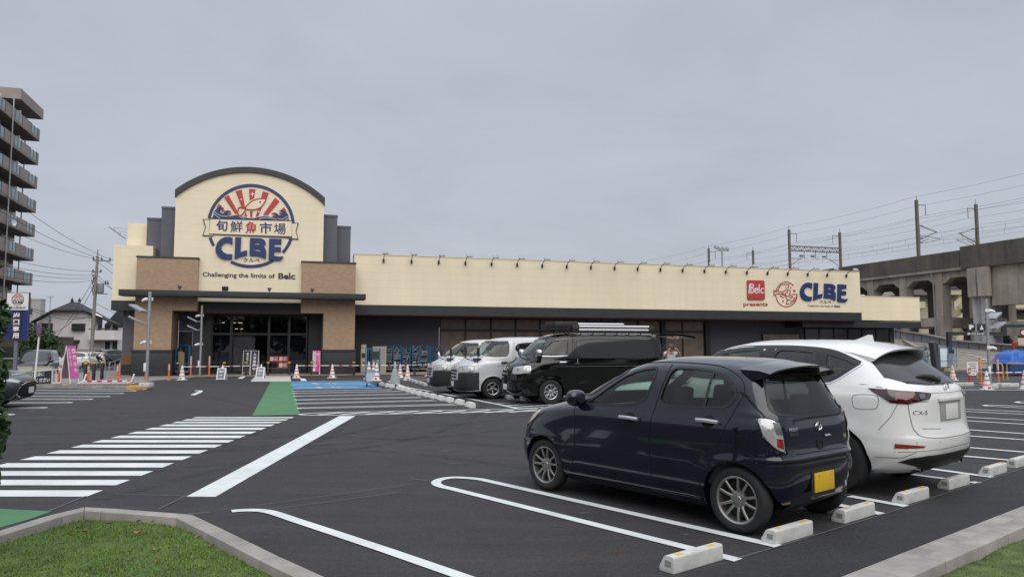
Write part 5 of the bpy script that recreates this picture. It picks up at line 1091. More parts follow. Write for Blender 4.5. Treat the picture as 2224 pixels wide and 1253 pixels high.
for k in range(n):
    for j in range(4): tg.f.append((k*4+j, k*4+(j+1)%4, k*4+4+(j+1)%4, k*4+4+j)); tg.mi.append(0)
tg.f += [(3,2,1,0), (n*4,n*4+1,n*4+2,n*4+3)]; tg.mi += [0,0]; tgo = tg.build('tailgate', P_black, bv, smooth=True)
MB().tube([(-2.25,.62,1.5), (-2.75,.62,1.87)], .014, 6).tube([(-2.25,-.62,1.5), (-2.75,-.62,1.87)], .014, 6).build('gas_strut', M_trim, tgo)
svn = Vector((-math.sin(R(107)), math.cos(R(107)), 0)); svp = Vector((math.cos(R(17)), math.sin(R(17)), 0)); nrm = Vector((-.292,.956,0))
V2 = Vector(VP_) + nrm*2.55 + svn*.95
sv = make_van(P_silver, 'silver_van', 'silver cargo van parked next to the black van', 'silver cargo vans', V2, False, False, False); sv.scale = (1,1,.955)
add_wheels(sv, wheel_meshes(.33, .19, .20, 'five', M_rims), (1.285,-1.285), .74, .33)
dup(sv, Vector(V2) + nrm*2.75 + svn*.25, R(197), 'silver cargo van farthest from the camera, half hidden behind the other silver van', scale=(1,1,.93))
# ================================================================== THINGS ON THE CAR PARK
M_stop = mat('stop_concrete', (.50,.50,.48), .85, var=.14, scale=9, bump=.15, bscale=80, detail=6); M_ylw = mat('reflector_yellow', (.72,.45,.02), .5)
def dirs(a, b): d = (b-a); d.z = 0; return d.normalized()
ws = thing('wheel_stop', 'pale concrete wheel stop lying nearest to the camera', 'wheel stop', (0,0,0), 0, 'concrete wheel stops')
q = MB().prism([(.065,0), (-.065,0), (-.065,.105), (-.055,.118), (.005,.118), (.02,.11), (.065,.035)][::-1], lambda y, z: (-.29,y,z), lambda y, z: (.29,y,z)).build('block', M_stop, ws, bevel=.008)
for x in (-.19, .19): MB().box(x-.032,x+.032,-.052,-.012,.1181,.1205).build('reflector', M_ylw, q)
for x in (-1, 1): MB().box(x*.292-.002,x*.292+.002,-.045,.01,.045,.085).build('lifting_slot', mat('slot_grey', (.24,.24,.23), .9), q)
rowd = dirs(G(1655,1178), G(2144,1036.5)); ra = math.atan2(rowd.y, rowd.x); rn = Vector((-rowd.y, rowd.x, 0))
spots = [((1330,1263),(1446,1245)), ((1446,1246),(1587,1216)), ((1679,1186),(1771,1159)), ((1829,1137),(1907,1117)), ((1961,1096),(2023,1082)), ((2058,1064),(2111,1051)), ((2144.5,1036),(2193,1024.5)), ((2202,1018),(2244,1006))]
lbl = ['pale wheel stop whose yellow tip just shows at the lower frame edge', 'pale wheel stop at the end of the empty bay nearest the camera', 'pale wheel stop right behind the left rear wheel of the navy hatchback', 'pale wheel stop behind the right rear wheel of the navy hatchback', 'pale wheel stop behind the left rear wheel of the white crossover', 'pale wheel stop below the exhaust of the white crossover', 'pale wheel stop in the first bay past the white crossover', 'pale wheel stop cut by the right frame edge']
for k, (a, b) in enumerate(spots):
    A, B = G(*a), G(*b); c = (A+B)/2 + rn*.065
    if k == 0: c = G(1338, 1254, .118) - rowd*.29; c.z = 0; ws.location = c; ws.rotation_euler = (0,0,ra); ws['label'] = lbl[0]
    else: dup(ws, c, ra, lbl[k])
vr = math.atan2(VY.y, VY.x)
ws2 = None
def plain_stop(loc, rot, lb, grp, sc):
    global ws2
    if ws2 is None:
        ws2 = thing('wheel_stop', lb, 'wheel stop', loc, rot, grp); link('block', q.data, ws2); ws2.scale = sc
    else: dup(ws2, loc, rot, lb, grp, sc)
mid = [(1020.5,884.5),(997.6,878),(975.4,873),(957,869),(939.8,864.8),(925,861.4),(910.5,858.4),(897.5,855),(886.3,851.6),(875.3,848.2),(866.1,845.6),(850.4,842),(840.3,840),(828.4,837.4)]
for k, (x, y) in enumerate(mid): plain_stop(G(x, y), vr, 'pale wheel stop in the middle row, %s from the hatched end' % (['first','second','third','fourth','fifth','sixth','seventh','eighth','ninth','tenth','eleventh','twelfth','thirteenth','fourteenth'][k]), 'wheel stops of the middle row', (1,1.35,1.15))
vrow = [(1141,871),(1106,866),(1072,861.5),(1045,857),(1018,852),(1000,848),(980,843.5),(958,840.5),(938,839),(922,837),(914,834),(904,831.5),(897,829),(890,826.5)]
for k, (x, y) in enumerate(vrow): plain_stop(G(x, y), vr+math.pi, 'pale wheel stop in the row under the van noses, %s from the black van' % (['first','second','third','fourth','fifth','sixth','seventh','eighth','ninth','tenth','eleventh','twelfth','thirteenth','fourteenth'][k]), 'wheel stops under the vans', (1,1.2,1.0))
for k, (x, y) in enumerate(((2070,838.5),(2092,838),(2172,839.5),(2190,840))): plain_stop(G(x, y), .25, 'pale wheel stop in the far right row, %s from the left' % (['first','second','third','fourth'][k]), 'wheel stops of the far right row', (1.5,1.6,1.2))
# cones
M_cone = mat('cone_white', (.70,.69,.67), .55, var=.08, scale=9); M_cred = mat('cone_red', (.55,.045,.035), .5)
cn = thing('traffic_cone', 'white cone with red bands standing before the left brick pillar', 'cone', (0,0,0), 0, 'white cones with red bands')
cb_ = MB(); hs = [.035,.16,.165,.205,.21,.33,.335,.38,.385,.485,.49,.53,.535,.66,.70]; rr_ = [.15-.118*(h-.035)/.66 for h in hs]; rr_[-1] = .02; rr_[-2] = .030
cb_.lathe(list(zip(rr_, hs)), 20, mis=[0,0,1,0,0,0,1,0,0,0,1,0,0,0]); cb_.build('cone_shell', [M_cone, M_cred], cn, smooth=True, ang=40); MB().box(-.19,.19,-.19,.19,0,.035).build('base', M_cone, cn, bevel=.012)
MB().box(-.045,.045,-.165,-.14,.06,.12).build('print', M_cred, cn)
cl_ = [((395,825.2), 'white cone with red bands standing before the left brick pillar'), ((483,823.8), 'white cone hidden behind the left grey arrow board'), ((567,820.5), 'white cone hidden behind the right grey arrow board'), ((644,821), 'white cone with red bands beside the white mark by the pale slab'), ((721.5,820.8), 'white cone with red bands before the right brick pillar'), ((869,820.2), 'white cone with red bands just right of the grey marker stand'), ((885,825.6), 'white cone with red bands at the head of the row of wheel stops'), ((931,816.8), 'white cone with red bands left of the farther silver van'), ((2144,846.6), 'white cone with red bands at the foot of the right lamp post'), ((2070,826), 'white cone half hidden by the tail of the white crossover'), ((2114,815), 'white cone behind the small notice board by the orange rail'), ((2226,844.7), 'white cone cut by the right frame edge')]
CP = [G(*p) for p, _ in cl_]
for k, (p, lb) in enumerate(cl_):
    if k == 0: cn.location = CP[0]; cn['label'] = lb
    else: dup(cn, CP[k], rnd.uniform(-.4,.4), lb)
# red and white bars between cone tops
M_bred = mat('bar_red', (.50,.03,.03), .5)
def barrier(a, b, lb):
    A = a+Vector((0,0,.625)); B = b+Vector((0,0,.625)); t = thing('cone_bar', lb, 'bar', A, 0, 'red and white bars between cones'); d = B-A; n = max(3, int(d.length/.45)); mb = MB()
    for k in range(n): mb.tube([d*(k/n), d*((k+.70)/n)], .019, 8); mb.tube([d*((k+.70)/n), d*((k+1)/n)], .0192, 8, mi=1)
    mb.build('striped_tube', [M_cone, M_bred], t, smooth=True)
    q = MB().lathe([(.030,-.02),(.034,-.02),(.034,.02),(.030,.02)], 12); q.build('ring', M_cone, t)
barrier(CP[0], CP[1], 'striped bar from the pillar cone to the left arrow board'); barrier(CP[1], CP[2], 'striped bar between the two grey arrow boards'); barrier(CP[3], CP[4], 'striped bar crossing in front of the pink banner'); barrier(CP[4], CP[5], 'striped bar passing behind the blue cage trolley'); barrier(CP[5], CP[6], 'short striped bar between the two cones by the marker stand'); barrier(CP[5], CP[7], 'striped bar in front of the row of dark stacked cages'); barrier(CP[9], CP[8], 'striped bar beside the white crossover at the right'); barrier(CP[8], CP[11], 'striped bar from the lamp post cone to the right frame edge')
# orange posts
M_or = mat('post_orange', (.62,.105,.022), .5, var=.12, scale=8); M_orw = mat('post_band', (.62,.52,.48), .5)
def post(name, lb, h, loc, n, grp):
    t = thing(name, lb, 'post', loc, 0, grp); r = .042; pf = [(.10,0),(.10,.02),(r+.01,.05),(r,.07)]; mis = [0,0,0]; z = h-.03-n*.085; pf.append((r,z)); mis.append(0)
    for k in range(n): pf += [(r+.002,z), (r+.002,z+.05), (r,z+.05), (r,z+.085)]; mis += [0,1,0,0]; z += .085
    pf += [(r*.8,h), (0,h+.005)]; mis += [0,0]; MB().lathe(pf, 14, mis=mis).build('post_tube', [M_or, M_orw], t, smooth=True, ang=40); MB().lathe([(.105,0),(.105,.012),(.05,.016),(0,.016)], 14).build('foot', M_trim, t); return t
tp = post('orange_post', 'tall orange post just right of the blue trolley at the door', 1.10, G(414,818), 5, 'tall orange lane posts')
dup(tp, G(454,818), 0, 'tall orange post just right of the farther lamp post'); dup(tp, G(2131,834), 0, 'tall orange post left of the right lamp post'); dup(tp, G(2169,836), 0, 'tall orange post right of the right lamp post')
lp0 = post('orange_post', 'short orange post at the right end of the left brick pillar', .78, G(366.5,826), 3, 'short orange lane posts')
for p, lb in (((191,831.5), 'short orange post between the black bollards at the left'), ((254.6,829.6), 'short orange post under the metal handrail'), ((128,834), 'short orange post beside the pink closed sign'), ((316,830), 'short orange post hidden behind the nearer lamp post'), ((259.6,820), 'short orange post behind another at the store corner')): dup(lp0, G(*p), 0, lb)
rp = thing('red_post', 'short red and white post beside the small notice board at the right', 'post', G(2107,835.5), 0); MB().lathe([(.09,0),(.09,.03),(.05,.05),(.05,.35),(.05,.40),(.05,.47),(.05,.54),(.05,.61),(.05,.68),(0,.70)], 14, mis=[0,0,0,0,1,0,1,0,0]).build('post_tube', [M_bred, M_cone], rp, smooth=True, ang=40); MB().box(-.06,.06,-.06,.06,0,.03).build('foot', M_trim, rp)
# bollards
M_bol = mat('bollard_brown', (.030,.026,.025), .5); M_bolk = mat('bollard_black', (.013,.013,.014), .4)
bo1 = thing('bollard', 'dark brown bollard beside the blue trolley at the door', 'bollard', (0,0,0), 0, 'brown bollards along the shop front'); MB().lathe([(.06,0),(.06,.80),(.055,.83),(0,.835)], 16).build('shaft', M_bol, bo1, smooth=True, ang=40); MB().lathe([(.066,.70),(.068,.74),(.066,.745)], 16, cap=False).build('yellow_band', M_ylw, bo1); MB().box(-.07,.07,-.075,.02,.69,.735).build('yellow_hook', M_ylw, bo1, bevel=.01)
for k, (p, lb) in enumerate((((386,817.6), 'dark brown bollard beside the blue trolley at the door'), ((486.5,817.2), 'dark brown bollard behind the left grey arrow board'), ((534.5,816.7), 'dark brown bollard in front of the tall navy boards'), ((582,816.2), 'dark brown bollard left of the red notice sheets'), ((628,815.9), 'dark brown bollard right of the red notice sheets'), ((676.7,815.2), 'dark brown bollard beside the pink banner'), ((768,815), 'dark brown bollard at the right edge of the right brick pillar'), ((814,814.6), 'dark brown bollard behind the blue cage trolley'), ((900.5,814), 'dark brown bollard in front of the dark stacked cages'))):
    if k == 0: bo1.location = G(*p)
    else: dup(bo1, G(*p), 0, lb)
bo2 = thing('bollard', 'black bollard with a yellow top band beside the railing post', 'bollard', (0,0,0), 0, 'black bollards on the left pavement'); MB().lathe([(.075,0),(.075,.88),(.06,.91),(0,.915)], 16).build('shaft', M_bolk, bo2, smooth=True, ang=40); MB().lathe([(.078,.80),(.080,.81),(.080,.86),(.078,.87)], 16, cap=False).build('yellow_band', M_ylw, bo2)
for k, (p, lb) in enumerate((((184.6,828), 'black bollard just left of the short orange post'), ((203,825.8), 'middle of the three black bollards on the left pavement'), ((221,824), 'rightmost of the three black bollards on the left pavement'))):
    if k == 0: bo2.location = G(*p); bo2['label'] = lb
    else: dup(bo2, G(*p), 0, lb)
# lamp posts with floodlights and small cameras
def lamp_post(lb, base, h, heads, block=True):
    t = thing('lamp_post', lb, 'lamp post', base, 0, 'grey lamp posts with floodlights'); MB().tube([(0,0,0),(0,0,h)], .058, 14).build('pole', M_gal, t, smooth=True)
    if block: MB().box(-.19,.19,-.19,.19,-.02,.14).build('footing', M_stop, t, bevel=.02)
    MB().box(-.09,-.0,-.10,-.06,.55,.85).build('switch_box', M_wht, t, bevel=.01)
    for z, ang, kind in heads:
        M_ = Matrix.Translation((0,0,z)) @ Matrix.Rotation(ang, 4, 'Z')
        if kind == 'f':
            m = MB().box(.05,.22,-.03,.03,-.04,.0).obox((.44,0,.09), (.24,0,.125), (0,.21,0), (-.015,0,.03)); hm = MB().add(m, M_).build('floodlight', M_lh, t, bevel=.008); MB().add(MB().obox((.452,0,.055), (.195,0,.102), (0,.175,0), (-.002,0,.004)), M_).build('lens', M_lens, hm)
        else:
            hm = MB().add(MB().box(-.09,.09,-.075,-.055,-.06,.06), M_).build('junction_box', M_wht, t); cm = MB(); cm.tube([(.06,0,.0),(.16,0,-.01),(.30,0,-.06)], [.04,.065,.05], 10); MB().add(cm, M_).build('security_camera', M_wht, t, smooth=True)
    return t
W_ = math.pi
lamp_post('grey lamp post with two floodlights standing on the yellow kerb end', G(318,839,.14), 3.47, ((3.20,W_-.2,'c'), (2.77,W_-.1,'f'), (2.33,W_+.5,'f'), (1.62,W_-.2,'c')))
lamp_post('grey lamp post with two floodlights standing before the shop door', G(434,818), 3.77, ((3.24,W_+.2,'c'), (2.93,W_+.3,'f'), (2.48,W_+.35,'f'), (1.72,W_+.2,'c')), False)
lamp_post('grey lamp post with two floodlights at the right beside the blue tarpaulin', G(2151,843), 3.42, ((2.98,0,'c'), (2.68,.5,'f'), (2.30,.2,'f'), (1.56,0,'c')))
# arrow boards
def aframe(name, lb, cat, base, rz, w, h, panel_m, lean=.16, frame=M_wht, z0=.0, grp=None):
    t = thing(name, lb, cat, base, rz, grp); fr = MB()
    for s_ in (-1, 1): fr.bar((-w/2,s_*lean,0), (-w/2,0,h), .028).bar((w/2,s_*lean,0), (w/2,0,h), .028)
    fr.build('frame', frame, t)
    f = lambda x, z, off=.0: (x, -lean*(1-z/h)-.018-off, z)
    MB().prism([(-w/2,z0), (w/2,z0), (w/2,h), (-w/2,h)], lambda x, z: f(x, z, .006), lambda x, z: f(x, z, -.004)).build('panel', panel_m, t)
    MB().prism([(-w/2,z0), (w/2,z0), (w/2,h), (-w/2,h)], lambda x, z: (x, lean*(1-z/h)+.022, z), lambda x, z: (x, lean*(1-z/h)+.012, z)).build('rear_panel', mat('board_grey', (.22,.225,.24), .6), t)
    return t, f
M_brd = mat('board_face_grey', (.17,.18,.20), .5)
for base, lb in ((G(481.5,824.6), 'small white framed grey board with an arrow before the left lamp post'), (G(566,821.6), 'small white framed grey board with an arrow on the pale slab')):
    t, f = aframe('arrow_board', lb, 'sign', base, -.05, .40, .56, M_wht, .12, M_wht, .03, 'small arrow boards'); q = MB().prism([(-.155,.08),(.155,.08),(.155,.52),(-.155,.52)], lambda x, z: f(x, z, .010), lambda x, z: f(x, z, .0065)).build('face', M_brd, t)
    mb = MB().prism([(-.12,.40),(-.03,.465),(-.03,.425),(.12,.425),(.12,.372),(-.03,.372),(-.03,.335)], lambda x, z: f(x, z, .014), lambda x, z: f(x, z, .0105)); put_text(mb, '出口', lambda u, v: f(-.085+.17*u, .185+.085*v, .014), .03); mb.build('print', M_pw, t)
# tall navy boards
M_nb = mat('board_navy', (.018,.021,.036), .5)
for base, lb, txt, sz in ((G(536,815.2), 'tall navy board with white lettering, left one of the pair at the entrance', '開店前の方', .085), (G(552.8,815.2), 'tall navy board with bold white lettering, right one of the pair at the entrance', '入場制限中', .16)):
    t, f = aframe('tall_board', lb, 'sign', base, .03, .40, 1.36, M_nb, .14, M_wht, .16, 'tall navy boards'); mb = MB()
    for k, ch_ in enumerate(txt): z1 = 1.30-.20*k if sz > .1 else 1.28-.125*k; s_ = .17 if sz > .1 else .105; put_text(mb, ch_, lambda u, v, z1=z1, s_=s_: f((-s_/2 if sz > .1 else -.02)+s_*u, z1-s_*(1.05-v)-.04, .010), .035 if sz > .1 else .025)
    mb.build('print', M_pw, t)
    if sz < .1: MB().prism([(-.06,.56),(.07,.56),(.07,.62),(-.06,.62)], lambda x, z: f(x, z, .010), lambda x, z: f(x, z, .0065)).build('yellow_print', M_ylw, t)
    MB().add(MB().prism([(-.2,.158),(.2,.158),(.2,1.365),(-.2,1.365)], lambda x, z: f(x, z, .0075), lambda x, z: f(x, z, .0062), holes=[[(-.188,.17),(.188,.17),(.188,1.352),(-.188,1.352)]])).build('edge_trim', M_wht, t)
M_pink = mat('banner_pink', (.62,.055,.26), .55); M_pk2 = mat('sign_pink', (.56,.10,.33), .55)
t, f = aframe('pink_banner_stand', 'upright pink and white banner stand at the right of the entrance', 'sign', G(686.5,815), .05, .38, 1.36, M_pink, .10, M_wht, .20); q = MB().prism([(-.17,.24),(-.035,.24),(-.035,1.32),(-.17,1.32)], lambda x, z: f(x, z, .010), lambda x, z: f(x, z, .0065)).build('white_strip', M_pw, t)
mb = MB(); m2 = MB()
for k, ch_ in enumerate('スタッフ募集中'): put_text(m2, ch_, lambda u, v, k=k: f(-.155+.10*u, 1.20-.135*k+.10*v, .014), .02)
for k, ch_ in enumerate('オープニング'): put_text(mb, ch_, lambda u, v, k=k: f(.0+.06*u, 1.22-.09*k+.07*v, .010), .02); put_text(mb, ch_, lambda u, v, k=k: f(.095+.07*u, 1.22-.10*k+.08*v, .010), .02)
mb.build('print', M_pw, t); m2.build('dark_print', mat('print_plum', (.10,.02,.06), .5), t)
# pink closed sign at the exit
t, f = aframe('pink_closed_sign', 'leaning pink sign board with white lettering at the car park exit', 'sign', G(150,833), 1.30, .44, 1.62, M_pk2, .30, M_wht, .22); mb = MB()
for k, ch_ in enumerate('閉鎖中'): put_text(mb, ch_, lambda u, v, k=k: f(.01+.17*u, 1.02-.27*k+.19*v, .012), .03)
for k, ch_ in enumerate('駐車場入口'): put_text(mb, ch_, lambda u, v, k=k: f(-.19+.12*u, 1.38-.155*k+.13*v, .012), .025)
mb.lathe([(0,0),(.10,0)], 20) if 0 else None; mb.prism(arc(.09,1.40,.10,.10,0,345,20), lambda x, z: f(x, z, .012), lambda x, z: f(x, z, .0065), holes=[[(.03,1.38),(.15,1.38),(.15,1.42),(.03,1.42)]])
mb.build('print', mat('print_palepink', (.75,.58,.68), .5), t)
# banner board at the exit
A = G(112,835); bn_ = thing('exit_banner', 'dark blue barricade banner with white lettering beside the sign pole', 'banner', A, .12); L_ = -1.05
f = lambda x, z, off=0.: (x, -off, z)
MB().bar((-1.1,.02,.06), (-1.1,.02,.50), .03).bar((0,.02,.06), (0,.02,.62), .03).bar((-1.1,.02,.50), (.35,.02,.66), .03).bar((-1.1,.02,.06), (.35,.02,.08), .03).bar((.35,.02,.08), (.35,.02,.66), .03).bar((.17,.02,.08), (.14,.02,.62), .025).bar((0,.02,0), (.0,.3,0), .03).bar((-1.1,.02,0), (-1.1,.3,0), .03).build('frame', M_wht, bn_)
MB().prism([(-1.09,.02), (-.02,.05), (-.02,.60), (-1.09,.49)], lambda x, z: f(x, z, .012), lambda x, z: f(x, z, .0)).build('sheet', M_nb, bn_); mb = MB()
put_text(mb, '左折出庫に', quadmap(f, (-1.02,.465), (-.30,.54), (-.30,.36), (-1.02,.30), .016), .035); put_text(mb, 'ご協力ください', quadmap(f, (-1.06,.25), (-.07,.30), (-.07,.11), (-1.06,.07), .016), .035); mb.build('print', M_pw, bn_)
# folding barrier on the island
fbr = thing('folding_barrier', 'low red and white barrier lying along the kerb island', 'barrier', G(178,833.2,.13), math.atan2((G(288,833,.13)-G(178,833.2,.13)).y, (G(288,833,.13)-G(178,833.2,.13)).x)); L_ = (G(288,833,.13)-G(178,833.2,.13)).length; mb = MB()
for k in range(10): mb.bar((L_*k/10,0,.10), (L_*(k+1)/10,0,.10), .05, .06, mi=k % 2)
mb.build('striped_rail', [M_cone, M_bred], fbr); mb = MB()
for k in range(10): mb.bar((L_*(k+.3)/10,0,.06), (L_*(k+.3)/10-.13,-.28,.02), .03, .012)
mb.build('painted_strips', M_cone, fbr)
for x in (0.05, L_-.05): MB().bar((x,.0,.02), (x+.08,.05,.38), .07, .05).bar((x-.12,-.10,.02), (x+.04,.0,.12), .05, .05).build('hinged_leg', M_cone, fbr, bevel=.008)
# cage trolleys
M_cage = mat('cage_blue', (.022,.17,.33), .45, var=.12, scale=7); M_cast = mat('castor_black', (.012,.012,.012), .6); M_tub = mat('tub_grey', (.44,.48,.52), .6, var=.08, scale=6)
def cage(name, lb, loc, rz, w=.72, d=.58, h=1.55, bars=5, grp=None):
    t = thing(name, lb, 'trolley', loc, rz, grp); c = MB(); z0 = .20
    for x in (-w/2, w/2):
        for y in (-d/2, d/2): c.tube([(x,y,z0),(x,y,h)], .018, 6)
    for z in (z0+.02, .62, .95, h): c.tube([(-w/2,d/2,z),(w/2,d/2,z)], .014, 6); [c.tube([(x,-d/2,z),(x,d/2,z)], .014, 6) for x in (-w/2, w/2)]
    for k in range(1, bars): c.tube([(-w/2+w*k/bars,d/2,z0),(-w/2+w*k/bars,d/2,h)], .008, 4); [c.tube([(x,-d/2+d*k/bars,z0),(x,-d/2+d*k/bars,h)], .008, 4) for x in (-w/2, w/2)]
    c.tube([(-w/2,-d/2,.62),(w/2,-d/2,.62)], .014, 6).build('cage_frame', M_cage, t); MB().box(-w/2,w/2,-d/2,d/2,.16,.20).build('base_plate', M_gal, t)
    for x in (-w/2+.07, w/2-.07):
        for y in (-d/2+.07, d/2-.07): MB().lathe([(.075,-.02),(.08,0),(.075,.02)], 14, (x,y,.08), axis='x').box(x-.03,x+.03,y-.03,y+.03,.13,.16).build('castor', M_cast, t, smooth=True)
    return t
ft = cage('cage_trolley', 'blue cage trolley holding a white tub with cones on the blue bay', G(808.5,839.5), .22, .56, .62, 1.50)
MB().box(-.25,.25,-.28,.28,.21,.62).build('tub', M_tub, ft, bevel=.03); MB().box(-.02,.24,-.325,-.315,1.08,1.40).build('sign_plate', mat('plate_green', (.010,.035,.020), .5), ft)
for k, (x, y, z) in enumerate(((-.14,.05,.30), (.05,.10,.28), (.16,-.22,.24))):
    dup(cn, G(808.5,839.5)+Vector((x*math.cos(.22)-y*math.sin(.22), x*math.sin(.22)+y*math.cos(.22), z)), 0, 'white cone stowed in the blue cage trolley, %s' % (('left one','middle one','right one at the front')[k]))
dtl = cage('cage_trolley', 'blue trolley with tan boards standing at the service door', S2W(2.25,1.2,.045), SROT, .66, .6, 1.62, 3); MB().obox((-.12,-.05,.75), (.10,0,0), (0,.03,.02), (0,-.05,.52)).obox((.02,-.02,.72), (.06,0,0), (0,.03,0), (0,-.04,.50)).build('boards', mat('tan_board', (.36,.27,.17), .7), dtl)
M_blkm = mat('rack_black', (.018,.018,.020), .5); M_slv = mat('rack_silver', (.45,.46,.48), .3, .7)
for k in range(8):
    s, _ = F(822+k*19.5, 800, 2.6); lb = 'blue cage stacked with dark folded racks, %s from the pale machine' % (['first','second','third','fourth','fifth','sixth','seventh','eighth'][k]); t = cage('stacked_cage', lb, S2W(s, 2.6, .045), SROT + rnd.uniform(-.08,.08), .44, .8, 1.5 + .06*(k % 3), 3, 'blue cages along the shop wall')
    if k < 6:
        a, b = MB(), MB(); rg2 = random.Random(40+k); z = .24
        while z < 1.42:
            tl = rg2.uniform(-.06,.06); m = a if rg2.random() < .62 else b; y = rg2.uniform(-.40,-.30); m.bar((-.22,y,z), (.22,y+.03,z+tl), rg2.uniform(.012,.034), rg2.uniform(.012,.026)); a.bar((-.21,rg2.uniform(-.3,.2),z), (.21,rg2.uniform(-.3,.2),z+tl), .05, .03)
            if rg2.random() < .25: b.bar((rg2.uniform(-.2,.2),-.42,z), (rg2.uniform(-.2,.2),-.42,z+.22), .016)
            z += rg2.uniform(.022,.045)
        a.build('folded_racks', M_blkm, t); b.build('rack_rods', M_slv, t)
mc = thing('ticket_machine', 'slim beige machine beside the right brick pillar', 'machine', S2W(12.02, 1.9, .045), SROT); M_bei = mat('machine_beige', (.40,.36,.29), .55); MB().box(-.17,.17,-.2,.25,0,1.42).build('cabinet', M_bei, mc, bevel=.015); MB().box(-.15,.15,-.15,.2,1.42,1.66).build('display_head', M_bei, mc, bevel=.03); MB().box(-.12,.12,-.212,-.2,.88,1.15).build('screen', mat('screen_dark', (.05,.04,.04), .2), mc); MB().box(-.05,.08,-.212,-.2,.55,.63).build('slot', M_trim, mc)
cbx = thing('storage_cabinet', 'beige cabinet behind the blue cage trolley', 'cabinet', S2W(12.95, 2.0, .045), SROT); MB().box(-.40,.40,-.2,.4,0,1.5).build('carcass', M_bei, cbx, bevel=.01); MB().box(-.42,.42,-.22,.42,1.5,1.55).build('top', M_bei, cbx); MB().box(-.36,.36,-.215,-.2,.1,.72).box(-.36,.36,-.215,-.2,.78,1.44).build('doors', mat('cabinet_door', (.30,.27,.22), .5), cbx)
mk = thing('marker_stand', 'tall grey tapered marker stand beside the wheel stop row', 'marker', G(857.3,834), .2); MB().lathe([(.24,0),(.23,.05),(.10,.62),(.085,.66),(0,.66)], 4).build('weighted_base', mat('stand_grey', (.33,.34,.34), .7, var=.12, scale=8), mk, bevel=.01); MB().prism(arc(0,.80,.07,.17,0,345,16), lambda x, z: (x*.6,-.02,z), lambda x, z: (x*.6,.02,z)).build('round_plate', mat('plate_pale', (.42,.44,.50), .5), mk)
# right-hand side: notice board, guard pipes, tarpaulin, trolleys
nb = thing('notice_board', 'small pale notice board standing behind the red post', 'sign', G(2113,822), 0); MB().box(-.28,.28,-.02,.02,.28,.82).build('panel', M_pw, nb); MB().bar((-.2,0,0),(-.2,0,.3),.03).bar((.2,0,0),(.2,0,.3),.03).build('legs', M_gal, nb); mb = MB()
for k, (w, c) in enumerate(((.4,0),(.3,0),(.36,0),(.22,0))): mb.box(-w/2,w/2,-.026,-.021,.72-.11*k,.75-.11*k)
mb.build('print', M_ink, nb)
M_pipe = mat('guard_yellow', (.55,.26,.025), .45)
for a, b, lb in (((2123,820),(2179,824), 'orange guard rail in front of the ramp, left one'), ((2188,824),(2260,827), 'orange guard rail in front of the blue tarpaulin')):
    A, B = G(*a), G(*b); t = thing('guard_rail', lb, 'guard rail', A, 0, 'orange guard rails'); d = B-A; u = d.normalized()*.12; MB().tube([(0,0,0),(0,0,.62),tuple(u*.3+Vector((0,0,.72))),tuple(u+Vector((0,0,.76))),tuple(d-u+Vector((0,0,.76))),tuple(d-u*.3+Vector((0,0,.72))),tuple(d+Vector((0,0,.62))),tuple(d)], .035, 8).build('bent_pipe', M_pipe, t, smooth=True)
    MB().lathe([(.07,0),(.07,.015),(0,.016)], 10).build('foot', M_pipe, t)
tc_ = G(2222,817); tp_ = thing('covered_container', 'blue container under a bright blue tarpaulin at the right edge', 'container', tc_+Vector((1.05,1.6,0)), .1); tp_.scale = (.92,.92,.82)
MB().box(-1.35,1.6,-.7,.7,.12,.95).build('container_body', mat('container_blue', (.012,.075,.20), .45), tp_, bevel=.02); mb = MB(); n, m_ = 26, 18
for j in range(m_+1):
    for i in range(n+1):
        u = i/n*2-1; v = j/m_*2-1; x = 1.62*u+.12; y = .82*v; e_ = max(abs(u), abs(v)); top = 1.30+.42*math.exp(-((u+.30)/.42)**2)*(1-.3*v*v)+.18*math.exp(-((u-.6)/.3)**2); z = top if e_ < .78 else top-(top-.80)*((e_-.78)/.22)**.8
        z += .07*mnoise.noise((x*2.2, y*2.2, 3.)) + .035*mnoise.noise((x*6, y*3, 7.)); mb.v.append((x + .05*mnoise.noise((x*3, z*4, 1.)), y + .06*mnoise.noise((x*4, z*3, 2.)), z))
for j in range(m_):
    for i in range(n): k = j*(n+1)+i; mb.f.append((k, k+1, k+n+2, k+n+1)); mb.mi.append(0)
mb.build('tarpaulin', mat('tarp_blue', (.006,.10,.42), .45, var=.12, scale=2), tp_, smooth=True, ang=75); MB().box(-1.2,1.4,-.708,-.70,.72,.82).build('label_strip', M_pw, tp_)
hy = thing('hydrant_sign', 'red standpipe rising behind the blue tarpaulin', 'standpipe', D(2201,757,46), 0); MB().tube([(0,0,-1.2),(0,0,.34)], .06, 10).build('pipe', mat('fire_red', (.40,.02,.02), .5), hy); MB().box(-.05,.30,-.07,.07,.22,.44).build('head', MATS['fire_red'], hy, bevel=.05)
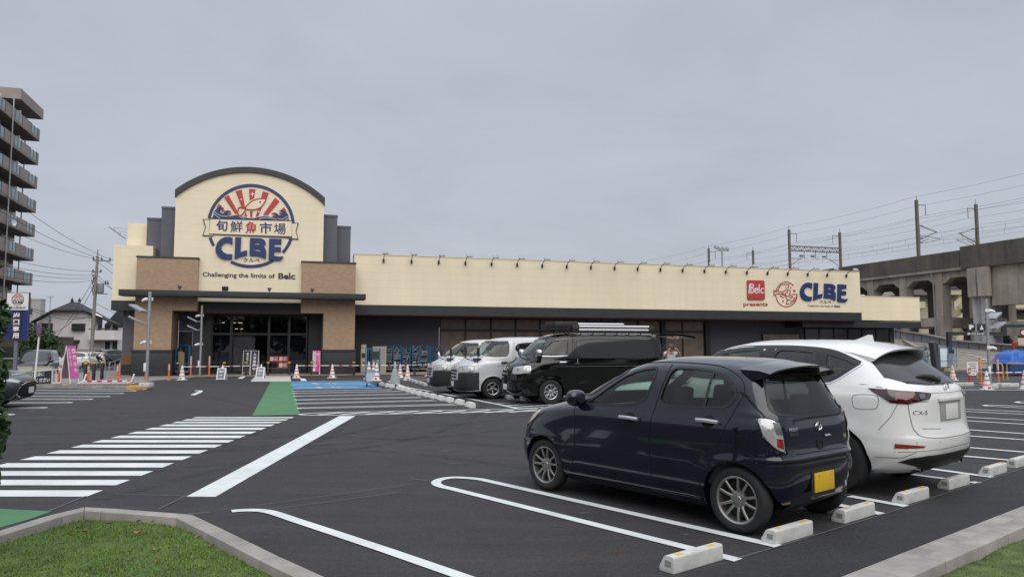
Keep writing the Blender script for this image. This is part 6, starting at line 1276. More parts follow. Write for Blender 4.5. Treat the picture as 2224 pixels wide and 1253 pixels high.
for k, (x, lb) in enumerate(((2012, 'blue cage trolley full of loose fittings behind the white crossover'), (2046, 'blue cage trolley with a white panel at the foot of the ramp'), (2063, 'blue cage trolley with pale slats beside the ramp kerb'))):
    t = cage('cage_trolley', lb, G(x,803.5), .1, .62, .6, 1.55, 4, 'blue cage trolleys at the foot of the ramp')
    if k == 1: MB().box(-.29,.29,-.29,.1,.22,1.45).build('white_panel', mat('panel_white', (.62,.66,.70), .5), t, bevel=.01); MB().box(-.3,.3,-.3,.2,1.45,1.50).build('green_lid', mat('lid_green', (.22,.45,.36), .5), t)
    elif k == 2:
        mb = MB()
        for j in range(6): mb.bar((-.26+.09*j,-.28,.22), (-.30+.09*j,-.26,1.1), .05, .03)
        mb.build('slats', mat('slat_grey', (.42,.44,.44), .4), t); MB().box(-.12,.14,-.31,-.30,1.12,1.4).build('sign_plate', MATS['plate_green'], t)
    else:
        a, b = MB(), MB(); rg2 = random.Random(9)
        for j in range(40): p = Vector((rg2.uniform(-.35,.35), rg2.uniform(-.3,.3), rg2.uniform(.3,1.5))); (a if j % 3 else b).bar(p, p+Vector((rg2.uniform(-.3,.3), .1, rg2.uniform(-.2,.45))), .03)
        a.build('loose_fittings', M_blkm, t); b.build('loose_rods', M_slv, t)
pn = thing('folded_panel', 'dark tall folded panels leaning by the blue trolleys', 'panel', G(2030,804), .1); MB().obox((0,0,.95), (.10,0,.05), (0,.25,0), (-.10,0,.95)).build('panel_stack', mat('panel_slate', (.045,.05,.065), .5), pn); MB().box(.12,.26,-.1,.15,0,1.75).build('post', M_blkm, pn)
# cones tied on a rack behind the silver vans
sk = thing('cone_bundle', 'bundle of white cones tilted above the silver van', 'cones', D(966,800,29), 0); M_ = Matrix.Rotation(-.35, 4, 'Y'); MB().add(MB().lathe([(.12,.0),(.05,.75),(.03,.80),(0,.80)], 14, mis=[0,0,0]), Matrix.Translation((0,0,-.1)) @ M_).add(MB().lathe([(.10,.22),(.09,.30)], 14, cap=False, mi=1), Matrix.Translation((0,0,-.1)) @ M_).build('cone_shell', [M_cone, M_bred], sk, smooth=True); MB().tube([(0,0,-1.1),(0,0,.1)], .03, 6).build('support', M_trim, sk)
# kerb-side furniture at the left
hr = thing('handrail', 'galvanised pipe handrail leading to the store corner', 'handrail', G(236,826), 0); A = G(236,826); B = S2W(-.5, .6); d = B-A; MB().tube([(0,0,.0),(0,0,.78),tuple(d*.06+Vector((0,0,.84))),tuple(d+Vector((0,0,1.0)))], .024, 8).tube([(.02,0,.62),tuple(d*.6+Vector((0,0,.70)))], .015, 6).build('rail', M_gal, hr, smooth=True)
for f_ in (.35, .7): MB().tube([tuple(d*f_),tuple(d*f_+Vector((0,0,.84+.16*f_)))], .02, 6).build('stanchion', M_gal, hr)
hr2 = thing('handrail', 'low metal railing on the left pavement behind the bollards', 'handrail', G(228,823), 0); MB().tube([(0,0,0),(0,0,.80),(-1.6,.5,.80),(-1.6,.5,0)], .022, 8).build('rail', M_gal, hr2); MB().tube([(0,0,.4),(-1.6,.5,.4)], .014, 6).build('lower_rail', M_gal, hr2)
ub = thing('utility_cabinet', 'low pale grey steel cabinets at the base of the shop sign', 'cabinet', G(34,838), .05); M_cab = mat('cabinet_grey', (.30,.31,.33), .5); MB().box(-.50,-.005,-.2,.25,0,.62).build('cabinet', M_cab, ub, bevel=.01); MB().box(.005,.48,-.2,.25,0,.60).build('cabinet', M_cab, ub, bevel=.01)
M_bw = mat('wall_beige', (.38,.35,.28), .8, var=.1, scale=5)
for x0, x1, lb in ((37,69,'low beige wall left of the no stopping sign'), (75,110,'low beige wall right of the no stopping sign')):
    A, B = G(x0,829), G(x1,829); t = thing('low_wall', lb, 'wall', A, 0, 'low beige walls at the exit'); MB().box(0,(B-A).length,0,.25,-.3,.66).build('wall_block', M_bw, t, bevel=.01); MB().box(-.01,(B-A).length+.01,-.01,.26,.66,.69).build('coping', M_bw, t)
# ================================================================== LEFT: STREET, HOUSES, POLES
# shop sign on its post
ps_ = D(41, 737, 36); sgp = thing('pylon_sign', 'tall shop sign with a white logo panel over a dark blue panel', 'sign', (ps_.x-.14, ps_.y, 0), .10)
zb_ = ps_.z; zt_ = D(41, 636, 36).z; zm_ = D(41, 673, 36).z; w_ = .50
MB().box(-w_,w_,-.02,.08,zb_,zm_-.01).build('blue_panel', mat('panel_blue', (.012,.025,.14), .4), sgp); MB().box(-w_,w_,-.02,.08,zm_,zt_).build('white_panel', M_pw, sgp); MB().box(-w_-.02,-w_,-.03,.09,zb_,zt_+.02).box(w_,w_+.03,-.03,.09,zb_,zt_+.02).box(-w_,w_,-.03,.09,zt_,zt_+.02).build('casing', mat('casing_purple', (.07,.065,.12), .4), sgp)
MB().box(-.08,.08,.0,.12,0,zb_).build('post', mat('post_slate', (.13,.14,.17), .5), sgp); f = lambda x, z, off=0.: (x, -.02-off, z)
MB().prism([(-.24,zb_-.05),(.22,zb_-.05),(.24,zm_-.04),(-.22,zm_-.04)], lambda x, z: f(x, z, .02), lambda x, z: f(x, z, .002)).build('exit_board', M_nb, sgp); mb = MB(); hh = (zm_-zb_-.12)/4
for k, ch_ in enumerate('出口専用'): put_text(mb, ch_, lambda u, v, k=k: f(-.15+.29*u, zm_-.10-hh*(k+1)+hh*.08+hh*.82*v, .025), .04)
mb.build('exit_lettering', M_pw, sgp)
lg = MB(); r_ = .27; cz = zm_+.50
for q in ribbon(arc(0,cz,r_,r_,0,360,40)[:-1], .025, True): lg.prism([(p.x, p.y) for p in q], lambda x, z: f(x, z, .008), lambda x, z: f(x, z, .001))
lg.prism([(-.30,cz-.06),(.30,cz-.06),(.30,cz+.03),(-.30,cz+.03)], lambda x, z: f(x, z, .010), lambda x, z: f(x, z, .009)) if 0 else None
put_text(lg, '旬鮮', quadmap(f, (-.24,cz+.03), (-.06,cz+.03), (-.06,cz-.05), (-.24,cz-.05), .012), .02); put_text(lg, '市場', quadmap(f, (.06,cz+.03), (.24,cz+.03), (.24,cz-.05), (.06,cz-.05), .012), .02); put_text(lg, 'CLBE', quadmap(f, (-.24,cz-.07), (.24,cz-.07), (.24,cz-.19), (-.24,cz-.19), .012), .05); put_text(lg, '熊谷銀座店', quadmap(f, (-.38,zm_+.17), (.38,zm_+.17), (.38,zm_+.05), (-.38,zm_+.05), .006), .02)
lg.build('logo_lettering', M_ink, sgp); lr = MB()
for k in range(7): a = R(25+130*k/6); lr.prism([(.05*math.cos(a-.12), cz+.05+.05*math.sin(a-.12)), (.235*math.cos(a-.09), cz+.02+.22*math.sin(a-.09)), (.235*math.cos(a+.09), cz+.02+.22*math.sin(a+.09)), (.05*math.cos(a+.12), cz+.05+.05*math.sin(a+.12))], lambda x, z: f(x, z, .008), lambda x, z: f(x, z, .001))
put_text(lr, '魚', quadmap(f, (-.05,cz+.035), (.05,cz+.035), (.05,cz-.055), (-.05,cz-.055), .012), .02); lr.build('logo_rays', M_redprint, sgp)
# no stopping sign
ns = thing('road_sign', 'round blue and red no stopping sign on a leaning white pole', 'sign', G(73.5,842), 0); tpz = D(82.5,703,28.6).z; MB().tube([(0,0,0),(.13,0,tpz)], .033, 10).build('pole', M_wht, ns, smooth=True); MB().lathe([(.20,0),(.19,.09),(.06,.12),(0,.12)], 16).build('footing', M_stop, ns, smooth=True)
dk = MB().prism(arc(0,0,.27,.27,0,348,30), lambda x, z: (x,-.012,z), lambda x, z: (x,.0,z)).prism(arc(0,0,.225,.225,0,348,30), lambda x, z: (x,-.016,z), lambda x, z: (x,-.0125,z), mi=1).prism([(-.17,.13),(-.13,.17),(.17,-.13),(.13,-.17)], lambda x, z: (x,-.020,z), lambda x, z: (x,-.0165,z)).build('disc', [mat('sign_disc_red', (.40,.05,.035), .4), mat('sign_disc_blue', (.03,.07,.25), .4)], ns); dk.location = (.125,-.05,tpz-.24); dk.rotation_euler = (0, 0, R(-40))
# black minivan at the exit, sedan nose at the frame edge
mv = Car([(.24,2.12,-2.25,.72,8,3,12,5), (.30,2.24,-2.30,.80,8,3,12,5), (.45,2.33,-2.34,.845,8,3,12,5), (.65,2.34,-2.35,.855,8,3,12,5), (.85,2.29,-2.345,.855,7,3,12,5), (.98,2.16,-2.34,.852,7,3,12,5), (1.06,1.98,-2.335,.848,6,3,12,5), (1.11,1.72,-2.33,.842,6,3,12,5), (1.16,1.56,-2.325,.835,6,3.2,12,5), (1.35,1.22,-2.30,.805,6,3.4,12,5), (1.55,.86,-2.26,.76,6,3.6,10,5), (1.70,.58,-2.20,.715,6,3.2,9,4.5), (1.77,.36,-2.12,.66,5,2.8,8,4), (1.81,.15,-1.98,.55,5,2.5,7,3), (1.835,-.1,-1.7,.35,4,2.2,5,2.5), (1.845,-.4,-1.2,.1,3,2,4,2)], (1.40,-1.43), .33)
def simple_car(car, name, label, cat, loc, rz, paint, side, wind, rear, wm, xs, ys, r, extras=None, grp=None, scale=None):
    t = thing(name, label, cat, loc, rz, grp); car.outer_b = car.cut([car.wells(r+.045)], [paint]); link('body', car.outer_b, t)
    for nm, p in side: windows(car, t, [(nm, p, LEFT, M_dglass), (nm, p, RIGHT, M_dglass)], tw=.02, off=.004)
    windows(car, t, [('windscreen', wind, FRONT, M_dglass), ('rear_window', rear, BACK, M_dglass)], tw=.02, off=.004)
    add_wheels(t, wm, xs, ys, r); return t
wmv = wheel_meshes(.33, .20, .21, 'five', M_rims)
mp_ = Vector(((68-1112)/1607*42, 42, -.42)); hv_ = Vector((.385,-.923,0)); mvt = simple_car(mv, 'minivan', 'black minivan with lit amber lamps waiting at the car park exit', 'minivan', mp_ - hv_*2.3, math.atan2(hv_.y, hv_.x), P_black,
    [('front_side_window', [(1.15,1.16),(.75,1.48),(.50,1.62),(.22,1.64),(.26,1.14)]), ('rear_side_window', [(.16,1.14),(.12,1.64),(-.95,1.63),(-.95,1.16)]), ('quarter_window', [(-1.05,1.16),(-1.05,1.62),(-1.95,1.56),(-2.05,1.20)])], [(-.66,1.18),(.66,1.18),(.60,1.66),(.50,1.69),(-.50,1.69),(-.60,1.66)], [(-.6,1.15),(.6,1.15),(.55,1.6),(-.55,1.6)], wmv, (1.40,-1.43), .74, .33)
for s_ in (1, -1):
    a = sorted((s_*.48, s_*.80)); hl = mv.patch(MB(), [(a[0],.80),(a[1],.80),(a[1],.90),(a[0],.88)], FRONT, .01).build('headlight', M_lclr, mvt); mv.patch(MB(), [(s_*.62-.10,.80),(s_*.62+.10,.80),(s_*.62+.10,.86),(s_*.62-.10,.86)], FRONT, .016).build('amber_lamp', M_amber, hl)
    mm = ellip(MB(), (0,0,0), .08, .12, .09, p=.8).build('wing_mirror', P_black, mvt, smooth=True); p = mv.hit(1.20,1.12,LEFT if s_ > 0 else RIGHT,0); mm.location = (p.x, p.y+s_*.12, 1.16)
mb = MB(); mv.line(mb, [(-.48,.86),(.48,.86)], FRONT, .03, .012); ovals(mb, mv.hit(0,.86,FRONT,.02).x, 0, .86, 1.2); mb.build('grille_chrome', M_chrome, mvt); mv.patch(MB(), [(-.55,.40),(.55,.40),(.60,.76),(-.60,.76)], FRONT, .008).build('grille', M_gap, mvt); np3 = MB().box(-.004,.01,-.165,.165,-.08,.08).build('number_plate', M_wplate, mvt); np3.location = (mv.hit(0,.55,FRONT,.0).x+.012, 0, .56)
sd_ = Car([(.20,2.20,-2.25,.78,8,3,10,4), (.26,2.34,-2.36,.86,8,3,10,4), (.40,2.42,-2.42,.905,8,3,10,4), (.58,2.43,-2.44,.92,8,3,10,4), (.70,2.40,-2.44,.922,7,3,10,4), (.80,2.30,-2.43,.918,6,3,10,4), (.87,2.10,-2.42,.905,5,2.8,10,4), (.92,1.80,-2.40,.885,5,2.8,9,4), (.97,1.40,-2.34,.86,5,2.8,9,4), (1.02,1.05,-2.20,.82,5,2.8,8,4), (1.14,.80,-1.85,.76,5,2.8,8,3.6), (1.28,.48,-1.45,.68,5,2.8,7,3.4), (1.38,.18,-1.10,.60,5,2.6,6,3), (1.42,-.05,-.85,.48,4,2.3,5,2.5), (1.445,-.25,-.6,.2,3,2,4,2)], (1.42,-1.42), .33, .015)
sh = Vector((math.cos(.25), math.sin(.25), 0)); sf_ = G(66, 884); sf_ = Vector((-12.75, 19.75, 0))
sdt = simple_car(sd_, 'sedan', 'dark grey sedan whose nose shows at the left frame edge', 'car', sf_ - sh*2.42, .25, P_dgrey, [('front_side_window', [(.85,1.03),(.45,1.26),(.15,1.35),(-.15,1.37),(-.20,1.02)]), ('rear_side_window', [(-.3,1.02),(-.25,1.37),(-.9,1.32),(-1.25,1.08)])], [(-.66,1.05),(.66,1.05),(.55,1.34),(-.55,1.34)], [(-.6,1.05),(.6,1.05),(.5,1.3),(-.5,1.3)], wmv, (1.42,-1.42), .80, .33)
gr = sd_.patch(MB(), [(-.62,.28),(.62,.28),(.50,.66),(-.50,.66)], FRONT, .006).build('grille', M_gap, sdt, smooth=True); sd_.line(MB(), [(-.66,.27),(.66,.27),(.53,.67),(-.53,.67)], FRONT, .022, .010, True).build('grille_chrome', M_chrome, gr)
for s_ in (1, -1):
    dd = Vector((1, s_*.6, 0)).normalized(); e_ = Vector((0,0,1)).cross(dd); lp = [(e_.dot(Vector((x, s_*y, 0))), z) for x, y, z in ((2.38,.50,.72),(2.05,.86,.82),(1.85,.90,.83),(2.0,.89,.74),(2.36,.60,.66))]; sd_.patch(MB(), lp, dd, .006).build('headlight', M_lclr, sdt, smooth=True)
sb2 = MB(); sd_.line(sb2, [(-.70,.835),(0,.85),(.70,.835)], FRONT, .007, .003); sb2.build('panel_seams', M_gap, sdt); np4 = MB().box(-.004,.01,-.165,.165,-.08,.08).build('number_plate', M_wplate, sdt); np4.location = (2.435, 0, .46)
# cars parked across the street: copies in other paints
def recolor(root, label, paint, loc, rz, grp):
    r = dup(root, loc, rz, label, grp)
    for c in COL.objects:
        if c.parent == r and c.name.startswith(('body', 'roof_spoiler', 'sill', 'bumper_crease')): c.data = c.data.copy(); c.data.materials.clear(); c.data.materials.append(paint)
    return r
Gz = lambda x, y, z=-.42: G(x, y, z)
recolor(nc, 'white hatchback parked across the street beside the utility pole', P_lgrey, Gz(186,798), R(-150), 'cars parked across the street'); recolor(nc, 'teal hatchback half hidden behind the utility pole', P_teal, Gz(208,794), R(-150), 'cars parked across the street'); recolor(nc, 'pale hatchback half hidden behind the black minivan', P_white, Gz(152,799), R(-150), 'cars parked across the street'); recolor(wc, 'dark off-roader parked beyond the cyclist', P_dgrey, Gz(243,794), R(75), 'cars parked across the street')
# utility pole with its fittings
pb = Gz(196.6, 797); Yp = pb.y; up = thing('utility_pole', 'tall concrete utility pole with a grey transformer', 'utility pole', pb, 0); M_pole = mat('pole_concrete', (.23,.215,.195), .8, var=.15, scale=2)
PX = lambda x, y: D(x, y, Yp) - pb
MB().tube([(0,0,0), PX(212,556)], [.19,.12], 12).tube([PX(212,556), PX(212.5,542)], .05, 8).build('pole', M_pole, up, smooth=True); M_iron = mat('pole_iron', (.10,.10,.105), .6)
MB().bar(PX(202,565.5), PX(240,567.5), .10).bar(PX(199,590), PX(220,591), .07).bar(PX(207,616), PX(238,617), .07).bar(PX(206,637), PX(233,638.5), .08).build('cross_arm', M_iron, up)
tr = MB(); c = PX(218,627); tr.lathe([(.30,-.42),(.32,-.38),(.32,.40),(.28,.44),(0,.45)], 16, c).build('transformer', mat('transformer_grey', (.25,.26,.28), .5), up, smooth=True)
ins = MB()
for x, y in ((203,561),(221,562),(239,563),(202,588),(219,588),(229,613),(234,613)): ins.lathe([(.07,-.12),(.10,-.02),(.05,.06),(.05,.16),(0,.17)], 8, PX(x, y))
ins.build('insulators', M_iron, up); cl2 = MB()
for k in range(9): p = PX(208-k*.25, 590+k*5); cl2.tube([p, p+Vector((-.35+.1*(k % 3),-.1,-.2)), p+Vector((-.15,0,-.5))], .035, 5)
cl2.build('cable_loops', M_trim, up)
M_wire = mat('wire_black', (.03,.03,.032), .6)
def wire(name, lb, A, B, sag, r, grp):
    P = [A + (B-A)*(k/14) - Vector((0,0,4*sag*(k/14)*(1-k/14))) for k in range(15)]; t = thing(name, lb, 'wire', A, 0, grp); MB().tube([p-A for p in P], r, 5).build('wire_run', M_wire, t); return t
near = lambda x, y, Y: D(x, y, Y)
for k, (a, b, sg_) in enumerate((((203,561),(-330,300),.9), ((221,562),(-300,250),.9), ((239,563),(-240,210),.9), ((202,589),(-340,440),.8), ((210,598),(-340,470),.8), ((210,604),(-340,480),.9), ((208,609),(-340,500),1.0))): wire('power_line', 'overhead power line running left from the utility pole, %s from the top' % (['first','second','third','fourth','fifth','sixth','seventh'][k]), D(*a, Yp), D(*b, 34), sg_, .017, 'overhead lines left of the pole')
for k, (a, b, sg_) in enumerate((((203,561),(330,640),.5), ((221,562),(340,610),.5), ((239,563),(350,590),.4), ((212,598),(340,690),.6), ((210,660),(330,705),.4), ((208,604),(340,670),.5))): wire('power_line', 'overhead line running from the utility pole behind the store, %s from the top' % (['first','second','third','fourth','fifth','sixth'][k]), D(*a, Yp), D(*b, 120), sg_, .02, 'overhead lines right of the pole')
for k, (a, b, sg_, Y1) in enumerate((((207,600),(120,735),.3,72), ((204,620),(118,720),1.0,70), ((200,687),(65,672),.5,60), ((-120,590),(200,690),.7,Yp))): A = D(*a, Yp) if k < 3 else D(*a, 40); wire('service_cable', ('dark service cable dropping steeply from the pole to the grey street pole', 'curved dark cable from the pole across the white house', 'slack cable crossing the white house wall', 'long cable passing above the shop sign to the pole')[k], A, D(*b, Y1), sg_, .022, 'service cables by the pole')
gp_ = thing('grey_pole', 'slim dark grey pole in front of the white house', 'pole', Gz(101,800), 0); hgp = D(103,688,Gz(101,800).y).z+.42; MB().tube([(0,0,0),(.08,0,hgp)], .09, 10).build('pole', mat('pole_dark', (.11,.115,.125), .6), gp_); MB().bar((-.2,0,hgp-.3),(.3,0,hgp-.3),.06).build('bracket', M_iron, gp_)
# white house
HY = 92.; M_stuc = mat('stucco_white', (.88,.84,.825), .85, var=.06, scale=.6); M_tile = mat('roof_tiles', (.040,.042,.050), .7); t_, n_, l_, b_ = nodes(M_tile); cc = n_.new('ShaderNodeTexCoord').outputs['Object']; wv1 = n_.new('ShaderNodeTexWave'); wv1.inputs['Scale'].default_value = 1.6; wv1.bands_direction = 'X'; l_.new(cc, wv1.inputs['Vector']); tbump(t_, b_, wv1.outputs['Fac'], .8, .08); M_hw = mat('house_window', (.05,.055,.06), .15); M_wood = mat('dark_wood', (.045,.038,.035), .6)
hx = lambda px: (px-1112)/1607*HY
hz_ = lambda py: 1.6+(752-py)/1607*HY
h0 = Vector((hx(82), HY, -.42)); ho = thing('house', 'white two storey house with a dark tiled roof behind the utility pole', 'house', h0, 0); X = lambda px: hx(px)-h0.x; Z = lambda py: hz_(py)+.42
MB().prism([(0,0),(X(199),0),(X(199),Z(686)),(X(178),Z(676)),(X(112),Z(674)),(0,Z(702))], lambda x, z: (x,0,z), lambda x, z: (x,2.5,z)).build('wall', M_stuc, ho)
rf = MB(); XD = lambda px, y: (px-1112)/1607*(HY+y)-h0.x; ZD = lambda py, y: 2.02+(752-py)/1607*(HY+y)
pA, pB, pC, pR = (XD(68,-.6),-.6,ZD(698,-.6)), (XD(112,-.6),-.6,ZD(673,-.6)), (XD(182,-.6),-.6,ZD(673.5,-.6)), (XD(155,1.6),1.6,ZD(655,1.6)); pE, pD, pF = (XD(171,5),5,ZD(657,5)), (XD(263,-.3),-.3,ZD(707,-.3)), (XD(262,7),7,ZD(705,7))
rf.quad([pB, pC, pR]); rf.quad([pA, pB, pR, (XD(155,5),5,ZD(657,5)), (XD(66,6),6,ZD(700,6))]); rf.quad([pC, pD, pF, pE]); rf.quad([pC, pE, pR])
dn = lambda p, k=.2: (p[0], p[1], p[2]-k)
ev = MB()
for a, b in ((pA,pB),(pB,pC),(pC,pD)): ev.quad([dn(a), dn(b), (b[0],b[1]-.01,b[2]), (a[0],a[1]-.01,a[2])]); ev.quad([dn(a), dn(b), (dn(b)[0],.1,dn(b)[2]), (dn(a)[0],.1,dn(a)[2])])
ev.build('eaves', M_wood, ho, recalc=False)
for x, y in ((155,1.6),(171,5)): zr = ZD(656,y); rf.lathe([(.16,zr),(.20,zr+.15),(.09,zr+.4),(0,zr+.6)], 8, (XD(x,y),y,0))
rf.build('roof', M_tile, ho)
for x0, x1, y0, y1 in ((88,116,702,718),(160,187,703,718)): w = MB().box(X(x0),X(x1),-.35,-.02,Z(y1),Z(y0)).build('window', M_wood, ho); MB().box(X(x0)+.12,X(x1)-.12,-.37,-.351,Z(y1)+.12,Z(y0)-.12).build('pane', M_hw, w); mb = MB(); [mb.box(X(x0)+(X(x1)-X(x0))*k/4-.03,X(x0)+(X(x1)-X(x0))*k/4+.03,-.40,-.371,Z(y1)+.05,Z(y0)-.05) for k in range(1,4)]; mb.build('grille_bars', M_wood, w)
pc = MB().box(X(125),X(176),-1.6,-.01,Z(742)-.1,Z(740)+.1).build('porch_roof', M_wood, ho); MB().box(X(128),X(145),-1.0,-.01,0,Z(743)).build('porch_wall', mat('porch_slate', (.075,.068,.075), .7), ho); dw = MB().box(X(145),X(171),-.9,-.01,0,Z(744)).build('door', mat('door_brown', (.17,.13,.105), .6), ho); MB().box(X(157.5),X(158.5),-.92,-.9,0,Z(745)).build('door_seam', M_wood, dw)
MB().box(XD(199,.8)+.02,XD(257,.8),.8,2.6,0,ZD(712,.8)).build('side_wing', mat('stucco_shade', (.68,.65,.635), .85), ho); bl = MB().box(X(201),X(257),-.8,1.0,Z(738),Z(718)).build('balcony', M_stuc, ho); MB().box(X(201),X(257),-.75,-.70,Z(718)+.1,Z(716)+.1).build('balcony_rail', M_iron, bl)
for x0, x1 in ((206,214),(222,232),(238,250)): w = MB().box(X(x0),X(x1),.70,.82,Z(722)+.3,Z(705)).build('window', M_hw, ho); MB().box(X(x0)-.08,X(x0),.68,.82,Z(722)+.3,Z(704)).build('frame', M_wht, w)
for x0, x1 in ((224,234),(240,250)): w = MB().box(X(x0),X(x1),.70,.82,Z(765),Z(742)).build('window', M_hw, ho); MB().box(X(x0)-.08,X(x0),.68,.82,Z(765),Z(741)).build('frame', M_wht, w)
fn = thing('fence', 'pale slatted fence in front of the white house', 'fence', D(170,766,84), 0); mb = MB()
for k in range(44): x = k*.105; mb.box(x,x+.05,0,.04,-1.3,.42)
mb.build('slat_panel', mat('fence_grey', (.34,.33,.34), .6), fn); MB().box(0,4.6,-.03,0,.30,.36).box(0,4.6,-.03,0,-.5,-.44).build('rails', MATS['fence_grey'], fn)
# second house and small buildings
def boxhouse(name, lb, px0, px1, pyt, Y, dep, wall, roof_h, wins, grp=None, roofm=None):
    a = D(px0, pyt, Y); b = D(px1, pyt, Y); w = b.x-a.x; h = a.z+.42; t = thing(name, lb, 'building', (a.x, Y, -.42), 0, grp); MB().box(0,w,0,dep,0,h).build('wall', wall, t)
    if roof_h: MB().prism([(-.5,h-.1),(w+.5,h-.1),(w*.7,h+roof_h),(w*.3,h+roof_h)], lambda x, z: (x,-.6,z), lambda x, z: (x,dep+.6,z)).build('roof', roofm or M_tile, t)
    else: MB().box(-.05,w+.05,-.05,dep,h,h+.25).build('parapet', wall, t)
    for x0, x1, z0, z1 in wins: q = MB().box(w*x0,w*x1,-.06,.03,h*z0,h*z1).build('window', M_hw, t); MB().box(w*x0-.06,w*x1+.06,-.09,.02,h*z0-.08,h*z0).build('sill', M_wht, q)
    return t
M_grw = mat('grey_stucco', (.21,.21,.22), .85); boxhouse('house', 'dark roofed grey house between the white house and the store', 238, 300, 705, 112, 10, M_grw, 2.0, ((.1,.3,.55,.8),(.42,.6,.55,.8),(.1,.28,.1,.35)))
boxhouse('building', 'small pale flat roofed building behind the shop sign', 60, 89, 652, 120, 1.2, mat('pale_concrete', (.40,.39,.37), .85), 0, ((.2,.4,.5,.62),(.55,.8,.5,.62),(.2,.4,.75,.85))); boxhouse('building', 'low brown building at the left behind the exit sign', -60, 58, 735, 75, 8, mat('brown_wall', (.12,.095,.08), .85), 0, ((.5,.9,.3,.7),))
an = thing('tv_aerial', 'thin television aerial standing above the house roofs', 'aerial', D(107,700,98), 0); MB().tube([(0,0,0),(0,0,3.4)], .03, 6).build('mast', M_iron, an); MB().bar((-.5,0,3.35),(.5,0,3.4),.04).bar((-.2,0,3.2),(.3,0,3.2),.03).build('rods', M_iron, an)
# apartment tower with balconies
AC = Vector((-57.0, 87.6, -.42)); ap_ = thing('apartment_block', 'tall brown apartment block with balconies at the left edge', 'building', AC, 0); ad = -VY; au = UX; AL = 26.
def AP(t, o, z): p = ad*t + au*o; return (p.x, p.y, z)
def abox(mb, t0, t1, o0, o1, z0, z1, mi=0):
    i = len(mb.v); mb.v += [AP(t0,o0,z0),AP(t1,o0,z0),AP(t1,o1,z0),AP(t0,o1,z0),AP(t0,o0,z1),AP(t1,o0,z1),AP(t1,o1,z1),AP(t0,o1,z1)]
    for q in ((0,3,2,1),(4,5,6,7),(0,1,5,4),(1,2,6,5),(2,3,7,6),(3,0,4,7)): mb.f.append(tuple(i+k for k in q)); mb.mi.append(mi)
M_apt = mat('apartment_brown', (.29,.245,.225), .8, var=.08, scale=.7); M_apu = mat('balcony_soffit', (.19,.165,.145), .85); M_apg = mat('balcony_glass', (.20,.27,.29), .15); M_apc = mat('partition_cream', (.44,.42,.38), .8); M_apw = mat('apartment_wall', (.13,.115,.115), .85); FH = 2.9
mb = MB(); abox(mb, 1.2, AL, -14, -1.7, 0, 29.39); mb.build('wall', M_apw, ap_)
for k in range(10):
    zt = 10.62+2.9*(k-3)
    if zt < 1: continue
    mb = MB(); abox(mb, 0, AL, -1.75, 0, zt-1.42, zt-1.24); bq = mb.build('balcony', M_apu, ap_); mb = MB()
    t0 = 0; segs = []
    while t0 < AL: segs += [(t0, t0+.75 if t0 == 0 else t0+3.0, 0), ((t0+.75) if t0 == 0 else t0+3.0, (t0+3.05) if t0 == 0 else t0+5.2, 1)]; t0 = segs[-1][1]
    gl = MB(); fm2 = MB()
    for a, b, g in segs:
        if g: abox(gl, a+.08, b-.08, -.05, -.01, zt-1.05, zt-.06); abox(fm2, a, a+.08, -.09, .02, zt-1.24, zt+.02); abox(fm2, b-.08, b, -.09, .02, zt-1.24, zt+.02); abox(fm2, (a+b)/2-.05, (a+b)/2+.05, -.06, .01, zt-1.05, zt-.06); abox(mb, a+.08, b-.08, -.12, 0, zt-1.24, zt-1.055)
        else: abox(mb, a, b, -.12, 0, zt-1.24, zt)
    abox(mb, 0, .12, -1.75, -.121, zt-1.24, zt); mb.build('parapet', M_apt, bq); gl.build('glass_panels', M_apg, bq); fm2.build('panel_frames', MATS['frame_dark'] if 'frame_dark' in MATS else mat('frame_dark', (.06,.065,.07), .5), bq)
    mb = MB()
    for t in (6.2, 12.2, 18.2): abox(mb, t, t+.12, -1.70, -.13, zt-1.24, zt+.45)
    abox(mb, 2.6, 5.4, -1.72, -1.66, zt-1.2, zt+1.0); abox(mb, 8.6, 11.4, -1.72, -1.66, zt-1.2, zt+1.0); mb.build('partition', M_apc, bq)
mb = MB(); abox(mb, -.3, 7.6, -14, .2, 29.4, 30.6); mb.build('roof', M_apt, ap_)
mb = MB()
for t, o in ((1.0,-1.2),(9.4,.12)): mb.tube([AP(t,o,0), AP(t,o,29.2)], .07, 8)
mb.build('drain_pipe', M_gal, ap_); dsh = MB(); c = AP(9.0,.5,15.4); dsh.lathe([(0,0),(.3,.05),(.42,.15)], 14, c, axis='x', cap=False); dsh.build('satellite_dish', M_wht, ap_)
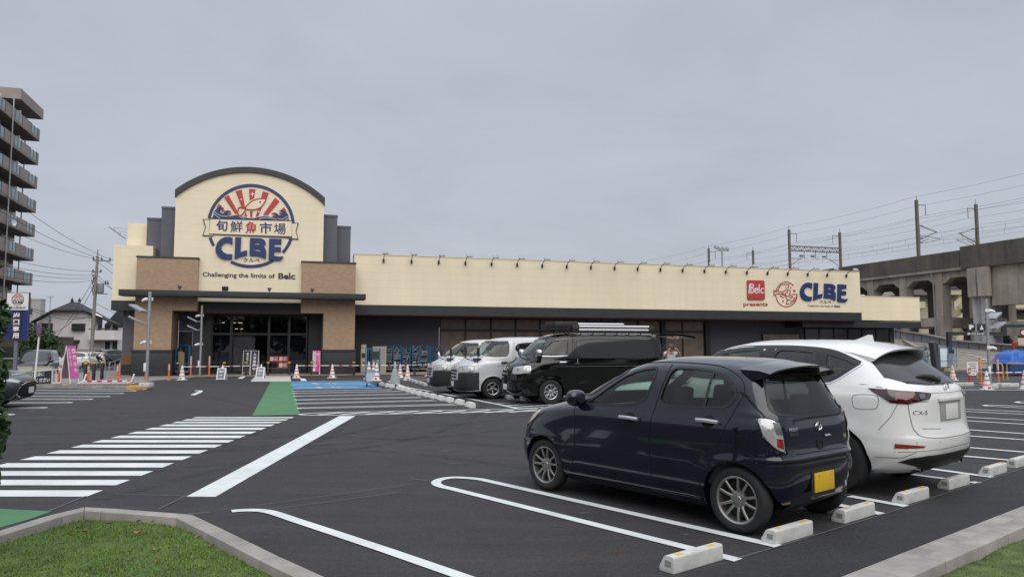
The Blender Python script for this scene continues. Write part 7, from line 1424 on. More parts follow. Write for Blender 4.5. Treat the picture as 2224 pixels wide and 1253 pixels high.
# greenery: hedge column by the camera, a tree behind the exit, bushes
def leaf_mat(name, a, b, c):
    m = mat(name, b, .55, spec=.3); t, n, l, bb_ = nodes(m); g = n.new('ShaderNodeNewGeometry'); k = ramp(t, g.outputs['Random Per Island'], [(0,a),(.5,b),(1,c)]); l.new(k, bb_.inputs['Base Color']); return m
L_dark = leaf_mat('leaves_dark', (.012,.030,.008), (.024,.055,.014), (.055,.095,.026)); L_mid = leaf_mat('leaves_mid', (.016,.034,.009), (.030,.062,.016), (.060,.095,.028)); M_bark = mat('bark', (.07,.05,.035), .9, var=.3, scale=12, bump=.5, bscale=30)
def foliage(n, blobs, s, seed, name='crown'):
    rg = random.Random(seed); V = []; Fc = []; wt = [b[3]*b[3]*b[4] for b in blobs]
    for _ in range(n):
        b = rg.choices(blobs, wt)[0]; d = Vector((rg.gauss(0,1), rg.gauss(0,1), rg.gauss(0,1))).normalized(); rr = rg.random()**.38; p = Vector((b[0]+d.x*b[3]*rr, b[1]+d.y*b[3]*rr, b[2]+d.z*b[4]*rr))
        if mnoise.noise(p*1.7/max(.3, b[3]) + Vector((seed,0,0))) < -.22: continue
        nn = (d*.6 + Vector((rg.uniform(-1,1), rg.uniform(-1,1), rg.uniform(-.2,1)))).normalized(); a = nn.orthogonal().normalized(); a = Matrix.Rotation(rg.uniform(0,6.28), 3, nn) @ a; c = nn.cross(a); z = s*rg.uniform(.6,1.25); i = len(V)
        V += [tuple(p-a*z), tuple(p-c*z*.42+nn*z*.1), tuple(p+a*z), tuple(p+c*z*.42+nn*z*.1)]; Fc.append((i,i+1,i+2,i+3))
    me = bpy.data.meshes.new(name); me.from_pydata(V, [], Fc); return me
def tree(name, lb, cat, loc, h, blobs, n, s, seed, m, grp=None):
    t = thing(name, lb, cat, loc, 0, grp); rg = random.Random(seed); tk = MB(); tk.tube([(0,0,-.1),(rg.uniform(-.05,.05)*h*.2,0,h*.3),(rg.uniform(-.1,.1)*h*.2,.02,h*.6),(0,0,h*.85)], [.045*h*.5,.034*h*.5,.02*h*.5,.006*h*.5], 8)
    for b in blobs: tk.tube([(0,0,h*rg.uniform(.2,.5)), (b[0]*.5,b[1]*.5,(b[2]+h*.4)/2), (b[0],b[1],b[2])], [.014*h*.5,.010*h*.5,.004*h*.5], 5)
    tk.build('trunk', M_bark, t, smooth=True); me = foliage(n, blobs, s, seed); me.materials.append(m); link('crown', me, t); return t
hb_ = D(-12, 790, 5.2); tree('shrub', 'dense leafy green shrub rising along the left frame edge', 'shrub', (hb_.x-.30, hb_.y, .0), 2.3, [(.17,0,.68,.18,.20),(.18,.05,1.0,.18,.28),(.17,0,1.42,.20,.30),(.15,.05,1.82,.19,.26),(.10,0,2.15,.17,.22),(-.10,.1,1.4,.22,.75),(-.05,0,.8,.2,.3)], 8500, .042, 5, L_dark)
tree('garden_tree', 'dark green garden tree behind the no stopping sign', 'tree', D(84,790,52)+Vector((0,0,-.6)), 3.6, [(0,0,2.3,1.1,.9),(.7,.2,2.0,.8,.7),(-.8,.1,2.6,.9,.9),(1.1,-.1,1.4,.6,.5),(-.4,0,1.5,1.0,.7)], 3000, .13, 8, L_mid)
tree('garden_shrub', 'low clipped green shrub by the fence of the far house', 'shrub', D(250,772,80)+Vector((0,0,-.8)), 1.6, [(0,0,1.0,.9,.45),(1.0,0,.9,.8,.4),(-.8,0,.9,.7,.4)], 1400, .12, 9, L_mid)
# ================================================================== RIGHT: RAILWAY VIADUCT AND WHAT STANDS ROUND IT
def conc(name, base):
    m = mat(name, base, .88); t, n, l, b = nodes(m); c = n.new('ShaderNodeTexCoord').outputs['Object']
    st = tnoise(t, tmap(t, c, (1,1,.10)), 1.6, 6, .65); bl_ = tnoise(t, c, .45, 5, .6); fi = tnoise(t, c, 9, 4, .6)
    k = tmix(t, .75, ramp(t, bl_, [(.3, tuple(x*.72 for x in base)), (.7, tuple(x*1.15 for x in base))]), ramp(t, st, [(.32,(.55,)*3), (.52,(.97,)*3), (.72,(1.12,)*3)]), 'MULTIPLY')
    l.new(tmix(t, .3, k, ramp(t, fi, [(.3,(.8,)*3), (.7,(1.2,)*3)]), 'MULTIPLY'), b.inputs['Base Color']); return m
M_vd = conc('viaduct_parapet', (.120,.103,.088)); M_vc = conc('viaduct_concrete', (.38,.335,.28)); M_vg = conc('pier_grey', (.47,.465,.47))
VO = Vector((45.8, 66, 0)); vd = thing('railway_viaduct', 'long stained concrete railway viaduct crossing behind the store at the right', 'viaduct', VO, SROT)
# local x: along u (away from the store), local y: along the track
def vx(name, m, *b, parent=None, **k): return MB().box(*b).build(name, m, parent or vd, **k)
WD = 9.5
vx('deck', M_vc, .3, WD-.3, -60, 150, 8.75, 9.35); vx('parapet', M_vd, -.35, -.05, 6.2, 150, 9.36, 10.95); vx('parapet', M_vd, -.45, -.12, -60, 6.0, 9.1, 11.25); vx('parapet', M_vd, WD-.1, WD+.25, -60, 150, 9.36, 10.95)
vx('deck_edge', M_vc, -.30, .29, -60, 150, 9.05, 9.355)
def frame_bay(ya, yb):
    mb = MB(); zt, zc = 8.95, 7.9; pts = [(ya,9.04),(yb,9.04),(yb,zc),(yb-.25,zc),(yb-.85,8.4),(ya+.85,8.4),(ya+.25,zc),(ya,zc)]
    for x in (.05, WD-.95): mb.prism(pts, lambda y, z, x=x: (x,y,z), lambda y, z, x=x: (x+.9,y,z))
    mb.build('haunched_beam', M_vc, vd)
cols = [9.0, 13.6, 18.2, 22.8, 27.4, 32.0, 36.6, 41.2, 45.8]
for y in cols:
    for x in (-.05, WD-1.0): vx('column', M_vc, x, x+1.05, y-.45, y+.45, 0, 9.03)
    mb = MB().prism([(1.0,8.74),(WD-1,8.74),(WD-1,7.9),(WD-1.8,8.25),(1.8,8.25),(1.0,7.9)], lambda x, z, y=y: (x,y-.35,z), lambda x, z, y=y: (x,y+.35,z)); mb.build('cross_beam', M_vc, vd); vx('tie_beam', M_vc, 1.0, WD-1, y-.3, y+.3, 3.6, 4.5)
for a, b in zip(cols, cols[1:]): frame_bay(a+.45, b-.45); vx('tie_beam', M_vc, .1, .8, a+.45, b-.45, 3.6, 4.5)
frame_bay(5.2, 8.55)
pr_ = vx('pier', M_vg, -.2, 1.5, 3.5, 5.1, 0, 7.6); vx('pier', M_vg, WD-1.7, WD, 3.5, 5.1, 0, 7.6); vx('pier_head', M_vc, -.6, WD+.5, 3.2, 5.2, 7.61, 9.04); vx('bearing_bracket', M_vc, -.75, -.2, 3.0, 4.0, 6.3, 9.04); vx('bearing_bracket', M_vc, -.72, -.2, 4.2, 5.1, 6.3, 8.9)
vx('girder', M_vc, 0, 1.2, -2.2, 3.19, 5.4, 9.03); vx('girder', M_vc, 1.25, WD-.5, -2.2, 3.19, 6.0, 8.7); vx('pier', M_vg, .3, 2.2, -3.6, -1.7, 0, 5.39); vx('tie_beam', M_vc, .2, 1.1, -8, 3.4, 2.6, 3.9); vx('girder', M_vc, -.5, 1.2, -60, -2.25, 6.8, 9.09)
for y in (9.45, 4.3): MB().tube([(-.50,y,8.9),(-.25,y,8.2),(-.20,y,0)], .07, 8).build('drain_pipe', M_gal, vd, smooth=True)
# masts and overhead line
M_mast = mat('mast_steel', (.12,.105,.09), .6); MS = 8.0
def mast_pair(y, portal, lb, grp):
    for s_, x in ((0,-.05), (1,MS)):
        t = thing('catenary_mast', lb[s_], 'mast', VO + UX*x + VY*y, SROT, grp); d = 1 if s_ == 0 else -1
        MB().box(-.13,.13,-.13,.13,10.96 if s_ == 0 else 9.4,16.9).build('post', M_mast, t); MB().tube([(0,0,16.8),(0,0,17.4)], .03, 6).bar((0,0,16.4),(d*1.2,0,16.4),.06).bar((d*1.15,0,16.4),(d*1.15,0,15.3),.05).build('top_bracket', M_mast, t)
        if not portal:
            mb = MB().bar((0,0,14.3),(d*2.6,0,13.6),.08).bar((0,0,12.6),(d*2.4,0,13.6),.07).bar((0,0,13.2),(d*3.0,0,12.95),.05).bar((0,0,12.3),(d*1.4,0,12.9),.05).bar((d*1.0,0,12.4),(d*2.9,0,12.9),.04).bar((d*.25,0,12.0),(d*.25,0,14.0),.06); mb.build('cantilever', M_mast, t)
            i_ = MB()
            for q in ((.35,14.2),(.4,12.9),(.3,12.45)): i_.tube([(d*q[0],0,q[1]),(d*(q[0]+.3),0,q[1])], .08, 8)
            i_.build('insulator', mat('insulator_grey', (.20,.19,.18), .4), t)
        else: MB().bar((0,0,12.2),(d*1.8,0,13.2),.06).bar((0,0,13.2),(d*1.9,0,13.0),.05).build('cantilever', M_mast, t)
    if portal:
        t = thing('portal_beam', 'lattice portal beam spanning between the middle pair of masts', 'beam', VO + VY*y, SROT); mb = MB(); n = 14
        for z in (14.15, 14.75): [mb.bar((.1,yy,z),(MS-.1,yy,z),.08) for yy in (-.2,.2)]
        for k in range(n): x0 = .1+(MS-.2)*k/n; x1 = .1+(MS-.2)*(k+1)/n; [mb.bar((x0,yy,14.15 if k % 2 else 14.75),(x1,yy,14.75 if k % 2 else 14.15),.05) for yy in (-.2,.2)]
        mb.build('lattice', M_mast, t); mb = MB()
        for x in (2.2, 4.0, 5.8): mb.bar((x,0,14.1),(x,0,13.2),.05).bar((x-.6,0,13.2),(x+.6,0,13.2),.04).tube([(x-.7,0,13.5),(x-.2,0,13.5)], .12, 8)
        mb.build('hangers', M_mast, t)
mast_pair(11.3, False, ('near catenary mast on the viaduct edge, tallest in the frame', 'far-side catenary mast of the nearest pair at the right'), 'catenary masts on the viaduct'); mast_pair(32, True, ('left mast carrying the lattice portal beam', 'right mast carrying the lattice portal beam'), 'catenary masts on the viaduct'); mast_pair(51.5, False, ('left one of the two small distant masts above the fascia', 'right one of the two small distant masts above the fascia'), 'catenary masts on the viaduct')
for k, (x, zs, sg_) in enumerate(((1.1,15.35,.25),(0,16.3,.3),(-.1,14.9,.3),(2.6,13.6,.35),(2.7,12.75,.02),(MS-1.2,15.3,.25),(MS,16.3,.3),(MS+.1,14.7,.3),(MS-2.6,13.6,.35),(MS-2.7,12.75,.02),(0,17.3,.25))):
    mb = MB(); ys = [-32,-9,11.3,32,51.5,72,92,112]
    for a, b in zip(ys, ys[1:]): mb.tube([(0, a+(b-a)*j/8, zs-4*sg_*(j/8)*(1-j/8)) for j in range(9)], .010, 4)
    if abs(zs-13.6) < .01:
        for j in range(60): y = -30+j*2.4; mb.bar((0,y,12.75),(0,y,13.35),.012)
    t = thing('overhead_wire', 'railway overhead wire along the viaduct, %s' % (['inner feeder on the near side','upper feeder on the near side','lower feeder on the near side','messenger wire over the near track','contact wire over the near track','inner feeder on the far side','upper feeder on the far side','lower feeder on the far side','messenger wire over the far track','contact wire over the far track','topmost earth wire on the near side'][k]), 'wire', VO + UX*x, SROT, 'overhead wires of the railway'); mb.build('wire_run', M_wire, t)
fq = D(1568, 545, 118); fp_ = thing('floodlight_mast', 'distant mast topped by a cluster of floodlights', 'floodlight', (fq.x, fq.y, 0), .1); MB().tube([(0,0,0),(0,0,fq.z)], .14, 8).build('pole', M_gal, fp_)
for k in range(4): MB().obox((-1.0+.62*k,0,fq.z+.35+(.2 if k == 0 else 0)), (.26,0,-.12), (0,.2,0), (.06,0,.18)).build('lamp_head', M_lh, fp_)
MB().bar((-1.2,0,fq.z),(1.2,0,fq.z),.1).build('cross_arm', M_gal, fp_)
# apartment block beyond the viaduct
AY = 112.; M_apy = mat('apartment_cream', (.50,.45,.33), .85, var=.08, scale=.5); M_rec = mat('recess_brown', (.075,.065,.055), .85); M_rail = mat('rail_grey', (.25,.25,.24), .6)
ax = lambda px: (px-1112)/1607*AY
az = lambda py: 1.6+(752-py)/1607*AY
fl_ = thing('apartment_block', 'cream apartment block with balconies and stairs seen under the viaduct', 'building', (ax(1960), AY, 0), .03); X = lambda px: ax(px)-ax(1960)
MB().box(0,X(2290),1.8,12,0,az(640)).build('wall', M_apy, fl_); MB().prism([(-1,az(641)),(X(2056),az(641)),(X(2040),az(624)),(1,az(630))], lambda x, z: (x,-.4,z), lambda x, z: (x,11,z)).build('roof', mat('slate_roof', (.15,.135,.135), .7), fl_)
MB().prism([(X(2046),az(640)),(X(2104),az(640)),(X(2100),az(633)),(X(2075),az(617)),(X(2046),az(619))], lambda x, z: (x,-.3,z), lambda x, z: (x,10,z)).build('gable', M_apy, fl_); MB().prism([(X(2046),az(618)-.1),(X(2075),az(616)-.1),(X(2090),az(628)),(X(2050),az(628))], lambda x, z: (x,-.5,z), lambda x, z: (x,-.31,z)).build('roof_panel', mat('solar_dark', (.06,.065,.08), .3), fl_)
for k in range(5):
    zf = az(655)-2.75*k
    if zf < .5: continue
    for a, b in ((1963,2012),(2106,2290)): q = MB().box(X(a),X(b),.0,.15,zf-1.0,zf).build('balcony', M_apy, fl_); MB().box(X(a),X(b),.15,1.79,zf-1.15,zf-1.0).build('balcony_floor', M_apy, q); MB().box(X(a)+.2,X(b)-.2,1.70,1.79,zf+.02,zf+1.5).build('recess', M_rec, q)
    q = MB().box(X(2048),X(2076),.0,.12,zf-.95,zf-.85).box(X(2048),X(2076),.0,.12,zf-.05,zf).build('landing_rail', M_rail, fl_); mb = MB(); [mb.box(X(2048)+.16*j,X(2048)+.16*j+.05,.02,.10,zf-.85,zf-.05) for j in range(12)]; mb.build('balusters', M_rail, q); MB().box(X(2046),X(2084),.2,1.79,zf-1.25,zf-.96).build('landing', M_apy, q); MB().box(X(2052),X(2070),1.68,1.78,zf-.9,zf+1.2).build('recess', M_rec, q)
    MB().prism([(X(2076),zf-1.1),(X(2108),zf+.9),(X(2108),zf+1.9),(X(2076),zf-.1)], lambda x, z: (x,.0,z), lambda x, z: (x,.25,z)).build('stair_flank', M_apy, fl_)
# ramp up to the roof car park, its wall, the height gate
rw = [((1935,713,734),81),((1965,720,739),79),((2020,728,746.5),75),((2081,740.5,756),71),((2150,746.5,762),66.5),((2224,751.2,768.5),61),((2330,761,783),54)]
MB_ = MB(); wl_ = MB(); tp_p = [D(p[0],p[1],Y) for p, Y in rw]; bt = [D(p[0],p[2],Y) for p, Y in rw]; nr = [G(1935,807), G(1968,806.5), G(2012,805.5), G(2073,803), G(2140,802), G(2224,800), G(2330,799)]
for a in range(len(rw)-1):
    n_ = 5
    for j in range(n_): f0_ = j/n_; f1_ = (j+1)/n_; L_ = lambda k, f: nr[k].lerp(bt[k], f) + Vector((0,0,.05-.35*math.sin(math.pi*f)*.3)); MB_.quad([L_(a,f0_), L_(a+1,f0_), L_(a+1,f1_), L_(a,f1_)])
M_ramp = mat('ramp_concrete', (.215,.19,.165), .88, var=.15, scale=.6, detail=7); structure('ramp', MB_, M_ramp, weld=.01, smooth=True)
i = 0
for a in range(len(rw)-1):
    A, B, c, d = bt[a]-Vector((0,0,2)), bt[a+1]-Vector((0,0,2)), tp_p[a+1], tp_p[a]; k = Vector((.2,.6,0)); i = len(wl_.v); wl_.v += [tuple(p) for p in (A,B,c,d,A+k,B+k,c+k,d+k)]
    for q in ((0,1,2,3),(7,6,5,4),(3,2,6,7),(0,4,5,1),(1,5,6,2),(0,3,7,4)): wl_.f.append(tuple(i+x for x in q)); wl_.mi.append(0)
wt = thing('ramp_wall', 'long grey parapet wall following the ramp at the right', 'wall', (0,0,0), 0); wl_.build('wall_panels', mat('ramp_wall_grey', (.23,.23,.26), .7, var=.07, scale=.5), wt); cpg = MB()
for a in range(len(rw)-1): cpg.bar(tp_p[a]+Vector((.1,.3,.04)), tp_p[a+1]+Vector((.1,.3,.04)), .75, .08)
cpg.build('coping', M_kerb, wt); jt = MB()
for a in range(len(rw)-1):
    for f_ in (.0,.34,.67): p = tp_p[a].lerp(tp_p[a+1], f_); q = bt[a].lerp(bt[a+1], f_); jt.bar(p+Vector((0,-.01,0)), q+Vector((0,-.01,0)), .04, .02)
jt.build('joints', M_blkm, wt)
wl2 = thing('side_ramp_wall', 'tan sloping side wall of the ramp beside the store corner', 'wall', (0,0,0), 0); A, B, c, d = D(1962,738,78), D(1996,756,60), D(1990,776,60), D(1955,776,78); k = Vector((.3,.8,0)); MB().prism([(0,0),(1,0),(1,1),(0,1)], lambda u, v: (d.lerp(c,u)).lerp(A.lerp(B,u), v), lambda u, v: (d.lerp(c,u)).lerp(A.lerp(B,u), v)+k).build('wall', mat('tan_wall', (.25,.205,.15), .85, var=.1, scale=2), wl2); MB().bar(A,B,.3,.12).build('coping', M_kerb, wl2)
dm = MB()
def on_ramp(px, py):
    r = ray(px, py)
    for k in range(400):
        Y = 52+k*.08; p = Vector((0,0,CH)) + r*(Y/r.y)
        x = px
        for a in range(len(rw)-1):
            if rw[a][0][0] <= px <= rw[a+1][0][0]: f_ = (px-rw[a][0][0])/(rw[a+1][0][0]-rw[a][0][0]); n_ = nr[a].lerp(nr[a+1], f_); q_ = bt[a].lerp(bt[a+1], f_); break
        else: return p
        t_ = (p.y-n_.y)/max(.1, q_.y-n_.y); zz_ = n_.z+(q_.z-n_.z)*t_ + .05-.105*math.sin(math.pi*max(0,min(1,t_)))
        if p.z <= zz_+.03: return p
    return p
for a, b in (((2074,767.5),(2088,769)), ((2098,770.5),(2113,772.5)), ((2118,774.5),(2129,776.5)), ((2131,779.5),(2142,782)), ((2144,785.5),(2155,788)), ((2157,792),(2165,794.5)), ((2087,763.5),(2106,765.5)), ((2125,767.5),(2145,769))):
    A, B = on_ramp(*a), on_ramp(*b)
    for qq in ribbon([A, B], .28): dm.quad([(q.x, q.y, A.z+.03 if (Vector((q.x,q.y))-Vector((A.x,A.y))).length < (Vector((q.x,q.y))-Vector((B.x,B.y))).length else B.z+.03) for q in qq])
structure('ramp_dashes', dm, M_white)
kk = MB(); kerb(kk, [G(2056,806), G(2078,804.5), G(2100,803.6)], .3, 0, .16, 1.2); structure('ramp_kerb', kk, mat('kerb_tan', (.40,.30,.20), .85))
hg = D(2059, 790, 52); hgt = thing('height_gate', 'black height limit gate with parking signs over the ramp entrance', 'gate', (hg.x, hg.y, 0), 0); gx = lambda px: (px-1112)/1607*52-hg.x; gz = lambda py: 1.6+(752-py)/1607*52
MB().box(gx(2055),gx(2063),-.12,.12,0,gz(721)).build('post', M_blk, hgt); MB().box(gx(2063)+.002,gx(2183),-.1,.1,gz(728),gz(721)).box(gx(2174),gx(2183),-.1,.1,gz(721)+.002,gz(711)).build('height_bar', M_blk, hgt); MB().box(gx(2174),gx(2300),-.1,.1,gz(711)+.002,gz(705)).box(gx(2290),gx(2300),-.11,.11,0,gz(711)).build('upper_bar', M_blk, hgt); f = lambda x, z, off=0.: (x, -.1-off, z)
mb = MB(); put_text(mb, '高さ2.3m以下', quadmap(f, (gx(2097),gz(722)), (gx(2142),gz(722)), (gx(2142),gz(727.4)), (gx(2097),gz(727.4)), .012), .03); mb.build('lettering', M_pw, hgt)
for a, b, ch_ in ((2099,2116,'P'), (2121,2138.5,None)):
    s_ = MB().box(gx(a),gx(b),-.06,.02,gz(719),gz(703)).box((gx(a)+gx(b))/2-.1,(gx(a)+gx(b))/2+.1,-.03,.01,gz(721),gz(719)-.001).build('sign_panel', M_blk, hgt, bevel=.006); mb = MB(); ff = lambda x, z, off=0.: (x, -.062-off, z); xm = (gx(a)+gx(b))/2
    if ch_: put_text(mb, 'P', quadmap(ff, (xm-.16,gz(705.5)), (xm+.17,gz(705.5)), (xm+.17,gz(716)), (xm-.16,gz(716)), .006), .07)
    else: mb.prism([(xm-.14,gz(716)),(xm+.14,gz(716)),(xm,gz(706))], lambda x, z: ff(x, z, .006), lambda x, z: ff(x, z, 0))
    mb.build('symbol', M_pw, s_)
rs = thing('round_sign', 'red edged black sign hanging from the height gate at the frame edge', 'sign', D(2222,722,51.8), 0); MB().prism(arc(0,0,.26,.26,0,348,24), lambda x, z: (x,-.03,z), lambda x, z: (x,.0,z)).build('disc', mat('sign_maroon', (.12,.02,.03), .5), rs); MB().prism(arc(0,0,.16,.16,0,348,24), lambda x, z: (x,-.036,z), lambda x, z: (x,-.031,z)).build('face', M_pw, rs)
for k, (px, py, Y, w, h, lb) in enumerate(((2098,752,76,1.1,.75,'rounded green bush behind the ramp wall under the viaduct'), (2186,752,74,1.0,1.3,'taller green bush behind the ramp wall at the right pier'), (2056,748,80,1.1,.4,'low green bush behind the post of the height gate'))):
    p = D(px, py+8, Y); tree('bush', lb, 'bush', (p.x, p.y, 0), p.z+h, [(0,0,p.z+h*.5,w*.7,h*.55),(.5,0,p.z+h*.25,w*.6,h*.45),(-.5,.1,p.z+h*.3,w*.6,h*.45)], 1100, .11, 20+k, L_mid, 'bushes behind the ramp wall')
br = thing('bicycle_rack', 'row of dark bicycles parked beyond the ramp wall', 'bicycles', D(2004,724,88), 0) if 0 else None
# ------------------------------------------------------------------ people
M_skin = mat('skin', (.36,.21,.145), .6, spec=.35); M_shirt = mat('shirt_pale', (.46,.47,.49), .8, var=.15, scale=14); M_wshirt = mat('shirt_white', (.66,.66,.68), .8); M_pants = mat('trousers_dark', (.022,.022,.028), .85); M_cap = mat('cap_slate', (.075,.065,.085), .8); M_hair = mat('hair_black', (.012,.010,.010), .7)
def skin(name, verts, edges, m, parent, root=0, sub=2):
    """verts: [(x,y,z,r)]; grown with a skin modifier into one smooth surface"""
    me = bpy.data.meshes.new(name); me.from_pydata([v[:3] for v in verts], edges, []); o = bpy.data.objects.new(name, me); COL.objects.link(o); md = o.modifiers.new('s', 'SKIN'); md.use_smooth_shade = True; o.modifiers.new('d', 'SUBSURF').levels = sub
    for k, v in enumerate(verts): sv_ = me.skin_vertices[0].data[k]; sv_.radius = (v[3], v[4] if len(v) > 4 else v[3]); sv_.use_root = (k == root)
    r = bpy.data.meshes.new_from_object(o.evaluated_get(bpy.context.evaluated_depsgraph_get())); bpy.data.objects.remove(o); r.materials.clear(); r.materials.append(m); r.shade_smooth(); return link(name, r, parent)
def figure(t, P, shirt, pants, head_top='cap', shirt_sleeve=.6):
    """P: joints pelvis, belly, chest, neck, head, sho/elb/wri (L,R), hip/kne/ank (L,R), toe, fwd"""
    fw = Vector(P['fwd']); V = []; E = []
    def add(p, r, par=None, r2=None): V.append((*p, r, r2 or r)); k = len(V)-1; (E.append((par, k)) if par is not None else None); return k
    pe = add(P['pelvis'], .14, None, .115); be = add(P['belly'], .135, pe, .11); ch_ = add(P['chest'], .155, be, .115); nk = add(P['neck'], .055, ch_); h1 = add(Vector(P['neck']).lerp(Vector(P['head']), .55), .075, nk); h2 = add(P['head'], .098, h1, .088); h3 = add(Vector(P['head'])+Vector((0,0,.075)), .078, h2); add(Vector(P['head'])+fw*.095+Vector((0,0,-.01)), .016, h2)
    for s_, sg_ in (('L',1),('R',-1)):
        sh_ = add(P['sho'+s_], .062, ch_); el = add(P['elb'+s_], .042, sh_); wr = add(P['wri'+s_], .030, el); hd2 = Vector(P['wri'+s_]) + (Vector(P['hand'+s_])-Vector(P['wri'+s_]))*.5; pm = add(hd2, .036, wr, .02); dirh = (Vector(P['hand'+s_])-Vector(P['wri'+s_])).normalized(); sd = dirh.cross(fw).normalized() if dirh.cross(fw).length > .1 else Vector((1,0,0))
        for j, ln in enumerate((.055,.07,.075,.065)): b = add(hd2+dirh*.045+sd*(.014*(j-1.5)), .009, pm); c = add(hd2+dirh*(.045+ln*.6)+sd*(.015*(j-1.5))+fw*.012, .0085, b); add(hd2+dirh*(.045+ln)+sd*(.014*(j-1.5))+fw*.03, .0075, c)
        b = add(hd2+sd*sg_*.035+dirh*.01, .010, pm); add(hd2+sd*sg_*.052+dirh*.04+fw*.02, .009, b)
        hi = add(P['hip'+s_], .088, pe); kn = add(P['kne'+s_], .058, hi); an_ = add(P['ank'+s_], .042, kn); add(Vector(P['ank'+s_])+Vector(P['toe'])*.17+Vector((0,0,-.045)), .035, an_, .03)
    skin('body', V, E, M_skin, t, 0)
    S = [(*P['pelvis'],.155,.13),(*P['belly'],.15,.125),(*P['chest'],.17,.13),(*Vector(P['neck']).lerp(Vector(P['chest']),.35),.075,.07)]; SE = [(0,1),(1,2),(2,3)]
    for s_ in 'LR': k = len(S); S += [(*P['sho'+s_],.078,.078),(*Vector(P['sho'+s_]).lerp(Vector(P['elb'+s_]),shirt_sleeve),.062,.062)]; SE += [(2,k),(k,k+1)]
    skin('shirt', S, SE, shirt, t, 0); S = [(*P['pelvis'],.152,.128)]; SE = []
    for s_ in 'LR': k = len(S); S += [(*P['hip'+s_],.100,.100),(*P['kne'+s_],.072,.072),(*Vector(P['kne'+s_]).lerp(Vector(P['ank'+s_]),.92),.056,.056)]; SE += [(0,k),(k,k+1),(k+1,k+2)]
    skin('trousers', S, SE, pants, t, 0); hc = Vector(P['head'])+Vector((0,0,.045))
    for s_ in 'LR': sm_ = ellip(MB(), Vector(P['ank'+s_])+Vector(P['toe'])*.07+Vector((0,0,-.045)), .05, .05, .045, 12, 8).build('shoe', M_trim, t, smooth=True); sm_.scale = (1,1,1)
    if head_top == 'cap':
        c = ellip(MB(), hc, .104, .112, .085, 18, 10); i = len(c.v); c.prism([(math.cos(R(a))*.10, math.sin(R(a))*.09) for a in range(180, 361, 20)], lambda x, y: (hc.x+x, hc.y+y-.07, hc.z-.012), lambda x, y: (hc.x+x, hc.y+y-.07, hc.z+.002)); c.build('cap', M_cap, t, smooth=True, ang=50)
    ellip(MB(), hc-fw*.02+Vector((0,0,-.012)), .102, .108, .092, 18, 10).build('hair', M_hair, t, smooth=True) if head_top != 'cap' else ellip(MB(), hc-fw*.035+Vector((0,0,-.05)), .093, .085, .07, 14, 8).build('hair', M_hair, t, smooth=True)
    eb = MB(); ell = Vector(P['head'])+fw*.088; sdv = fw.cross(Vector((0,0,1)))
    for s_ in (-1,1): ellip(eb, ell+sdv*.033*s_+Vector((0,0,.012)), .012, .012, .008, 8, 6)
    eb.build('eyes', M_hair, t, smooth=True)
    er = MB(); [ellip(er, Vector(P['head'])+sdv*.095*s_+Vector((0,0,.0)), .018, .022, .032, 8, 6) for s_ in (-1,1)]; er.build('ears', M_skin, t, smooth=True)
q_ = D(1456, 757, 26.); pn_ = thing('person', 'person in a dark cap holding both hands to the face behind the black van', 'person', (q_.x, q_.y, 0), .1)
figure(pn_, dict(fwd=(0,-1,0), pelvis=(0,0,.90), belly=(0,0,1.06), chest=(0,-.01,1.27), neck=(0,-.02,1.43), head=(0,-.05,1.55), shoL=(.185,0,1.36), shoR=(-.185,0,1.36), elbL=(.30,-.15,1.27), elbR=(-.27,-.15,1.24), wriL=(.17,-.24,1.47), wriR=(-.13,-.25,1.46), handL=(.085,-.23,1.53), handR=(-.075,-.23,1.53), hipL=(.09,0,.86), hipR=(-.09,0,.86), kneL=(.10,-.03,.47), kneR=(-.10,-.01,.47), ankL=(.10,.02,.09), ankR=(-.11,.03,.09), toe=(0,-1,0)), M_shirt, M_pants)
cm_ = thing('camera', 'small black camera held up to the face of the person in a cap', 'camera', (q_.x+.02, q_.y-.27, 1.555), .1); MB().box(-.055,.055,-.02,.02,-.035,.035).build('camera_body', M_trim, cm_, bevel=.006); MB().lathe([(.028,-.05),(.030,0)], 14, (0,-.02,0), axis='y').build('lens_barrel', M_blkm, cm_)
# cyclist riding away
cb0 = Gz(216.5, 799.5); crz = .12; bk_ = thing('bicycle', 'dark city bicycle ridden away along the street', 'bicycle', cb0, crz)
for y in (-.52, .55): w = MB(); w.tube([(0, y+.325*math.cos(a), .345+.325*math.sin(a)) for a in [2*math.pi*k/28 for k in range(29)]], .022, 6, cap=False); wo = w.build('wheel', M_rub, bk_, smooth=True); sp = MB(); [sp.tube([(0,y,.345),(0,y+.31*math.cos(a),.345+.31*math.sin(a))], .004, 4) for a in [2*math.pi*k/16 for k in range(16)]]; sp.build('spokes', M_gal, wo); MB().lathe([(.03,-.04),(.03,.04)], 10, (0,y,.345), axis='x').build('hub', M_gal, wo)
MB().tube([(0,-.52,.345),(0,-.18,.33),(0,-.26,.86)], .018, 6).tube([(0,-.18,.33),(0,.36,.82),(0,.42,.95)], .020, 6).tube([(0,-.52,.345),(0,-.24,.78)], .012, 6).tube([(0,.36,.82),(0,.55,.345)], .016, 6).build('frame', mat('bicycle_green', (.02,.06,.045), .4), bk_, smooth=True); MB().tube(spline([(-.28,.22,1.04),(-.12,.40,1.03),(.12,.40,1.03),(.28,.22,1.04)], 4), .013, 6).build('handlebar', M_gal, bk_, smooth=True); ellip(MB(), (0,-.27,.90), .10, .15, .04).build('saddle', M_trim, bk_, smooth=True); MB().tube([(-.05,-.84,.42),(-.05,-.52,.74),(.05,-.52,.74)], .02, 5).build('mudguard', M_gal, bk_)
MB().bar((-.17,-.15,.25),(.17,-.20,.42),.02).box(-.22,-.12,-.20,-.10,.24,.27).box(.12,.22,-.25,-.15,.40,.43).build('pedals', M_trim, bk_)
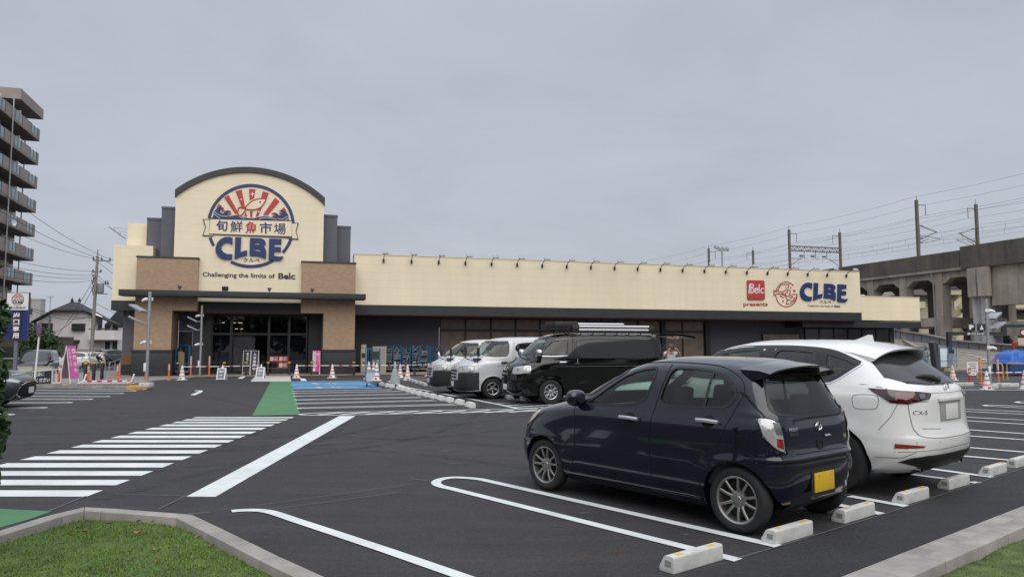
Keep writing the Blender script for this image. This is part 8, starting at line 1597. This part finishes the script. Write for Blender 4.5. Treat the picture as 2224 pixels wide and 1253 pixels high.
cy = thing('person', 'cyclist in a white shirt and dark trousers riding away on the street', 'person', cb0, crz)
figure(cy, dict(fwd=(0,1,0), pelvis=(0,-.26,.97), belly=(0,-.20,1.11), chest=(0,-.10,1.32), neck=(0,-.03,1.47), head=(0,.02,1.58), shoL=(-.185,-.08,1.40), shoR=(.185,-.08,1.40), elbL=(-.29,.04,1.20), elbR=(.29,.04,1.20), wriL=(-.28,.20,1.07), wriR=(.28,.20,1.07), handL=(-.27,.29,1.05), handR=(.27,.29,1.05), hipL=(-.09,-.24,.93), hipR=(.09,-.24,.93), kneL=(-.12,.10,.62), kneR=(.12,.12,.78), ankL=(-.14,-.12,.33), ankR=(.15,-.14,.49), toe=(0,1,0)), M_wshirt, M_pants, 'hair', .95)
bg_ = thing('shoulder_bag', 'black shoulder bag slung on the back of the cyclist', 'bag', cb0, crz); MB().box(-.20,.06,-.46,-.36,.92,1.16).build('bag_body', M_trim, bg_, bevel=.03); MB().tube([(-.16,-.38,1.14),(.0,-.26,1.36),(.15,-.10,1.46)], .018, 6).build('strap', M_trim, bg_)
# unseen tree belt added behind the viewer to darken reflections in paint and glass
rg3 = random.Random(31); blobs = [(x + rg3.uniform(-2,2), rg3.uniform(-2,2), rg3.uniform(2.2,6.8), rg3.uniform(2.4,3.8), rg3.uniform(2.2,3.4)) for x in range(-84, 85, 3)]
me = foliage(30000, blobs, .62, 77, 'added_tree_belt'); me.materials.append(L_dark); o = tag(link('added_tree_belt', me), 'dark belt of trees added out of view to darken reflections', 'trees', kind='stuff'); o.location = (0,-20,0)

# pieces that stand apart on one thing become parts of their own
SPLIT = ('window_divider','chrome_strip','pillar_trim','sill','window_top_trim','side_surround','body_crease','carried_pipe','gas_strut','wipers','parking_sensors','plate_bolts','pipe_holder','eyes','ears','pedals','lamp_bulb','legs','panel_stack','rails','insulators','insulator','drain_pipe')
cache = {}
for o in list(COL.objects):
    if o.type != 'MESH' or o.parent is None or o.name.split('.')[0] not in SPLIT: continue
    if o.data.name not in cache:
        bm = bmesh.new(); bm.from_mesh(o.data); bmesh.ops.remove_doubles(bm, verts=bm.verts, dist=.002); seen = set(); isl = []
        for v in bm.verts:
            if v in seen: continue
            st = [v]; seen.add(v); grp = []
            while st:
                x = st.pop(); grp.append(x)
                for e in x.link_edges:
                    y = e.other_vert(x)
                    if y not in seen: seen.add(y); st.append(y)
            isl.append(grp)
        out = []
        if 1 < len(isl) <= 12:
            for grp in isl:
                ix = {v: k for k, v in enumerate(grp)}; fs = {f for v in grp for f in v.link_faces}; m2 = bpy.data.meshes.new(o.name); m2.from_pydata([v.co[:] for v in grp], [], [[ix[v] for v in f.verts] for f in fs]); [m2.materials.append(q) for q in o.data.materials]; m2.shade_smooth(); m2.set_sharp_from_angle(angle=R(40)); out.append(m2)
        bm.free(); cache[o.data.name] = out
    ms = cache[o.data.name]
    if not ms: continue
    o.data = ms[0]
    for m2 in ms[1:]: n_ = link(o.name.split('.')[0], m2, o.parent); n_.location = o.location; n_.rotation_euler = o.rotation_euler
